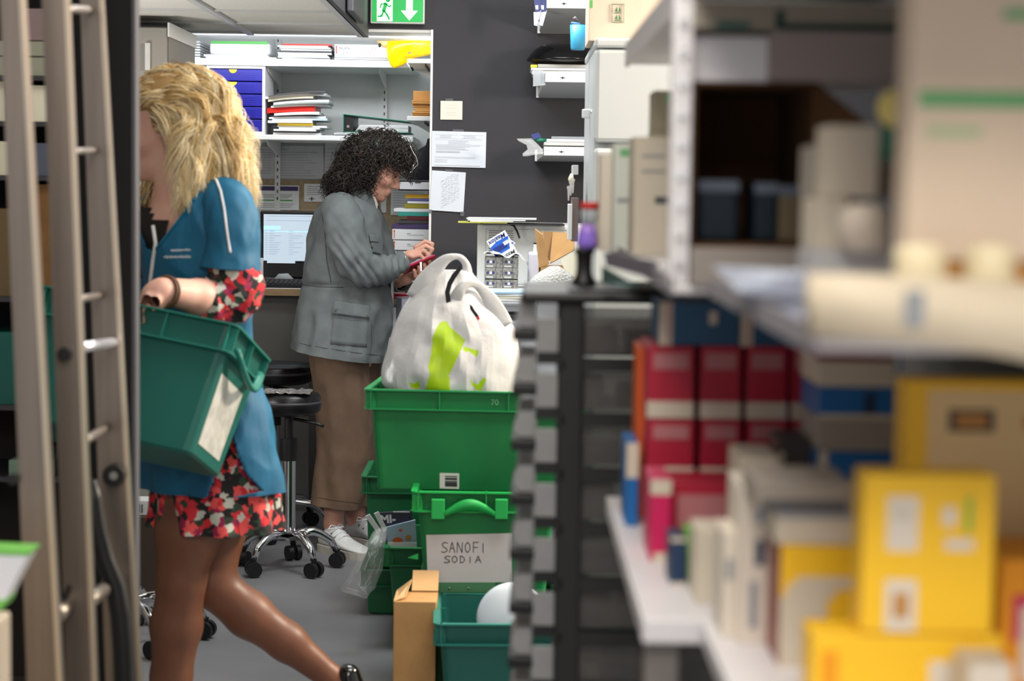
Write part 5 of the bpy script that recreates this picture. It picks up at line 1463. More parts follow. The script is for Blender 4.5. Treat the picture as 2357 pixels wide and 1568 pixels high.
while z-pitch > .03 and k < nz:
    z0 = z-pitch
    b = MB(); b.box(.006, TL, .002, .014, z0-.009, z0+.009, M_TB); b.box(.006, TL, TWd-.014, TWd-.002, z0-.009, z0+.009, M_TB); b.box(-.002, .010, .0, TWd, z0-.007, z0+.007, M_TB); b.build('shelf_rail', tw, True)
    # drawer
    ds = MB(); zl, zh = z0+.012, z-.011
    ds.box(.014, TL-.005, .012, .015, zl, zh, M_DRC); ds.box(.014, TL-.005, TWd-.015, TWd-.012, zl, zh, M_DRC); ds.box(.014, TL-.005, .012, TWd-.012, zl, zl+.003, M_DRC)
    d = ds.build('drawer', tw, True)
    f = MB(); n = 8; rg = []; zo = .024
    for j in range(n+1):     # bowed translucent front
        u = j/n; xx = -.050-.005*math.sin(PI*u*1.0)
        zz_ = zl+.012+zo+(zh-zl-.016)*u
        rg.append([(xx, .012, zz_), (xx, TWd-.016, zz_), (-.030, TWd-.016, zz_), (-.030, .012, zz_)])
    f.loft(rg, M_DRF, False, True, True); f.build('drawer_front', d, False)
    MB().box(-.029, .012, .008, .014, zl+.003, zh-.002, M_DRF, bev=.001).build('drawer_side', d, False)
    MB().box(-.028, .012, .007, .030, zl-.012, zl+.0025, M_BLACK).build('drawer_stop', d, False)
    h = MB(); h.box(-.060, -.027, .006, TWd-.03, zl-.006+zo, zl+.010+zo, M_BLACK, bev=.003); h.build('drawer_handle', d, False)
    c = MB(); xx = .03
    while xx < TL-.06:
        w_ = r.uniform(.03, .07); hh = r.uniform(.3, .8)*(zh-zl); c.box(xx, xx+w_, .022, .022+r.uniform(.05, .16), zl+.004, zl+hh, r.choice(M_CONT), bev=.003); xx += w_+r.uniform(.004, .02)
    c.build('drawer_contents', d, False)
    z = z0; k += 1
# dispenser bottle on top of the tower
c0 = P(1345, 648, 2.70); zt0 = ZTW+.004
s = mpp(2.70)
t = thing('pump_dispenser', 'black based bottle with violet liquid and red collar on the drawer tower', 'bottle', (c0.x, 2.72, zt0))
b = MB(); b.lathe([(0, 0), (30*s, 0), (29*s, 8*s), (20*s, 22*s), (18*s, 40*s), (19*s, 70*s), (24*s, 78*s), (24*s, 84*s), (0, 84*s)], (c0.x, 2.72, zt0), M_BLACK, n=28); b.build('base', t)
b = MB(); b.lathe([(0, 85*s), (22*s, 85*s), (26*s, 100*s), (20*s, 128*s), (17*s, 142*s), (0, 142*s)], (c0.x+.004, 2.72, zt0), mat('violet_liquid', (150, 120, 232), .25, rgb2=(206, 160, 232), scale=22), n=28); b.build('bottle_body', t)
b = MB(); b.lathe([(0, 142*s), (19*s, 142*s), (22*s, 160*s), (21*s, 176*s), (0, 176*s)], (c0.x+.005, 2.72, zt0), M_CLEARP, n=24); b.build('neck', t)
b = MB(); b.lathe([(0, 176*s), (22*s, 176*s), (22*s, 192*s), (0, 192*s)], (c0.x+.006, 2.72, zt0), M_RED, n=24); b.build('collar', t)

# ------------------------------------------------------------------ product shelves on the right
ZA, ZB, ZCT = .988, P(1872, 782, 1.2).z, 1.556
M_SHL = mat('shelf_white_metal', (224, 222, 226), .4)
t = thing('shelving_unit', 'white metal shelving unit full of medicine boxes in the right foreground', 'shelving', (.4, 1.9, 0))
YE = 3.02
b = MB(); b.box(.120, .62, 1.75, 2.46, ZA-.022, ZA, M_SHL, bev=.002); b.build('lower_shelf', t)
b = MB(); b.box(.172, .62, .9, 1.745, ZA-.020, ZA, M_SHL, bev=.002); b.build('lower_shelf', t)
M_GSE = mat('grey_shelf_edge', (150, 148, 156), .5)
b = MB(); b.box(.150, .62, 1.86, YE, ZB-.008, ZB, M_SHL, bev=.002); b.box(.147, .150, 1.86, YE, ZB-.009, ZB+.008, M_GSE); b.build('middle_shelf', t)
b = MB(); b.box(.186, .62, 1.215, 1.858, ZB-.008, ZB, M_SHL, bev=.002); b.box(.183, .186, 1.215, 1.858, ZB-.009, ZB+.008, M_GSE); b.build('middle_shelf', t)
b = MB(); b.box(.166, .62, 1.0, YE-.02, ZCT, ZCT+.016, M_SHL, bev=.002); b.box(.163, .168, 1.0, YE-.02, ZCT-.004, ZCT+.03, M_SHL); b.build('upper_shelf', t)
px0 = P(1545, 320, 1.86).x; px1 = P(1592, 320, 1.86).x
b = MB(); b.box(px0, px1, 1.86, 1.885, ZB+.0, 2.2, M_SHL, bev=.002); pst = b.build('upright', t)
b = MB()
zz = ZB+.02
while zz < 1.58:
    b.cyl(((px0+px1)/2, 1.857, zz), ((px0+px1)/2, 1.862, zz), .0045, mat('bright_slot', (240, 242, 246), .1, metal=.6), n=12); zz += .028
b.build('slots', pst, False)
MB().box(.125, .155, 1.78, 1.81, 0, ZA-.022, mat('grey_post', (132, 126, 122), .6), bev=.002).build('upright', t)
MB().box(.59, .62, 2.2, 2.23, 0, 2.2, M_SHL, bev=.002).build('upright', t)
b = MB(); b.box(.60, .62, 1.0, YE, .9, 2.0, mat('rear_panel', (96, 92, 90), .7)); b.build('back_panel', t)
# price rail (thick cream band facing the camera)
M_CREAMB = mat('cream_rail', (216, 202, 178), .6)
q0 = P(1872, 715, 1.2)
tr = MB(); n = 10; rg = []
for i in range(n+1):
    u = i/n; x = q0.x+u*.40; dz = -.020*min(1, u*2.5)**2
    rg.append([(x, 1.20+.0, ZB+.002+dz), (x, 1.235, ZB+.002+dz), (x, 1.235, ZB+.039+dz*.3), (x, 1.20, ZB+.039+dz*.3)])
tr.loft(rg, M_CREAMB, True, True, True)
o = tr.build('price_rail', t)
b = MB(); q = P(2105, 715, 1.198); b.box(q.x-.006, q.x+.006, 1.1975, 1.2, q.z-.010, q.z+.012, M_INKL) ; b.build('rail_print', o)

def mbox(px0, px1, py0, zb, D, dep, m, name, label, cat='box', py1=None, deco=None, group=None, nm=None, yaw=0.0, sidem=None, bev=.0012):
    """box standing at height zb (or with bottom given by pixel py1), front face at distance D"""
    pm = (px0+px1)/2
    a = P(px0, (py0+(py1 or py0+100))/2, D); c = P(px1, (py0+(py1 or py0+100))/2, D)
    zt = P(pm, py0, D).z
    if zb is None: zb = P(pm, py1, D).z
    w2 = (c.x-a.x)/2; cx = (a.x+c.x)/2
    t = thing(name, label, cat, (cx, D, zb), group, (0, 0, yaw))
    H = zt-zb
    b = MB(); b.box(-w2, w2, 0, dep, 0.0003, H-.0003, m, bev=bev)
    if sidem: b.box(-w2-.0006, -w2+.0004, .001, dep-.001, .001, H-.001, sidem)
    b.build('carton', t, True)
    if deco:
        for kk, (u0, u1, v0, v1, mm) in enumerate(deco):   # v from the top
            MB().box(-w2+2*w2*u0, -w2+2*w2*u1, -.0006-.0002*kk, .0004, H-H*v1, H-H*v0, mm).build('printed_panel', t, True)
    return t, zt
M_CRIM = mat('crimson_box', (176, 26, 56), .4)
M_MAG = mat('magenta_box', (206, 26, 92), .4)
M_PALEP = mat('dull_pink_print', (186, 120, 124), .6)
M_BEI = mat('beige_box', (212, 202, 184), .6)
M_BEI2 = mat('cream_white_box', (226, 216, 202), .6)
M_BLB = mat('deep_blue_box', (30, 84, 122), .45)
M_BLC = mat('bright_blue_box', (20, 104, 176), .4)
M_ORS = mat('orange_side', (214, 92, 24), .5)
M_YELB = mat('sun_yellow_box', (252, 200, 36), .45)
M_YELO = mat('amber_box', (240, 158, 16), .45)
M_NAV = mat('dark_navy_box', (24, 52, 88), .45)
M_GRN = mat('leaf_green_print', (110, 190, 80), .5)
M_GPR = mat('green_stripe', (112, 182, 122), .6)
deco_red = [(.12, .88, .10, .32, M_PALEP), (0, 1, .77, 1, M_BEI)]
# red grid
cols = [(1490, 1597), (1612, 1705), (1718, 1812), (1822, 1884)]
D = 2.22
ordn = ['first', 'second', 'third', 'fourth']
zr0 = P(1600, 1210, D).z; zr1 = P(1600, 1108, D).z; zr2 = P(1600, 963, D).z; zr3 = P(1600, 796, D).z
zb0 = ZA
t, _ = mbox(1497, 1600, 1108, zb0, D, .14, M_CRIM, 'medicine_box', 'plain crimson box under the left end of the crimson box grid', py1=1210)
t, _ = mbox(1602, 1700, 1108, zb0, D, .14, M_CRIM, 'medicine_box', 'plain crimson box under the second column of the crimson box grid', py1=1210)
t, _ = mbox(1702, 1884, 1108, zb0, D, .14, M_CRIM, 'medicine_box', 'wide crimson box under the right half of the crimson box grid', py1=1210)
for k, (xa, xb2) in enumerate(cols):
    mbox(xa, xb2, 965, zr1, D, .14, M_CRIM, 'medicine_box', 'crimson box with pale lower band, lower row of the grid, %s from the left' % ordn[k], py1=1108, deco=deco_red, group='crimson medicine boxes')
    mbox(xa, xb2, 797, zr2, D, .14, M_CRIM, 'medicine_box', 'crimson box with pale lower band, upper row of the grid, %s from the left' % ordn[k], py1=963, deco=deco_red, group='crimson medicine boxes')
mbox(1468, 1489, 800, ZA, 2.30, .1, M_ORS, 'medicine_box', 'tall orange box edge at the left of the crimson boxes', py1=1100)
# blue boxes on top
for k, (xa, xb2) in enumerate(((1518, 1702), (1705, 1882))):
    mbox(xa, xb2, 697, zr3, D, .14, M_BLB, 'medicine_box', 'deep blue box with white end lying on the crimson boxes, %s one' % ['left', 'right'][k], py1=796, deco=[(0, .16, 0, 1, M_BEI), (.09, .12, 0, 1, M_PALEP), (.62, .72, .2, .5, M_BEI)], group='deep blue boxes on the crimson boxes')
# blue and white slim box at the shelf tip
mbox(1441, 1469, 1020, ZA, 2.24, .10, M_BLC, 'medicine_box', 'slim blue box with white top standing at the far left edge of the lower shelf', py1=1215, deco=[(0, 1, 0, .42, M_BEI)])
# lower row in front
mbox(1545, 1692, 1112, ZA, 2.06, .09, M_CRIM, 'medicine_box', 'single crimson box on the shelf with pale pink print, in front of the grid', py1=1215, deco=[(.1, .85, .16, .6, M_PALEP)])
mbox(1496, 1544, 1105, ZA, 2.03, .10, M_MAG, 'medicine_box', 'narrow magenta box standing left of the single crimson box', py1=1290, deco=[(0, 1, 0, .18, M_BEI), (0.2, .8, .9, 1, M_BEI)])
mbox(1543, 1578, 1238, ZA, 1.90, .06, M_NAV, 'medicine_box', 'small dark navy box with pale rim between magenta and white boxes', py1=1345, deco=[(0, 1, 0, .08, M_BEI), (0, 1, .92, 1, M_BEI)])
mbox(1580, 1600, 1225, ZA, 1.93, .05, M_GRN, 'medicine_box', 'small box with green edge right of the navy box', py1=1340)
mbox(1602, 1690, 1222, ZA, 1.82, .07, M_BEI, 'medicine_box', 'blank beige box in front of the crimson boxes', py1=1410)
mbox(1700, 1790, 1052, ZA, 1.93, .10, M_BEI, 'medicine_box', 'tall beige box with dark writing right of the single crimson box', py1=1340, deco=[(.1, .9, .1, .12, M_INK)])
mbox(1700, 1775, 1120, ZA, 1.66, .09, M_BEI2, 'medicine_box', 'tall whitish box with a blue tab and dark oval, left of the yellow arc box', py1=1480, deco=[(.58, 1, .10, .22, M_BLC), (.50, .78, .34, .50, M_NAV), (.35, .6, .60, .90, M_INKL)])
mbox(1662, 1702, 1225, ZA, 1.68, .07, M_BEI2, 'medicine_box', 'narrow whitish box left of the tall whitish box with a blue tab', py1=1480, deco=[(.2, .6, .25, .45, M_INKL)])
mbox(1790, 1872, 1010, ZA, 2.0, .08, mat('charcoal_box', (70, 66, 66), .5), 'medicine_box', 'dark box with a black label behind the grey topped boxes', py1=1300, deco=[(.2, .9, .3, .45, M_BLACK), (0, .15, .1, .9, M_BEI)])
# column of white / blue boxes (stack)
D = 1.95
ys = [(1300, 1105, M_BEI, 'beige', None), (1105, 1040, M_BLC, 'blue', [(0, .12, 0, 1, M_BEI)]), (1040, 965, mat('grey_beige_box', (160, 152, 142), .6), 'grey beige', None), (965, 892, M_BLC, 'bright blue', [(.60, .76, .15, .85, M_NAV), (0, 1, .85, 1, M_BEI)]), (892, 832, M_BEI, 'cream', None), (832, 768, mat('wine_box', (120, 20, 44), .45), 'wine red', None)]
zb = ZA
for k, (y0_, y1_, m, nm, dc) in enumerate(ys):
    t, zb2 = mbox(1884, 2058, y1_, zb, D, .12, m, 'medicine_box', '%s box, %s in the stack between crimson and yellow boxes' % (nm, ['lowest', 'second', 'third', 'fourth', 'fifth', 'topmost'][k]), py1=y0_, deco=dc, group='stack beside the crimson boxes')
    zb = zb2
# grey / beige lying boxes before yellow arc box
D = 1.58
mbox(1795, 1972, 1255, ZA, D, .10, M_YELB, 'medicine_box', 'yellow box with a broad cream arc, left of the large yellow box', py1=1560, deco=[(.0, .3, .42, 1, M_BEI), (.08, .7, .32, .44, M_BEI), (.2, .95, .26, .36, M_BEI), (.25, .6, .44, .6, M_BEI)], sidem=mat('reddish_side', (150, 90, 80), .5))
t_, zz1_ = mbox(1786, 1966, 1180, P(1880, 1255, D).z, D, .10, M_BEI, 'medicine_box', 'beige box lying on the yellow arc box', py1=1255, deco=[(0, 1, 0.0, .2, M_INKL)])
mbox(1740, 1962, 1112, zz1_, D+.0, .10, mat('grey_beige_box', (160, 152, 142), .6), 'medicine_box', 'grey beige box with a dark lower band on top of the beige box', py1=1180, deco=[(.05, .95, .60, .95, M_INK)])
# yellow boxes
D = 1.42
zy = P(2130, 1460, D).z
mbox(1868, 2305, 1462, ZA, D-.0, .045, M_YELB, 'medicine_box', 'wide yellow box under the large yellow box', py1=1600, deco=[(.62, .92, .30, .9, M_BEI2), (.05, .14, .2, .6, M_YELO)])
mbox(1985, 2288, 1092, zy, D, .040, M_YELB, 'medicine_box', 'large yellow box with two white labels and a green stroke', py1=1460,
     deco=[(.18, .42, .14, .48, M_BEI2), (.22, .36, .22, .28, M_BEI), (.18, .42, .66, .98, M_BEI2), (.24, .36, .74, .90, M_TAN), (.60, .70, .20, .32, M_BEI2), (.78, .82, .14, .36, M_GRN), (.62, .84, .40, .47, M_BEI2)])
mbox(2080, 2560, 880, ZA, 1.62, .05, M_YELB, 'medicine_box', 'yellow framed cream box with a dark rounded rectangle, behind the large yellow box', py1=1500,
     deco=[(.10, 1, .03, .70, mat('cream_gold_panel', (232, 204, 150), .5)), (.20, .42, .10, .18, M_DARKGREY), (.235, .385, .115, .165, M_TAN), (.56, .70, .12, .17, M_TAN)])
mbox(2300, 2600, 1290, ZA, 1.50, .10, M_YELO, 'medicine_box', 'amber box with a magenta and white corner at the right edge of the photo', py1=1600, deco=[(.10, .4, .26, .60, M_MAG), (.16, .4, .34, .9, M_BEI2)])
mbox(2230, 2330, 1530, ZA, 1.36, .05, M_BEI2, 'medicine_box', 'pale box at the lower right in front of the wide yellow box', py1=1640)

# ---- middle shelf goods
mbox(1381, 1412, 352, ZB, 2.86, .10, M_BEI2, 'medicine_box', 'white slim box at the far left end of the middle shelf', py1=580, group=None)
mbox(1412, 1457, 330, ZB, 2.80, .10, mat('white_green_box', (214, 220, 212), .6), 'medicine_box', 'white box with faint green print beside the slim white box', py1=580, deco=[(.3, .8, .05, .12, M_GPR), (.2, .8, .5, .54, M_INKL)])
mbox(1458, 1548, 315, ZB, 2.68, .14, M_BEI, 'medicine_box', 'tall beige box with grey writing on the middle shelf', py1=590, deco=[(.2, .8, .15, .17, M_INKL), (.2, .8, .28, .30, M_INKL), (.55, .9, .50, .56, M_INK)])
t_, zq = mbox(1500, 1548, 300, ZB, 2.90, .10, mat('olive_beige_box', (170, 162, 140), .6), 'medicine_box', 'olive beige box standing behind the tall beige box', py1=580)
mbox(1505, 1548, 208, zq, 2.90, .10, mat('olive_beige_box', (170, 162, 140), .6), 'medicine_box', 'olive beige box with green patch on top of another, highest at the shelf end', py1=300, deco=[(.6, 1, .1, .3, M_GPR)])
mbox(1476, 1500, 270, P(1488, 318, 2.9).z, 2.90, .06, mat('moss_box', (130, 140, 110), .6), 'medicine_box', 'small moss green box resting behind the tall beige box', py1=318) if False else None
b = MB(); q = P(1455, 590, 2.2); b.slab([P(1390, 580, 2.55), P(1500, 600, 2.1), P(1510, 645, 2.05), P(1395, 612, 2.5)], .006, mat('mauve_leaflet', (96, 90, 104), .6)); b.slab([P(1385, 612, 2.56), P(1460, 655, 2.2), P(1430, 660, 2.3), P(1385, 650, 2.6)], .004, M_T1)
solo(b, 'leaflet_pad', 'mauve leaflet pad with a teal sheet under it at the middle shelf edge', 'leaflets')
# dark open carton
D = 1.88
a = P(1592, 400, D); c = P(1872, 400, D)
zt_ = P(1730, 190, D).z; zb_ = P(1730, 572, D).z
t, zr = mbox(1592, 1872, 572, ZB, D-.03, .20, mat('grey_tray_box', (150, 142, 136), .6), 'flat_box', 'flat grey box under the open brown carton on the middle shelf', py1=660)
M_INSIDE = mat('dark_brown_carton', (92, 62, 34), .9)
t = thing('open_carton', 'open brown carton lying on its side with dark blue packs inside, behind the white post', 'carton', ((a.x+c.x)/2, D, zr))
b = MB()
for (x0, x1, z0, z1, y0, y1) in ((a.x, c.x, zr, zr+.003, D, D+.24), (a.x, c.x, zt_-.003, zt_, D, D+.24), (a.x, a.x+.003, zr, zt_, D, D+.24), (c.x-.003, c.x, zr, zt_, D, D+.24), (a.x, c.x, zr, zt_, D+.237, D+.24)): b.box(x0, x1, y0, y1, z0, z1, M_INSIDE)
b.build('box_body', t)
b = MB(); b.slab([(c.x, D, zt_), (c.x+.035, D-.05, zt_-.035), (c.x+.035, D-.05, zr+.05), (c.x, D, zr)], .003, M_INSIDE); b.build('side_flap', t)
for k, (xa, xb2, m, nm) in enumerate(((1606, 1700, mat('ink_blue_pack', (16, 38, 54), .5), 'left dark blue pack inside the open brown carton'), (1735, 1790, mat('ink_blue_pack', (16, 38, 54), .5), 'right dark blue pack inside the open brown carton'), (1792, 1850, mat('olive_brown_pack', (120, 108, 82), .5), 'olive brown pack inside the open brown carton'))):
    mbox(xa, xb2, 415+k*6, zr+.0035, D+.05, .08, m, 'medicine_pack', nm, 'pack', py1=560, deco=[(0, 1, 0, .18, mat('slate_top', (110, 122, 140), .5))], bev=.004)
# boxes on top of the carton
t, zt1_ = mbox(1602, 1772, 82, zt_+.0003, D, .16, mat('glossy_white_box', (246, 244, 250), .3), 'white_box', 'bright white box on top of the open brown carton', py1=186)
t, zt1b = mbox(1776, 2085, 70, zt_+.0003+.0, D-.03, .16, mat('mauve_grey_box', (164, 152, 148), .6), 'grey_box', 'mauve grey box beside the bright white box on the carton', py1=190)
mbox(1600, 2090, 6, zt1b+.0003, D-.03, .16, mat('taupe_box', (156, 148, 134), .6), 'flat_box', 'taupe flat box with teal lower edge, topmost under the upper shelf', py1=60, deco=[(.10, .26, .75, 1, M_T1), (.38, .95, .78, 1, mat('dark_teal_edge', (14, 60, 54), .5)), (.38, .42, .3, .8, mat('dark_teal_edge', (14, 60, 54), .5))])
# papers bundle
b = MB(); b.slab([P(1640, 612, 1.62), P(1868, 625, 1.40), P(1868, 690, 1.38), P(1700, 672, 1.5)], .010, mat('blue_grey_sleeve', (168, 178, 200), .25, rgb2=(140, 146, 168), scale=20))
b.slab([P(1690, 680, 1.54), P(1868, 700, 1.39), P(1868, 745, 1.38), P(1760, 712, 1.46)], .008, mat('pale_blue_film2', (176, 184, 206), .2))
solo(b, 'plastic_sleeve', 'bluish plastic sleeves lying at the middle shelf edge', 'sleeve')
# white boxes stack
t, za_ = mbox(1872, 2075, 575, ZB, 1.50, .08, mat('white_grey_box', (196, 196, 198), .5), 'medicine_box', 'white box lying flat left of the beige bottle', py1=640)
t, zb_2 = mbox(1874, 1950, 455, za_, 1.52, .07, M_BEI, 'medicine_box', 'whitish small box standing on the flat white box', py1=575)
t, zc_2 = mbox(1870, 2086, 335, zb_2, 1.60, .07, mat('stone_box', (168, 160, 150), .6), 'medicine_box', 'stone grey box bridging on top of the whitish small box', py1=455) 
mbox(1905, 2022, 288, zb_2, 1.52, .06, M_BEI, 'medicine_box', 'cream box in front of the stone grey box', py1=455)
b = MB(); q = P(2000, 470, 1.47); cxx = q.x; r_ = 58*mpp(1.47); zt2 = q.z
b.lathe([(0, za_), (r_, za_), (r_, zt2-.012), (r_*.85, zt2-.003), (r_*.4, zt2), (0, zt2)], (cxx, 1.47+r_, 0), mat('ivory_bottle', (228, 214, 198), .4), n=32)
solo(b, 'pill_bottle', 'ivory rounded bottle standing on the flat white box', 'bottle')
# big carton
D = 1.30
a = P(2092, 300, D)
t = thing('large_carton', 'large pinkish cream carton with a green stripe at the right edge of the photo', 'carton', (a.x+.12, D, ZB))
M_BIGC = mat('pinkish_cream_carton', (232, 212, 190), .7, var=.03, scale=12)
ZBC = P(2200, 600, D).z
b = MB(); b.box(a.x, a.x+.26, D, D+.045, ZBC, 1.535, M_BIGC, bev=.002); b.build('box_body', t)
b = MB(); q0 = P(2115, 208, D); q1 = P(2357, 250, D); y = D-.0006
b.box(q0.x, q0.x+.24, y, D+.001, q1.z, q0.z, M_GPR); q0 = P(2130, 288, D); q1 = P(2260, 318, D); b.box(q0.x, q1.x, y, D+.001, q1.z, q0.z, mat('faint_green_print', (196, 208, 170), .7))
q0 = P(2310, 20, D); q1 = P(2357, 45, D); b.box(q0.x, q1.x+.05, y, D+.001, q1.z, q0.z, M_GPR)
b.build('green_print', t)
solo(MB().box(a.x+.01, a.x+.25, D+.005, D+.045, ZB+.0003, ZBC-.0003, M_TAN, bev=.002), 'flat_box', 'flat tan box under the large pinkish cream carton', 'box')
for k, (px, wd) in enumerate(((2120, 60), (2205, 22), (2282, 58))):
    if k == 1: continue
    q = P(px, 560, 1.26); r_ = wd*mpp(1.26)
    b = MB().lathe([(0, 0), (r_*.9, 0), (r_, .004), (r_, q.z-ZB-.010), (r_*.9, q.z-ZB-.002), (0, q.z-ZB)], (q.x, 1.262, ZB+.0003), mat('butter_cream_cap', (240, 226, 190), .4), n=32)
    solo(b, 'cream_jar', 'round butter cream jar on the price rail shelf, %s of two' % ('left' if k == 0 else 'right'), 'jar', 'cream jars')
b = MB(); q = P(2050, 250, 1.50); b.ell((q.x, 1.49, q.z), (.012, .010, .014), mat('soft_yellow_plastic', (240, 220, 130), .4)); b.cyl((q.x, 1.50, q.z-.01), (q.x, 1.51, zb_2+.03), .004, M_GREENB)
solo(b, 'yellow_bulb', 'small soft yellow rubber bulb left of the large cream carton', 'bulb')
# ------------------------------------------------------------------ aluminium stepladder
M_ALU = mat('aluminium', (140, 130, 122), .36, metal=.9, var=.08, scale=3, stretch=(30, 30, 1))
M_ALUD = mat('aluminium_inner', (140, 132, 128), .42, metal=.8)
def rail_pts(pts, D):
    return [P(x, y, D) for x, y in pts]
def rail(parent, name, ptsL, wpx, D, dep, m=M_ALU):
    """U profile rail following the left edge points; wpx = visible width"""
    rg = []
    for (x, y, w_) in ptsL:
        a = P(x, y, D); c = P(x+w_, y, D); e = .0035
        rg.append([(a.x, D, a.z), (c.x, D, a.z), (c.x, D+dep, a.z), (c.x-e, D+dep, a.z), (c.x-e, D+e, a.z), (a.x+e, D+e, a.z), (a.x+e, D+dep, a.z), (a.x, D+dep, a.z)])
    b = MB().loft(rg, m, False, True, True)
    # raised lip along the right edge, highlight put into its brighter colour
    rg = []
    for (x, y, w_) in ptsL:
        a = P(x+w_-6, y, D); c = P(x+w_+3, y, D)
        rg.append([(a.x, D-.003, a.z), (c.x, D-.003, a.z), (c.x, D+.004, a.z), (a.x, D+.004, a.z)])
    b.loft(rg, mat('aluminium_lip_highlight', (206, 192, 174), .3, metal=.7), False, True, True)
    return b.build(name, parent)
DA, DB, DCc = 2.88, 3.0, 3.42
lad = thing('stepladder', 'folded aluminium stepladder leaning at the left, in front of the dark partition', 'ladder', (P(150, 1400, 3.0).x, 3.0, 0))
yb = 2400
def ext(x0, y0, x1, y1, w0, w1):
    out = []
    for y in (-700, 0, 400, 800, 1200, 1568, 2100):
        u = (y-y0)/(y1-y0); out.append((x0+(x1-x0)*u, y, w0+(w1-w0)*u))
    return out
def ext_floor(x0, y0, x1, y1, w0, w1, D, top=-650):
    out = []
    yf = P(200, 1500, D); ppm = F_/D
    ybot = 1500+(yf.z-.012)*ppm*.985
    for y in list(np.linspace(top, ybot, 8)):
        u = (y-y0)/(y1-y0); out.append((x0+(x1-x0)*u, y, w0+(w1-w0)*u))
    return out
rail(lad, 'side_rail', ext_floor(0, 0, 62, 1568, 50, 76, DA), 0, DA, .03)
rail(lad, 'side_rail', ext_floor(96, 0, 152, 1568, 58, 66, DB), 0, DB, .028)
rail(lad, 'side_rail', ext_floor(184, 0, 243, 1568, 50, 78, DCc), 0, DCc, .028)
def Bx(y): return 96+56*y/1568+40
def Cx(y): return 184+59*y/1568+10
for k, (yA, yC, rr, m) in enumerate(((20, 22, .007, M_ALUD), (350, 346, .0055, M_ALUD), (694, 680, .0065, M_ALU), (1032, 985, .008, M_ALU), (1400, 1345, .013, M_ALU))):
    a = P(Bx(yA)-6, yA, DB+.015); c = P(Cx(yC)+12, yC, DCc+.012)
    b = MB().tube([a, c], rr, m, n=12); b.build('rung', lad)
b = MB().tube([P(168, 803, DB+.02), P(262, 788, DCc)], .0085, mat('bright_tube', (214, 214, 226), .25, metal=.6), n=14); b.build('spacer_tube', lad)
b = MB(); q = P(150, 815, DB-.004); b.cyl(q, q-Vector((0, .012, 0)), .0105, M_BLACK, n=20); b.build('end_cap', lad)
b = MB(); q = P(32, 1102, DA-.004); b.cyl(q, q-Vector((0, .010, 0)), .008, M_BLACK, n=20); b.build('end_cap', lad)
b = MB(); q = P(265, 1092, DCc-.003); b.cyl(q, q-Vector((0, .018, 0)), .019, M_BLACK, n=20); b.cyl(q-Vector((-.001, .018, 0)), q-Vector((-.001, .021, 0)), .007, M_STEEL, n=14); b.build('hinge_bolt', lad)
b = MB().tube([P(118, 1425, DA+.03), P(158, 1390, DB+.02)], .014, M_ALU, n=12); b.build('rung', lad)
b = MB(); b.tube([P(60, 1568, DA+.02), P(160, 1350, DB)], .004, M_BLACK, n=6); b.build('stay_cord', lad)
# black strap of a folded trolley
b = MB()
pts = [P(x, y, 3.34) for x, y in ((212, 1105), (214, 1150), (222, 1215), (242, 1290), (266, 1350), (278, 1420), (284, 1500), (286, 1568), (286, 1650))]
pts.append(Vector((pts[-1].x, 3.34, .0+.012)))
b.tube(pts, [.008, .015, .016, .016, .017, .018, .018, .018, .018, .018], M_BLACK, n=12)
solo(b, 'black_hose', 'thick black flexible hose hanging beside the lower part of the ladder', 'hose')
# white and green bag at the lower left
b = MB(); D = 2.5
b = MB().slab([P(-120, 1262, D), P(68, 1272, D), P(30, 1345, D), P(2, 1402, D), P(-120, 1402, D)], .05, mat('white_grey_pack', (222, 224, 232), .4))
b.slab([P(-120, 1262, D-.002), P(70, 1270, D-.002), P(66, 1279, D-.002), P(-120, 1272, D-.002)], .054, M_GRN); b.slab([P(-120, 1385, D-.002), P(14, 1382, D-.002), P(2, 1404, D-.002), P(-120, 1404, D-.002)], .054, M_GRN)
o = solo(b, 'product_pack', 'white pack with bright green edges at the lower left edge', 'pack')
ztp_ = o.location.z
cb = P(20, 1300, 2.9)
t = thing('cream_cabinet', 'cream coloured cabinet end at the far lower left', 'cabinet', (P(-60, 1300, 2.5).x, 2.5, 0))
xx = P(25, 1400, 2.5).x
MB().box(xx-.35, xx, 2.44, 2.5, 0, ztp_-.0005, mat('cream_laminate', (206, 192, 172), .6), bev=.004).build('body', t)
MB().cyl((xx-.012, 2.435, P(5, 1490, 2.44).z), (xx-.012, 2.441, P(5, 1490, 2.44).z), .009, M_STEEL).build('knob', t)

# ------------------------------------------------------------------ shelving seen between the ladder rails
DL = 5.08
t = thing('shelving_unit', 'grey shelving behind the ladder at the left with crates and cartons', 'shelving', (-1.1, 5.08, 0))
xl0, xl1 = P(-80, 700, DL).x-.1, P(206, 700, DL).x
lev = {k: P(80, k, DL).z for k in (174, 280, 405, 685, 935, 1100)}
for k, z in lev.items(): MB().box(xl0, xl1, DL, DL+.35, z-.012, z, M_DARKGREY).build('shelf_board', t)
MB().box(xl0, xl1, DL+.35, DL+.36, 0, 2.1, mat('dark_shelf_back', (52, 48, 46), .8)).build('back_panel', t)
for x in (xl0, xl1-.012): MB().box(x, x+.012, DL, DL+.35, 0, 2.1, M_DARKGREY).build('side_panel', t)
M_DOLIVE = mat('grey_green_drawer', (166, 166, 148), .6)
def lbox(px0, px1, py0, py1, m, name, label, cat, zb=None, dep=.3, dy=.02, deco=None, emit=None):
    return mbox(px0, px1, py0, zb, DL+dy, dep, m, name, label, cat, py1=py1, deco=deco)
lbox(-60, 190, 95, 0, M_DOLIVE, 'drawer_box', 'grey green drawer box behind the ladder, near the top', 'drawer box', lev[174], deco=[(0, 1, .42, .46, M_BLACK)])
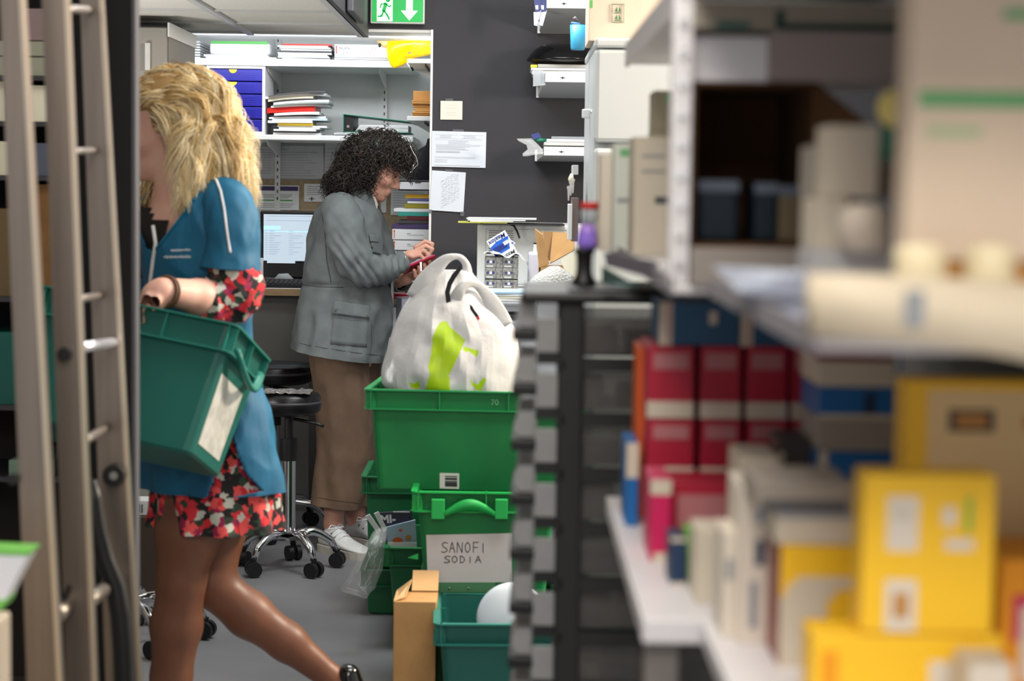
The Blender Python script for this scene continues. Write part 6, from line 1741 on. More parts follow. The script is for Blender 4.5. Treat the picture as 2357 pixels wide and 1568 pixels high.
lbox(20, 195, 20, 60, mat('mauve_box', (150, 128, 130), .6), 'storage_box', 'mauve box at the top behind the ladder', 'box', P(80, 92, DL).z)
lbox(-60, 8, 186, 270, M_CREAM, 'white_carton', 'bright cream carton at the far left edge, behind the first rail', 'carton', lev[280])
lbox(30, 108, 196, 275, mat('bright_cream_box', (250, 246, 222), .5), 'white_carton', 'bright cream carton between the ladder rails', 'carton', lev[280])
lbox(-60, 20, 325, 400, M_CREAM, 'white_pack', 'cream pack at the left edge below the bright carton', 'pack', lev[405])
lbox(55, 196, 330, 400, mat('slate_blue_binder', (92, 98, 116), .5), 'binder', 'slate blue binder lying behind the ladder', 'binder', lev[405])
lbox(60, 198, 425, 670, M_CARDD, 'brown_carton', 'large brown carton behind the ladder', 'carton', lev[685])
lbox(-80, 52, 480, 670, mat('olive_carton', (110, 92, 62), .7), 'brown_carton', 'darker olive brown carton at the far left', 'carton', lev[685])
lbox(70, 196, 698, 755, M_CREAM, 'white_tray', 'cream white tray between brown carton and teal crate', 'tray', P(100, 756, DL).z)
lbox(-80, 128, 765, 925, M_T1, 'teal_crate', 'teal crate on the shelf behind the ladder', 'crate', lev[935])
lbox(20, 120, 1060, 1090, mat('pale_green_tray', (130, 156, 140), .5), 'green_tray', 'pale green tray low behind the ladder', 'tray', lev[1100])
lbox(130, 198, 985, 1090, mat('olive_brown_box', (96, 84, 58), .7), 'brown_box', 'small olive brown box low behind the ladder', 'box', lev[1100], dy=.10, dep=.2)
# ================================================================== people
from mathutils.bvhtree import BVHTree
CAMP = Vector((0, 0, CAM_Z))
def V3(v): return np.array([v.x, v.y, v.z], dtype=np.float32)
def frame(fwd, left):
    f = Vector(fwd).normalized(); l = Vector(left); l = (l-f*l.dot(f)).normalized(); u = f.cross(l)
    return np.array([[f.x, l.x, u.x], [f.y, l.y, u.y], [f.z, l.z, u.z]], dtype=np.float32)
def sd_head(p, C, R, nose=1.0):
    q = (p - C) @ R
    e = lambda c, r: sd_ell(q, c, r)
    d = e((-.012, 0, .028), (.098, .076, .090))
    d = smin(d, e((.030, 0, -.028), (.062, .058, .085)), .02)
    d = smin(d, e((.045, 0, -.084), (.044, .042, .034)), .02)
    d = smin(d, e((.074, 0, -.101), (.017, .020, .016)), .014)
    d = smin(d, sd_cone(q, (.080, -.032, .018), (.080, .032, .018), .011, .011), .012)
    for s in (-1, 1):
        d = smin(d, e((.058, .036*s, -.030), (.028, .024, .024)), .02)
        d = smax(d, -e((.100, .031*s, .001), (.020, .017, .013)), .010)
        d = smin(d, e((.074, .031*s, .000), (.013, .013, .012)), .003)
        d = smin(d, sd_cone(q, (.084, .020*s, .006), (.080, .044*s, .002), .004, .003), .004)
        d = smin(d, e((.093, .013*s, -.040), (.010, .007, .007)), .006)
    d = smin(d, sd_cone(q, (.084, 0, .006), (.108*nose, 0, -.032), .008, .0105), .008)
    d = smin(d, e((.104*nose, 0, -.037), (.011, .010, .009)), .006)
    d = smin(d, sd_cone(q, (.090, -.017, -.064), (.090, .017, -.064), .006, .006), .006)
    d = smin(d, sd_cone(q, (.088, -.014, -.075), (.088, .014, -.075), .0065, .0065), .005)
    d = smax(d, -sd_cone(q, (.099, -.020, -.0695), (.099, .020, -.0695), .0022, .0022), .004)
    d = smin(d, e((.072, 0, -.068), (.022, .026, .022)), .012)
    for s in (-1, 1):
        d = smin(d, sd_ell(q, (-.008, .078*s, -.006), (.019, .007, .031)), .006)
        d = smax(d, -sd_ell(q, (-.003, .086*s, -.004), (.010, .006, .017)), .004)
    return d
def chain(p, pts, k=.01):
    d = None
    for (a, ra), (b, rb) in zip(pts, pts[1:]):
        x = sd_cone(p, V3(a), V3(b), ra, rb)
        d = x if d is None else smin(d, x, k)
    return d
M_SKIN1 = mat('skin_warm', (208, 158, 138), .5, sss=.12, rgb2=(196, 140, 122), scale=22, bump=.06, bscale=180)
M_SKIN2 = mat('skin_fair', (226, 182, 164), .5, sss=.12, rgb2=(216, 164, 148), scale=16, bump=.04, bscale=180)

def garment(rings, sub, m, amp=.008, fr=(9, 9, 4), seed=0.0, ridge=.5, M=1, wr=None, cut=None, caps=(False, False), thick=.0025):
    R = subdiv_rings(rings, sub)
    if M > 1:
        def lr(rg): return [rg[i].lerp(rg[(i+1) % len(rg)], j/M) for i in range(len(rg)) for j in range(M)]
        R = [lr(r_) for r_ in R]
    out = []
    K = len(R)
    for j, rg in enumerate(R):
        c = sum(rg, Vector())/len(rg); o = []
        for q in rg:
            n = (q-c); L = n.length
            if L < 1e-6: o.append(q); continue
            n = n/L
            s = Vector((q.x*fr[0]+seed, q.y*fr[1], q.z*fr[2]))
            v = noise.noise(s)*amp + (abs(noise.noise(s*1.9))-.25)*amp*ridge*-1.6 + noise.noise(s*3.7)*amp*.22
            if wr: v += wr(j/(K-1), q, c)
            o.append(q+n*v)
        out.append(o)
    b = MB().loft(out, m, True, *caps)
    return b, out
def ringBF(bk, ft, w, J_, n=40, e=.9, dy=0.0):
    a = J_(bk[0], bk[1], dy); f = J_(ft[0], ft[1], dy); c = (a+f)/2; u = (f-a)/2
    out = []
    for i in range(n):
        t = 2*PI*i/n; ct, st = math.cos(t), math.sin(t)
        out.append(c+u*math.copysign(abs(ct)**e, ct)+Vector((0, -w, 0))*math.copysign(abs(st)**e, st))
    return out
def ringN(c, d, r, r2=None, n=28, ref=Vector((0, 1, 0))):
    d = d.normalized(); s = ref-d*ref.dot(d)
    s = s.normalized() if s.length > .1 else d.orthogonal().normalized(); u = d.cross(s); r2 = r2 or r
    return [c+s*math.cos(2*PI*i/n)*r+u*math.sin(2*PI*i/n)*r2 for i in range(n)]
def tube_rings(pts, n=28):
    out = []
    for i, (c, r) in enumerate(pts):
        d = pts[min(i+1, len(pts)-1)][0]-pts[max(i-1, 0)][0]
        out.append(ringN(c, d, r, n=n))
    return out
def bvh_of(mb): return BVHTree.FromPolygons([tuple(v) for v in mb.v], [f for f in mb.f if len(f) <= 4])
def drape(bv, pts, off=.0015):
    out = []
    for (x, y) in pts:
        tgt = P(x, y, 4.0); d = (tgt-CAMP).normalized()
        h = bv.ray_cast(CAMP, d)
        if h[0] is not None: out.append(h[0]-d*off)
    return out
def dense(pts, k=5):
    o = []
    for (a, c) in zip(pts, pts[1:]):
        for j in range(k): o.append((a[0]+(c[0]-a[0])*j/k, a[1]+(c[1]-a[1])*j/k))
    o.append(pts[-1]); return o
def patch(bv, quadpx, m, off=.003, nu=10, nv=8, thick=.0015):
    """a cloth patch following the surface below it"""
    A, B, C_, D_ = [Vector(p_) for p_ in quadpx]
    b = MB(); vs = []
    for j in range(nv+1):
        for i in range(nu+1):
            u, v = i/nu, j/nv
            q = A.lerp(B, u).lerp(D_.lerp(C_, u), v); r_ = drape(bv, [(q.x, q.y)], off)
            vs.append(r_[0] if r_ else None)
    if any(v is None for v in vs): return None
    n = len(vs); dn = [v+(v-CAMP).normalized()*(off*.8) for v in vs]
    fs = [(j*(nu+1)+i, (j+1)*(nu+1)+i, (j+1)*(nu+1)+i+1, j*(nu+1)+i+1) for j in range(nv) for i in range(nu)]
    edge = [i for i in range(nu+1)]+[(j+1)*(nu+1)-1 for j in range(1, nv+1)]+[nv*(nu+1)+i for i in range(nu-1, -1, -1)]+[j*(nu+1) for j in range(nv-1, 0, -1)]
    b.add(vs+dn, fs+[(edge[i], edge[(i+1) % len(edge)], edge[(i+1) % len(edge)]+n, edge[i]+n) for i in range(len(edge))], m, True)
    return b
def proj(v):
    w_ = RM.transposed() @ (v-CAMP)
    return (W_/2 - F_*w_.x/w_.z, H_/2 + F_*w_.y/w_.z)
def solidify(o, t):
    s = o.modifiers.new('thickness', 'SOLIDIFY'); s.thickness = t; s.offset = -1

# ------------------------------------------------------------------ woman in the grey jacket
D1 = 7.5
def J1(x, y, dy=0.0): return P(x, y, D1+dy)
root = thing('person', 'woman with dark curly hair in a grey jacket and brown trousers, using a phone', 'person', (J1(790, 1270).x, D1, 0))
C1 = V3(J1(868, 379)); R1 = frame((.86, -.10, -.50), (0.1, 1, 0))
fgR = [  # right (near) hand fingers: px, py, dy, r
 [(957, 570, -.045, .0095), (979, 556, -.045, .0088), (995, 562, -.045, .0082), (993, 576, -.045, .0070)],
 [(958, 577, -.065, .0098), (980, 566, -.066, .009), (995, 574, -.066, .0084), (988, 587, -.064, .0072)],
 [(955, 585, -.084, .0094), (975, 577, -.085, .0088), (987, 587, -.085, .008), (979, 596, -.082, .007)],
 [(950, 592, -.100, .0086), (967, 587, -.100, .0078), (976, 596, -.100, .0072), (969, 602, -.098, .0064)]]
thR = [(940, 590, -.045, .013), (958, 590, -.03, .0105), (976, 589, -.03, .0092), (988, 583, -.035, .0075)]
fgL = [
 [(953, 641, -.02, .009), (956, 636, -.075, .0088), (953, 622, -.088, .0074)],
 [(964, 638, -.02, .0095), (968, 632, -.078, .0090), (964, 614, -.09, .0076)],
 [(976, 634, -.02, .0095), (981, 627, -.078, .0088), (976, 608, -.09, .0074)],
 [(986, 628, -.02, .009), (993, 620, -.072, .0086), (989, 601, -.086, .0072)]]
def pts1(l): return [(J1(x, y, dy), r) for x, y, dy, r in l]
def body1(p):
    d = sd_head(p, C1, R1)
    d = smin(d, chain(p, [(J1(858, 400), .056), (J1(828, 462), .052)]), .02)
    d = smin(d, chain(p, [(J1(803, 512), .080), (J1(800, 640), .110), (J1(790, 800), .125)], .03), .04)
    sh = J1(790, 492, -.16)
    d = smin(d, chain(p, [(J1(806, 496), .06), (sh, .05), (J1(828, 612, -.20), .032), (J1(892, 617, -.13), .026), (J1(926, 603, -.075), .024)], .012), .02)
    d = smin(d, chain(p, [(J1(812, 496), .06), (J1(832, 502, .15), .045), (J1(872, 624, .17), .032), (J1(912, 645, .06), .030), (J1(937, 641, .0), .023)], .012), .02)
    for s, (hx, kx, ax, ay) in ((-1, (782, 790, 768, 1228)), (1, (805, 822, 818, 1205))):
        dy = .085*s
        d = smin(d, chain(p, [(J1(hx, 830, dy), .085), (J1(kx, 1010, dy), .055), (J1(ax+4, 1120, dy), .048), (J1(ax, ay-20, dy), .034), (J1(ax+2, ay+22, dy-.01), .030)], .02), .02)
    # right hand
    d = smin(d, sd_ell(p, V3(J1(946, 588, -.070)), (.030, .036, .019), None), .012)
    d = smin(d, chain(p, [(J1(930, 600, -.073), .021), (J1(945, 590, -.072), .022)]), .012)
    for f in fgR: d = smin(d, chain(p, pts1(f), .002), .0045)
    d = smin(d, chain(p, pts1(thR), .003), .006)
    # left hand
    d = smin(d, sd_ell(p, V3(J1(962, 634, -.02)), (.036, .038, .015), None), .012)
    for f in fgL: d = smin(d, chain(p, pts1(f), .002), .0045)
    d = smin(d, chain(p, [(J1(948, 636, .01), .014), (J1(962, 622, .032), .0105), (J1(980, 610, .03), .009)], .003), .006)
    return d
b = sdf_mb(body1, (J1(690, 1300).x, 7.18, 0.03), (J1(1010, 300).x, 7.78, J1(860, 290).z), .0042, M_SKIN1)
bd = b.build('body', root)
# eyes / brows / lips
def hl(C, R, q): 
    v = C + R @ np.array(q, dtype=np.float32); return Vector((float(v[0]), float(v[1]), float(v[2])))
M_LIP = mat('lips', (176, 96, 92), .4)
M_HAIRD = mat('black_hair', (20, 18, 17), .48, var=.2, scale=40)
M_HAIRD2 = mat('dark_brown_hair', (36, 30, 27), .4)
b = MB()
for s in (-1, 1):
    b.tube([hl(C1, R1, (.088, .018*s, .021)), hl(C1, R1, (.090, .032*s, .024)), hl(C1, R1, (.080, .048*s, .019))], [.002, .0028, .0015], M_HAIRD, n=6)
    b.tube([hl(C1, R1, (.087, .022*s, .002)), hl(C1, R1, (.0885, .032*s, .0005)), hl(C1, R1, (.083, .043*s, .0005))], .0014, M_HAIRD, n=6)
b.build('eyebrow', root)
b = MB(); b.tube([hl(C1, R1, (.090, -.018, -.068)), hl(C1, R1, (.0965, 0, -.066)), hl(C1, R1, (.090, .018, -.068))], [.002, .0042, .002], M_LIP, n=8); b.tube([hl(C1, R1, (.089, -.016, -.073)), hl(C1, R1, (.0935, 0, -.0755)), hl(C1, R1, (.089, .016, -.073))], [.002, .0046, .002], M_LIP, n=8)
b.build('lips', root)
# hair: base volume + curls
hv = [(J1(850, 369), (.120, .108, .113)), (J1(802, 408, 0), (.076, .09, .064)), (J1(905, 355, .0), (.070, .080, .066)), (J1(875, 335), (.09, .09, .065))]
def face_zone(v, C, R, x0=.028):
    q = (np.array([v.x, v.y, v.z], dtype=np.float32)-C) @ R
    return q[0] > x0 and q[2] < .030
def hair1(p):
    d = None
    for c, r_ in hv:
        x = sd_ell(p, V3(c), tuple(k*.87 for k in r_)); d = x if d is None else smin(d, x, .03)
    q = (p-C1) @ R1
    # carve the face
    d = smax(d, -(np.maximum(np.maximum(.022-q[:, 0], q[:, 2]-.034), np.abs(q[:, 1])-.15)), .012)
    d = smax(d, sd_head(p, C1, R1)*-1-.004, .004)
    return d
b = sdf_mb(hair1, (J1(720, 480).x, 7.3, J1(800, 480).z), (J1(980, 280).x, 7.7, J1(800, 270).z), .006, M_HAIRD)
b.build('hair_volume', root)
rr_ = random.Random(42)
def curls(n, mats, rad, ln, tr, seed):
    r = random.Random(seed); bs = MB()
    for k in range(n):
        c, rd = hv[r.choices(range(4), (5, 3, 2.6, 2))[0]]
        u = Vector((r.gauss(0, 1), r.gauss(0, 1), r.gauss(0, 1)))
        if u.y > .2: u.y *= -1 if r.random() < .5 else 1
        u.normalize(); q = Vector((u.x*rd[0], u.y*rd[1], u.z*rd[2]))*.89 + c
        inside_other = any(((q.x-c2.x)/(r2[0]*.8))**2+((q.y-c2.y)/(r2[1]*.78))**2+((q.z-c2.z)/(r2[2]*.78))**2 < 1 for c2, r2 in hv if c2 is not c)
        if inside_other: continue
        if face_zone(q, C1, R1, .034) : continue
        L = r.uniform(*ln); ax = (u*.55+Vector((r.gauss(0, .35), r.gauss(0, .35), -.75+r.gauss(0, .3)))).normalized()
        if face_zone(q+ax*L*.8, C1, R1, .045) and r.random() < .93: continue
        s1 = ax.orthogonal().normalized(); s2 = ax.cross(s1); R0 = r.uniform(*rad); turns = r.uniform(1.5, 3.6); ph = r.random()*6.28; N = 22
        pts = []
        for i in range(N):
            t = i/(N-1); a = ph+turns*2*PI*t
            ax2 = (ax+Vector((0, 0, -.5))*t)
            pts.append(q+ax2*L*t+(s1*math.cos(a)+s2*math.sin(a))*R0*(.5+.5*t))
        bs.tube(pts, [tr*(1-.75*(i/(N-1))**2) for i in range(N)], r.choice(mats), n=3, caps=False)
    return bs
b = curls(3000, [M_HAIRD, M_HAIRD2, mat('brown_hair_glint', (62, 54, 48), .35)], (.006, .012), (.03, .065), .0019, 5)
# few long loose ends at the nape and on the cheek
for k in range(46):
    q = J1(rr_.uniform(745, 800), rr_.uniform(405, 430), rr_.uniform(-.09, .05)); N = 20; ph = rr_.random()*6
    L = rr_.uniform(.03, .07)
    b.tube([q+Vector((-.01*i/N-.012*(i/N), 0, -L*i/N))+Vector((math.cos(ph+i*.9), math.sin(ph+i*.9), 0))*.005 for i in range(N)], [.0014*(1-.7*i/N) for i in range(N)], M_HAIRD, n=3, caps=False)
for k in range(9):
    q = J1(rr_.uniform(868, 925), rr_.uniform(388, 398), rr_.uniform(-.085, -.04)); N = 18; ph = rr_.random()*6
    L = rr_.uniform(.02, .055)
    b.tube([q+Vector((.004*i/N, -.004, -L*i/N))+Vector((math.cos(ph+i*.8), 0, math.sin(ph+i*.8)*.4))*.006 for i in range(N)], [.0011*(1-.6*i/N) for i in range(N)], M_HAIRD, n=3, caps=False)
b.build('curly_hair', root)
# glasses pushed into the hair front
b = MB()
gl = [(930, 391), (943, 389), (957, 381), (962, 372), (957, 366), (961, 352)]
b.tube([J1(x, y, -.055) for x, y in ((940, 402), (950, 391), (962, 378), (957, 360), (948, 345), (942, 330))], .0017, M_CHROME, n=8)
b.tube([J1(x, y, .045) for x, y in ((940, 402), (950, 391), (962, 378), (957, 360), (948, 345), (942, 330))], .0017, M_CHROME, n=8)
for dy in (-.028, .028):
    ring = [J1(951+12*math.cos(a)*.35, 385, dy)+Vector((0, math.sin(a)*.024, math.cos(a)*.020)) for a in [2*PI*i/20 for i in range(21)]]
    b.tube(ring, .0014, M_CHROME, n=6)
b.tube([J1(952, 381, -.006), J1(954, 379, 0), J1(952, 381, .006)], .0014, M_CHROME, n=6)
b.build('glasses', root)
# jacket
M_JK = mat('grey_twill', (106, 113, 114), .85, rgb2=(94, 100, 102), scale=16, bump=.25, bscale=500)
M_JKD = mat('grey_twill_dark', (72, 76, 78), .85, bump=.2, bscale=500)
M_JKI = mat('pale_lining', (196, 198, 198), .8)
jr = [((806, 432), (862, 470), .070), ((790, 440), (874, 482), .115), ((756, 456), (880, 500), .165), ((733, 480), (884, 526), .190), ((716, 530), (891, 566), .195),
      ((704, 590), (898, 606), .195), ((696, 640), (900, 648), .190), ((692, 660), (899, 666), .188), ((685, 700), (899, 706), .205), ((674, 750), (899, 766), .215), ((667, 785), (893, 815), .225), ((663, 797), (890, 833), .228)]
rings = [ringBF(a, c, w_, J1, n=48, e=.88) for a, c, w_ in jr]
def wrJ(t, q, c):
    px, py = proj(q); v = 0
    v -= .007*math.exp(-((py-656)/5)**2)          # waist seam
    v += .006*math.sin(px*.16+py*.03)*max(0, min(1, (py-660)/60))*.8
    return v
b, _ = garment(rings, 9, M_JK, amp=.016, fr=(7, 7, 5), seed=1.3, M=2, wr=wrJ)
bvj = bvh_of(b)
jk = b.build('jacket', root); solidify(jk, .004)
# sleeves
def wrS(t, q, c):
    e_ = math.exp(-((t-.52)/.20)**2)
    return e_*.006*math.sin((q.x*1.2+q.z*.9)*150+q.y*30) + .004*math.exp(-((t-.85)/.15)**2)*math.sin(q.x*260)
sl = [(780, 474, -.10, .062), (783, 486, -.165, .070), (793, 522, -.19, .072), (804, 566, -.20, .071), (820, 603, -.205, .069), (846, 624, -.19, .062), (880, 620, -.15, .052), (908, 610, -.11, .043), (930, 601, -.082, .036)]
b, _ = garment(tube_rings([(J1(x, y, dy), r_) for x, y, dy, r_ in sl], 36), 9, M_JK, amp=.012, fr=(12, 12, 9), seed=4.2, M=2, wr=wrS)
bvs = bvh_of(b)
o = b.build('sleeve', jk); solidify(o, .003)
sl = [(835, 478, .10, .06), (842, 500, .165, .066), (864, 560, .18, .06), (882, 612, .17, .056), (900, 640, .12, .048), (916, 648, .06, .042), (927, 648, .03, .036)]
b, _ = garment(tube_rings([(J1(x, y, dy), r_) for x, y, dy, r_ in sl], 30), 6, M_JK, amp=.010, fr=(12, 12, 9), seed=8.2)
o = b.build('sleeve', jk); solidify(o, .003)
b = MB(); b.loft([ringN(J1(928, 602, -.084), Vector((1, 0, .3)), .033, n=24), ringN(J1(937, 598, -.080), Vector((1, 0, .3)), .0325, n=24), ringN(J1(937, 598, -.080), Vector((1, 0, .3)), .029, n=24)], M_PAPER, True); b.build('shirt_cuff', root)
# collar
def strip(pts_a, pts_b, th_, m):
    A_ = [J1(*p_) for p_ in pts_a]; B_2 = [J1(*p_) for p_ in pts_b]; rg = []
    for a, c in zip(A_, B_2):
        n = Vector((0, -1, 0)); d = (c-a).normalized(); n = (n-d*n.dot(d)).normalized()*th_
        rg.append([a+n, c+n, c-n, a-n])
    return MB().loft(subdiv_rings(rg, 4), m, True, True, True)
b = strip([(806, 420, -.02), (822, 424, -.062), (842, 436, -.068), (857, 452, -.058), (866, 476, -.040), (868, 492, -.030)], [(796, 440, -.04), (814, 447, -.085), (834, 462, -.092), (848, 482, -.082), (862, 497, -.062), (866, 494, -.034)], .003, M_JK)
b.build('collar', jk)
b = strip([(812, 424, .02), (830, 424, .058), (850, 434, .062), (862, 450, .05), (872, 476, .034)], [(806, 440, .04), (824, 447, .07), (846, 462, .08), (868, 480, .06), (876, 496, .03)], .003, M_JK)
b.build('collar', jk)
b = strip([(828, 428, -.050), (848, 436, -.054), (862, 452, -.046), (870, 470, -.030)], [(838, 450, -.062), (852, 462, -.066), (862, 478, -.054), (868, 490, -.036)], .002, mat('pale_shirt', (206, 200, 190), .8))
b.build('shirt_collar', root)
# pocket, flap, seams, buttons
for nm, qd, off in (('pocket', [(770, 700), (852, 712), (845, 800), (760, 792)], .003), ('pocket_flap', [(768, 692), (853, 704), (851, 733), (764, 722)], .009), ('chest_pocket', [(852, 545), (872, 547), (876, 586), (858, 582)], .004), ('chest_flap', [(850, 540), (873, 543), (872, 558), (852, 556)], .008)):
    pb_ = patch(bvj, qd, M_JK, off)
    if pb_: pb_.build(nm, jk)
def seam(bv, pts, r_, m, parent, nm, off=.001, k=6):
    q = drape(bv, dense(pts, k), off)
    if len(q) > 2: return MB().tube(q, r_, m, n=6).build(nm, parent)
seam(bvj, [(693, 655), (730, 660), (790, 662)], .0016, M_JKD, jk, 'waist_seam')
seam(bvj, [(764, 724), (806, 731), (851, 735)], .0012, M_JKD, jk, 'flap_edge', .0095)
seam(bvj, [(668, 786), (740, 800), (820, 812), (888, 820)], .0010, M_JKD, jk, 'hem_seam')
seam(bvj, [(741, 490), (748, 540), (752, 600), (762, 650)], .0014, M_JKD, jk, 'armhole_seam')
seam(bvj, [(854, 735), (856, 790), (852, 815)], .0012, M_JKD, jk, 'side_seam')
seam(bvs, [(790, 448), (812, 447), (838, 470), (855, 510)], .0014, M_JKD, jk, 'shoulder_seam')
for (x, y) in ((773, 713), (846, 726), (858, 566)):
    q = drape(bvj, [(x, y)], .0105)
    if q: b = MB(); b.cyl(q[0], q[0]+Vector((0, -.003, 0)), .0045, mat('brass_button', (120, 112, 96), .35, metal=.6), n=14); b.build('button', jk)
b = strip([(890, 600, -.03), (900, 650, -.03), (899, 720, -.03), (893, 800, -.03), (888, 830, -.03)], [(893, 602, .0), (905, 650, .0), (904, 720, .0), (899, 800, .0), (893, 830, .0)], .002, M_JKI)
b.build('front_placket', jk)
# trousers
M_TR = mat('khaki_brown_cotton', (112, 90, 72), .85, rgb2=(98, 78, 63), scale=10, bump=.15, bscale=300)
def wrT(t, q, c): return .006*math.sin(q.x*60+q.z*7)*min(1, t*2)
near = [((712, 806), (852, 812), .13), ((714, 840), (850, 842), .12), ((721, 900), (856, 900), .105), ((727, 1000), (858, 1000), .095), ((725, 1080), (851, 1080), .092), ((720, 1130), (842, 1134), .092), ((717, 1157), (833, 1172), .092)]
b, _ = garment([ringBF(a, c, w_, J1, n=40, e=.92, dy=-.085) for a, c, w_ in near], 8, M_TR, amp=.013, fr=(9, 9, 3.5), seed=2.1, M=2, wr=wrT)
trs = b.build('trousers', root); solidify(trs, .003)
bvt = bvh_of(b)
far = [((735, 806), (872, 815), .12), ((745, 860), (873, 860), .11), ((758, 1000), (872, 1000), .095), ((764, 1100), (867, 1100), .09), ((768, 1150), (861, 1165), .088)]
b, _ = garment([ringBF(a, c, w_, J1, n=36, e=.92, dy=.10) for a, c, w_ in far], 8, M_TR, amp=.010, fr=(9, 9, 3.5), seed=5.1, wr=wrT)
o = b.build('trouser_leg', trs); solidify(o, .003)
seam(bvt, [(719, 1143), (775, 1152), (836, 1160)], .0010, mat('brown_stitch', (96, 76, 60), .8), trs, 'hem_stitch')
# shoes
M_SHOE = mat('white_leather', (212, 212, 210), .45, var=.04, scale=20)
def shoe(parent, x, y, yaw, m, msole, lace=True, sc=1.0, rot=None, z=0.0):
    T = Matrix.Translation((x, y, z)) @ (rot if rot is not None else Matrix.Rotation(yaw, 4, 'Z')) @ Matrix.Scale(sc, 4)
    prof = [(-.004, .018, .050), (.0, .026, .070), (.03, .034, .088), (.07, .036, .095), (.10, .037, .088), (.13, .041, .070), (.17, .045, .056), (.21, .043, .046), (.24, .032, .038), (.256, .014, .030)]
    rings = []
    for (px, w_, h_) in prof:
        rg = []
        for i in range(20):
            t = 2*PI*i/20; c_, s_ = math.cos(t), math.sin(t); zz = .020+(h_-.020)*(.5+.5*s_) if True else 0
            wy = w_*c_*(1.0 if s_ < 0 else (1-.35*s_))
            rg.append((px, wy, zz))
        rings.append([Vector(q) for q in rg])
    b = MB(T).loft(subdiv_rings(rings, 3), m, True, True, True); sh_ = b.build('shoe', parent)
    rings = [[Vector((px+(.003 if px > .1 else -.003), w_*1.08*math.cos(2*PI*i/20), 0.0 if math.sin(2*PI*i/20) < 0 else .026)) for i in range(20)] for (px, w_, h_) in prof]
    b = MB(T).loft(rings, msole, False, True, True); b.build('sole', sh_)
    if lace:
        for k in range(4):
            xx = .085+.021*k; zz = .090-.0105*k
            b = MB(T); b.tube([(xx, -.026, zz-.010), (xx+.003, -.010, zz+.004), (xx+.003, .010, zz+.004), (xx, .026, zz-.010)], .0028, M_PAPER, n=6); b.build('lace', sh_)
            for s_ in (-1, 1):
                b = MB(T); b.lathe([(0, .001), (.0032, .001), (.0032, 0)], (xx, .030*s_, zz-.014), M_DARKGREY, n=10, axis=(0, s_*.8, .6)); b.build('eyelet', sh_)
        b = MB(T); b.tube([(.082, .0, .098), (.070, -.02, .104), (.078, -.038, .092), (.090, -.02, .096), (.082, 0, .098)], .0024, M_PAPER, n=6); b.tube([(.082, .0, .098), (.070, .02, .104), (.078, .034, .092), (.090, .02, .096), (.082, 0, .098)], .0024, M_PAPER, n=6); b.build('lace_bow', sh_)
    return sh_
q = J1(752, 1262, -.09)
shoe(root, q.x-.012, q.y-.0, math.radians(-47), M_SHOE, mat('cream_sole', (196, 190, 180), .6), sc=1.02)
q = J1(812, 1240, .08)
shoe(root, q.x-.02, q.y+.02, math.radians(-38), mat('grey_white_leather', (180, 182, 182), .5), MATS['cream_sole'], sc=1.0)
# phone
ph0, ph1 = J1(926, 624, -.07), J1(1004, 592, -.07)
ctr = (ph0+ph1)/2; ax = (ph1-ph0).normalized(); L = (ph1-ph0).length
T = Matrix.Translation(ctr) @ Matrix.Rotation(-math.atan2(ax.z, ax.x), 4, 'Y') @ Matrix.Rotation(-.30, 4, 'X')
t = thing('mobile_phone', 'phone in a crimson case held by the woman in the grey jacket', 'phone', ctr-Vector((0, 0, .01)))
M_PHC = mat('crimson_case', (168, 24, 58), .35)
MB(T.copy()).box(-L/2, L/2, -.038, .038, -.006, .003, M_PHC, bev=.003).build('case', t)
MB(T.copy()).box(-L/2+.008, L/2-.008, -.034, .034, .003, .0042, mat('phone_glass', (150, 175, 205), .15, emit=(140, 170, 205), estr=.25)).build('screen', t)
b = MB(); b.slab([J1(966, 604, -.125), J1(971, 603, -.125), J1(971, 624, -.128), J1(968, 625, -.128)], .002, M_PAPER); b.build('side_tab', t)
# ------------------------------------------------------------------ walking woman with blonde hair
D6 = 4.7
def J2(x, y, dy=0.0): return P(x, y, D6+dy)
root2 = thing('person', 'blonde woman in a teal tunic over a red floral dress, striding left', 'person', (J2(470, 1500).x, D6, 0))
C2 = V3(J2(384, 290)); R2_ = frame((-.97, -.10, -.17), (.1, -1, 0))
LX = Vector((.72, -.69, 0)); FX = Vector((-.69, -.72, 0))
fg2 = [
 [(352, 676, -0.335, .0105), (334, 690, -0.360, .0098), (322, 712, -0.370, .009), (326, 738, -0.360, .008)],
 [(346, 684, -0.320, .0108), (328, 702, -0.345, .010), (318, 728, -0.350, .0092), (322, 752, -0.340, .0082)],
 [(344, 694, -0.305, .0104), (326, 716, -0.330, .0096), (318, 742, -0.335, .009), (322, 766, -0.325, .008)],
 [(346, 706, -0.290, .0095), (330, 728, -0.312, .009), (324, 752, -0.318, .0082), (328, 772, -0.310, .0072)]]
th2 = [(360, 688, -0.345, .0135), (352, 708, -0.370, .0115), (344, 732, -0.375, .0105), (337, 752, -0.370, .009)]
def pts2(l): return [(J2(x, y, dy), r) for x, y, dy, r in l]
legF = [(J2(462, 1030, -.03), .088), (J2(432, 1230, -.05), .074), (J2(417, 1335, -.06), .054), (J2(406, 1440, -.045), .057), (J2(394, 1560, -.035), .045), (J2(384, 1690, -.03), .034)]
legB = [(J2(492, 1030, .10), .086), (J2(494, 1220, .09), .070), (J2(488, 1345, .07), .052), (J2(572, 1415, .09), .053), (J2(660, 1478, .11), .044), (J2(752, 1552, .13), .031)]
def legs(p):
    d = smin(chain(p, legF, .02), chain(p, legB, .02), .008)
    d = smin(d, chain(p, [(J2(386, 1700, -.03), .034), (J2(350, 1735, -.05), .030), (J2(290, 1745, -.07), .024)], .01), .01)
    d = smin(d, chain(p, [(J2(760, 1560, .13), .032), (J2(790, 1600, .13), .030), (J2(770, 1670, .13), .026), (J2(745, 1712, .13), .022)], .01), .01)
    return d
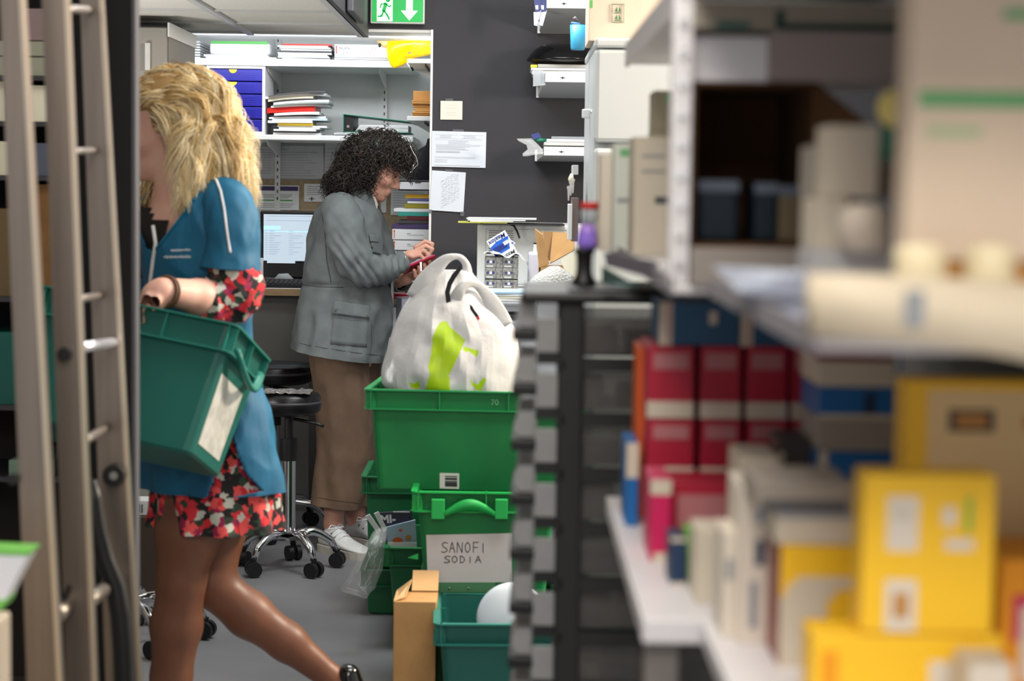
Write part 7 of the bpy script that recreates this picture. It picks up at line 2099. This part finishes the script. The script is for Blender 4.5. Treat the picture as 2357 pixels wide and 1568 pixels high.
def body2(p):
    d = sd_head(p, C2, R2_)
    d = smin(d, chain(p, [(J2(420, 350), .056), (J2(432, 430), .058)]), .02)
    d = smin(d, chain(p, [(J2(432, 468, 0), .070), (J2(432, 530), .100), (J2(440, 640), .10), (J2(450, 760), .10), (J2(465, 960), .125)], .03), .05)
    ls = J2(430, 465)+LX*.132; rs = J2(430, 465)-LX*.132
    d = smin(d, sd_cone(p, V3(ls), V3(rs), .042, .042), .04)
    d = smin(d, chain(p, [(ls, .044), (J2(545, 560, -.14), .043), (J2(552, 685, -.12), .038), (J2(455, 684, -.22), .040), (J2(372, 668, -.32), .028)], .012), .02)
    d = smin(d, chain(p, [(rs, .046), (J2(290, 560, .05), .040), (J2(285, 680, -.02), .036), (J2(270, 720, -.2), .028)], .012), .02)
    d = smin(d, legs(p), .02)
    d = smin(d, sd_ell(p, V3(J2(354, 686, -.325)), (.030, .026, .034), None), .014)
    for f in fg2: d = smin(d, chain(p, pts2(f), .002), .0045)
    d = smin(d, chain(p, pts2(th2), .003), .006)
    return d
b = sdf_mb(body2, (J2(250, 1000).x, 4.34, 0.02), (J2(840, 1000).x, 5.0, J2(400, 150).z), .0046, M_SKIN2)
bd2 = b.build('body', root2)
# sheer tights
M_TI = mat('sheer_brown_tights', (116, 74, 54), .45, sss=0, rgb2=(104, 66, 50), scale=12)
def tights(p): return np.maximum(legs(p)-.0022, p[:, 2]-float(J2(450, 1120).z))
sdf_mb(tights, (J2(250, 1000).x, 4.34, 0.02), (J2(850, 1000).x, 5.0, J2(450, 1100).z), .0055, M_TI).build('tights', root2)
# shoes
M_PAT = mat('black_patent', (14, 14, 15), .12, coat=.6)
def sdshoe(pts, k=.012):
    def f(p): return np.maximum(chain(p, pts, k), -(p[:, 2]-.002))
    return f
f = sdshoe([(J2(392, 1715, -.03), .037), (J2(350, 1738, -.05), .035), (J2(290, 1748, -.07), .029)])
sdf_mb(f, (J2(240, 1700).x, 4.5, 0.0), (J2(450, 1700).x, 4.9, .09), .005, M_PAT).build('shoe', root2)
f = sdshoe([(J2(802, 1556, .13), .030), (J2(812, 1600, .13), .036), (J2(786, 1672, .13), .034), (J2(756, 1716, .13), .026)])
sdf_mb(f, (J2(690, 1700).x, 4.72, 0.0), (J2(870, 1700).x, 4.96, J2(800, 1515).z), .005, M_PAT).build('shoe', root2)

# tunic
M_TU = mat('teal_tunic', (14, 98, 134), .6, rgb2=(12, 90, 126), scale=10, bump=.15, bscale=350)
M_PIP = mat('white_piping', (226, 226, 228), .6)
def ringO(py, cx, a, b_, n=56, dy=0.0, e=.95, tilt=0.0):
    c = J2(cx, py, dy); out = []
    for i in range(n):
        t = 2*PI*i/n; ct, st = math.cos(t), math.sin(t)
        out.append(c+LX*a*math.copysign(abs(ct)**e, ct)+FX*b_*math.copysign(abs(st)**e, st)+Vector((0, 0, tilt*ct)))
    return out
tr_ = [(402, 462, .055, .05), (416, 452, .120, .072), (436, 446, .165, .088), (470, 440, .182, .104), (520, 432, .190, .118), (580, 430, .192, .124), (640, 432, .188, .122), (700, 440, .178, .118), (780, 446, .176, .120), (860, 456, .180, .126),
       (950, 466, .196, .140), (1040, 470, .205, .150), (1090, 472, .210, .152), (1118, 474, .212, .152)]
def wrTu(t, q, c): return .008*math.sin((q.x*.8-q.y)*40+q.z*4)*max(0, (t-.5)*2)
b, _ = garment([ringO(*r_) for r_ in tr_], 14, M_TU, amp=.015, fr=(8, 8, 5), seed=12.0, M=4, wr=wrTu)
vneck = [(300, 360), (486, 398), (470, 430), (432, 478), (400, 520), (372, 556), (352, 580), (335, 570), (300, 480)]
slit = [(532, 950), (542, 1030), (568, 1092), (606, 1130), (470, 1160), (500, 1085), (520, 1000)]
def inpoly(pl, x, y):
    c_ = False; j = len(pl)-1
    for i in range(len(pl)):
        if (pl[i][1] > y) != (pl[j][1] > y) and x < (pl[j][0]-pl[i][0])*(y-pl[i][1])/(pl[j][1]-pl[i][1])+pl[i][0]: c_ = not c_
        j = i
    return c_
def cut_mesh(b, polys, ymax=None):
    nf, nm_, ns = [], [], []
    for f, mi, sm in zip(b.f, b.mi, b.sm):
        c_ = sum((b.v[i] for i in f), Vector())/len(f)
        if c_.y < (ymax or 99):
            px, py = proj(c_)
            if any(inpoly(pl, px, py) for pl in polys): continue
        nf.append(f); nm_.append(mi); ns.append(sm)
    b.f, b.mi, b.sm = nf, nm_, ns
bvtu = bvh_of(b)
cut_mesh(b, [vneck, slit], D6)
tun = b.build('tunic', root2); solidify(tun, .003)
b = MB(); q = drape(bvtu, dense([(352, 520), (358, 560), (352, 600), (346, 650), (338, 720)], 6), .003)
if len(q) > 3: b.tube(q, .0045, M_PIP, n=8); b.build('zipper', tun)
b = MB(); q = drape(bvtu, dense([(484, 402), (455, 440), (432, 478), (400, 520), (372, 556), (354, 580)], 6), .002)
b.tube(q, .0026, mat('teal_edge', (20, 110, 142), .6), n=6); b.build('neck_edge', tun)
# black top in the neckline
def ringsO(l): return [ringO(*r_) for r_ in l]
b, _ = garment(ringsO([(470, 436, .165, .086), (520, 430, .176, .108), (580, 430, .178, .114), (640, 432, .17, .112)]), 4, mat('black_top', (30, 26, 28), .8), amp=.004, seed=3)
cut_mesh(b, [[(388, 400), (560, 400), (560, 700), (388, 700)], [(300, 440), (400, 440), (388, 505), (360, 500), (340, 480)]], D6)
b.build('undershirt', root2)
# embroidered words as small white stitches
b = MB(); r = random.Random(3)
for (x0, x1, y, n_, sl_) in ((393, 434, 577, 9, -2), (377, 434, 592, 12, -1)):
    for k in range(n_):
        xx = x0+(x1-x0)*k/(n_-1); hgt = r.uniform(3, 8)
        q = drape(bvtu, [(xx, y+sl_*k/n_-hgt/2), (xx+2.5, y+sl_*k/n_+hgt/2), (xx+5, y+sl_*k/n_-1)], .0012)
        if len(q) == 3: b.tube(q, .0009, M_PIP, n=5)
b.build('chest_embroidery', tun)
# short sleeve
sl = [(500, 442, -.07, .038), (516, 456, -.105, .053), (528, 494, -.13, .061), (532, 540, -.145, .063), (530, 590, -.15, .064), (528, 618, -.15, .066)]
b, _ = garment(tube_rings([(J2(x, y, dy), r_) for x, y, dy, r_ in sl], 36), 8, M_TU, amp=.009, fr=(12, 12, 8), seed=6.5, M=2)
bvsl = bvh_of(b)
o = b.build('tunic_sleeve', tun); solidify(o, .003)
b = MB(); q = drape(bvsl, dense([(487, 404), (498, 415), (508, 440), (516, 480), (522, 530), (530, 582)], 6), .001)
if len(q) > 3: b.tube(q, .0030, M_PIP, n=8); b.build('sleeve_piping', tun)
# floral dress: sleeve puff and skirt
def floral():
    m = bpy.data.materials.new('red_floral_fabric'); m.use_nodes = True; nt = m.node_tree; bs = nt.nodes['Principled BSDF']
    tc = nt.nodes.new('ShaderNodeTexCoord'); nz_ = nt.nodes.new('ShaderNodeTexNoise'); nz_.inputs['Scale'].default_value = 55; nt.links.new(tc.outputs['Object'], nz_.inputs['Vector'])
    mx = nt.nodes.new('ShaderNodeMix'); mx.data_type = 'VECTOR'; mx.inputs['Factor'].default_value = .022
    nt.links.new(tc.outputs['Object'], mx.inputs[4]); nt.links.new(nz_.outputs['Color'], mx.inputs[5])
    vo = nt.nodes.new('ShaderNodeTexVoronoi'); vo.inputs['Scale'].default_value = 62; nt.links.new(mx.outputs[1], vo.inputs['Vector'])
    sp = nt.nodes.new('ShaderNodeSeparateColor'); nt.links.new(vo.outputs['Color'], sp.inputs['Color'])
    cr = nt.nodes.new('ShaderNodeValToRGB'); cr.color_ramp.interpolation = 'CONSTANT'; nt.links.new(sp.outputs['Red'], cr.inputs['Fac'])
    stops = [(0, (26, 24, 26)), (.26, (46, 66, 52)), (.36, (206, 40, 52)), (.56, (232, 84, 84)), (.68, (150, 28, 74)), (.80, (196, 196, 186)), (.92, (30, 28, 30))]
    el = cr.color_ramp.elements
    while len(el) < len(stops): el.new(.5)
    for e_, (p_, c_) in zip(el, stops): e_.position = p_; e_.color = (*s2l(c_), 1)
    nt.links.new(cr.outputs['Color'], bs.inputs['Base Color']); bs.inputs['Roughness'].default_value = .8
    MATS['red_floral_fabric'] = m
    return m
M_FLO = floral()
sl = [(530, 585, -.145, .056), (538, 622, -.145, .060), (540, 660, -.145, .064), (524, 690, -.155, .064), (496, 694, -.175, .056), (470, 688, -.19, .050), (452, 684, -.20, .047)]
b, _ = garment(tube_rings([(J2(x, y, dy), r_) for x, y, dy, r_ in sl], 36), 8, M_FLO, amp=.012, fr=(16, 16, 14), seed=7.5, M=2)
o = b.build('dress_sleeve', root2); solidify(o, .002)
def wrSk(t, q, c): return .012*math.sin(math.atan2(q.y-c.y, q.x-c.x)*11+q.z*6)*t*t
b, _ = garment(ringsO([(880, 462, .135, .112), (960, 468, .158, .128), (1050, 482, .166, .134), (1120, 492, .168, .140), (1180, 496, .170, .142), (1210, 497, .172, .144)]), 8, M_FLO, amp=.009, fr=(9, 9, 5), seed=9, M=2, wr=wrSk)
o = b.build('dress_skirt', root2); solidify(o, .002)
# bracelet
c_ = J2(380, 672, -.31); b = MB(); d_ = (J2(372, 668, -.32)-J2(455, 684, -.22)).normalized()
rg = ringN(c_, d_, .034, n=28); b.tube(rg+[rg[0]], .0042, mat('brown_bracelet', (92, 66, 50), .6), n=8, caps=False); b.tube([v+d_*-.009 for v in rg]+[rg[0]+d_*-.009], .003, MATS['brown_bracelet'], n=8, caps=False)
b.build('bracelet', root2)

# hair
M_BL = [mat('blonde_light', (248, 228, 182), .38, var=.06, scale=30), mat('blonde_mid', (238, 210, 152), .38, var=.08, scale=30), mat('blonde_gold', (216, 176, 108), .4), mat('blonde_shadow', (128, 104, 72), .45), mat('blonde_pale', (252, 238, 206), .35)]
def hl2(q): return hl(C2, R2_, q)
def hairvol(p):
    d = sd_ell(p, V3(hl2((-.022, 0, .034))), (.112, .094, .098))
    d = smin(d, sd_ell(p, V3(J2(490, 300, -.01)), (.062, .085, .085)), .03)
    d = smin(d, sd_ell(p, V3(J2(515, 370, -.01)), (.056, .085, .09)), .03)
    d = smin(d, sd_ell(p, V3(J2(462, 375, -.05)), (.044, .04, .07)), .02)
    q = (p-C2) @ R2_
    d = smax(d, -(np.maximum(.030-q[:, 0], q[:, 2]-.040)), .012)
    d = smax(d, -(np.maximum(.000-q[:, 0], q[:, 2]+.010)), .012)
    return d
sdf_mb(hairvol, (J2(300, 300).x, 4.5, J2(400, 520).z), (J2(620, 300).x, 4.9, J2(400, 130).z), .006, mat('blonde_base', (150, 118, 74), .5)).build('hair_volume', root2)
r = random.Random(77)
hb = MB()
CH = hl2((-.022, 0, .030))
def lock(p0, p1, p2, p3, tr, m, amp, cyc, N=20):
    pts = []; ph = r.random()*6.28
    d = (p3-p0).normalized(); s1 = d.orthogonal().normalized(); s2 = d.cross(s1)
    for i in range(N):
        t = i/(N-1); u = 1-t
        q = p0*u**3+p1*3*u*u*t+p2*3*u*t*t+p3*t**3
        a = ph+cyc*2*PI*t; q = q+(s1*math.cos(a)+s2*math.sin(a))*amp*min(1, t*2.2)
        pts.append(q)
    hb.tube(pts, [tr*(.6+.4*math.sin(PI*min(1, t_*1.3)))*(1-.8*t_**4) for t_ in [i/(N-1) for i in range(N)]], m, n=4, caps=False, flat=.6)
def clump(p0, p1, p2, p3, n, rad, sp0, sp3, amp, cyc, mats):
    """a wavy lock made of many fine hairs sharing one wave"""
    d = (p3-p0).normalized(); s1 = d.cross(Vector((0, 1, 0))).normalized(); s2 = d.cross(s1); ph = r.random()*6.28; N = 18
    wts = r.choice(mats)
    for h_ in range(n):
        o0 = Vector((r.gauss(0, sp0), r.gauss(0, sp0), r.gauss(0, sp0))); o3 = Vector((r.gauss(0, sp3), r.gauss(0, sp3), r.gauss(0, sp3*1.6)))
        a0, b1, c2, e3 = p0+o0, p1+o0*.9, p2+o3*.7, p3+o3; am = amp*r.uniform(.8, 1.2); pp = ph+r.gauss(0, .10); pts = []
        for i in range(N):
            t = i/(N-1); u = 1-t
            q = a0*u**3+b1*3*u*u*t+c2*3*u*t*t+e3*t**3
            w_ = am*min(1, t*2)*(1+.25*t)
            q = q+s1*math.cos(pp+cyc*2*PI*t)*w_+s2*math.sin(pp*1.3+cyc*2*PI*t)*w_*.5
            pts.append(q)
        rr2 = rad*r.uniform(.7, 1.25)
        hb.tube(pts, [rr2*(1-.7*(i/(N-1))**3) for i in range(N)], M_BL[r.choices(range(5), wts)[0]], n=3, caps=False)
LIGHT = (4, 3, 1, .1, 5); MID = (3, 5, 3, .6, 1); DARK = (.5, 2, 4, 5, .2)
def root_ok(q):
    lq = (np.array([q.x, q.y, q.z], dtype=np.float32)-C2) @ R2_
    if lq[0] > .035 and lq[2] < .052: return False
    if lq[0] > -.005 and lq[2] < .012: return False
    return True
cnt = 0
while cnt < 180:      # crown and back: sweep back, then fall in waves
    u = Vector((r.gauss(.25, 1), r.gauss(-.2, .8), r.gauss(.3, .9))).normalized()
    q = CH+Vector((u.x*.110, u.y*.093, u.z*.096))
    if not root_ok(q): continue
    cnt += 1
    ex = r.triangular(452, 592, 545); ey = r.uniform(330, 500) if ex > 500 else r.uniform(360, 480)
    dyE = r.uniform(-.11, .06) if ex < 560 else r.uniform(-.07, .04)
    p1 = q+u*.022+Vector((.05, 0, .010+.02*max(0, u.z)))
    f_ = (ex-430)/170
    p2 = J2(452+f_*112+r.uniform(-8, 8), min(ey-60, 250+75*f_+r.uniform(-10, 30)), dyE*1.15)
    clump(q, p1, p2, J2(ex, ey, dyE), 24, .0011, .006, .0070, r.uniform(.008, .016), r.uniform(.9, 1.6), [LIGHT, LIGHT, MID, MID, DARK])
for k in range(46):   # near side locks falling over the ear and neck towards the chest
    q = hl2((r.uniform(-.075, .02), .080+r.uniform(-.01, .008), r.uniform(-.01, .05)))
    ex = r.triangular(388, 500, 425); ey = r.uniform(350, 505) if ex < 470 else r.uniform(380, 500)
    dyE = r.uniform(-.150, -.11) if ey > 430 else r.uniform(-.135, -.10)
    clump(q, q+Vector((.030, -.020, -.02)), J2(ex+r.uniform(5, 35), ey-95, dyE-.012), J2(ex, ey, dyE), 22, .0011, .006, .006, r.uniform(.008, .016), r.uniform(.9, 1.5), [LIGHT, LIGHT, MID])
for k in range(34):   # hairline swept back to the twist behind the head
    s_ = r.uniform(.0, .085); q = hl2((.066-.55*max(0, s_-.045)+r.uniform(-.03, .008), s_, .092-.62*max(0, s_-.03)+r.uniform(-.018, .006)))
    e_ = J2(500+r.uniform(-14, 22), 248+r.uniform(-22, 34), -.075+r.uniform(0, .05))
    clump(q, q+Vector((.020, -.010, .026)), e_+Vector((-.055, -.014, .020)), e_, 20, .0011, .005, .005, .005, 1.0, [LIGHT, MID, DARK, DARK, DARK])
# twist of hair
b = MB()
# fly-away wisps at the back and strands before the face and on the far shoulder
for k in range(150):
    a = r.uniform(0, 1); p0 = J2(500+50*a, 220+150*a, r.uniform(-.06, .04))
    p3 = J2(575+r.uniform(0, 26), 330+r.uniform(0, 160), r.uniform(-.06, .04))
    lock(p0, p0+Vector((.03, 0, -.01)), p3+Vector((.0, 0, .06)), p3, .0007, M_BL[4], .006, 2.5)
for k in range(0):
    p0 = hl2((.02+r.random()*.02, .085, .01)); p3 = J2(r.uniform(392, 425), r.uniform(390, 470), -.10-.02*r.random())
    lock(p0, p0+Vector((.03, -.01, -.03)), p3+Vector((.015, 0, .07)), p3, .0016, r.choice(M_BL[:3]), .007, 2.0)
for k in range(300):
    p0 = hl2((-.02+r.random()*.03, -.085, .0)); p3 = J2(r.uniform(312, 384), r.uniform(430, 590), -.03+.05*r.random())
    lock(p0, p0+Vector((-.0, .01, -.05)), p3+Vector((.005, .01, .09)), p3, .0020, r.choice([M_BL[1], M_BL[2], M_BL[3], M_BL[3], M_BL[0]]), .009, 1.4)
hb.build('wavy_hair', root2)

# ------------------------------------------------------------------ teal crate carried by the walking woman
L3, W3, H3 = .48, .27, .295
Rc = Matrix.Rotation(math.radians(24), 4, 'Z')
Rt = Matrix.Rotation(math.radians(14.5), 4, 'Y') @ Matrix.Rotation(math.radians(-20), 4, 'X') @ Matrix.Rotation(math.radians(-15), 4, 'Z')
# anchor: the near right rim corner
tgt = P(521, 803, 4.29)
cor = Rt @ Vector((L3/2-.017, -W3/2+.017, H3-.055))
loc = tgt-cor
tc = tote('plastic_crate', 'teal crate carried tilted by the blonde woman, white label on its end', L3, W3, H3, M_T1, loc, Rt.to_euler(), taper=.78, rimh=.065, mr=M_T1R, group='teal crates')
# handle on the short side and label
b = MB()
def sx(z): return (L3-(1-.78)*W3)/2 + ((L3-.03)-(L3-(1-.78)*W3))/2*(z/H3)
b.slab([(sx(.03)+.001, -.085, .03), (sx(.19)+.001, -.095, .19), (sx(.19)+.001, .06, .19), (sx(.03)+.001, .06, .03)][::-1], -.001, mat('worn_label', (206, 206, 200), .7, rgb2=(180, 182, 176), scale=40))
b.build('label_sheet', tc, True)
b = MB(); pts = [Vector((L3/2-.004+.022*math.sin(PI*i/10), -.09+.18*i/10, H3-.045-.055*math.sin(PI*i/10))) for i in range(11)]
b.tube(pts, [.007]*11, M_T1R, n=10, flat=1.6); b.build('handle', tc, True)
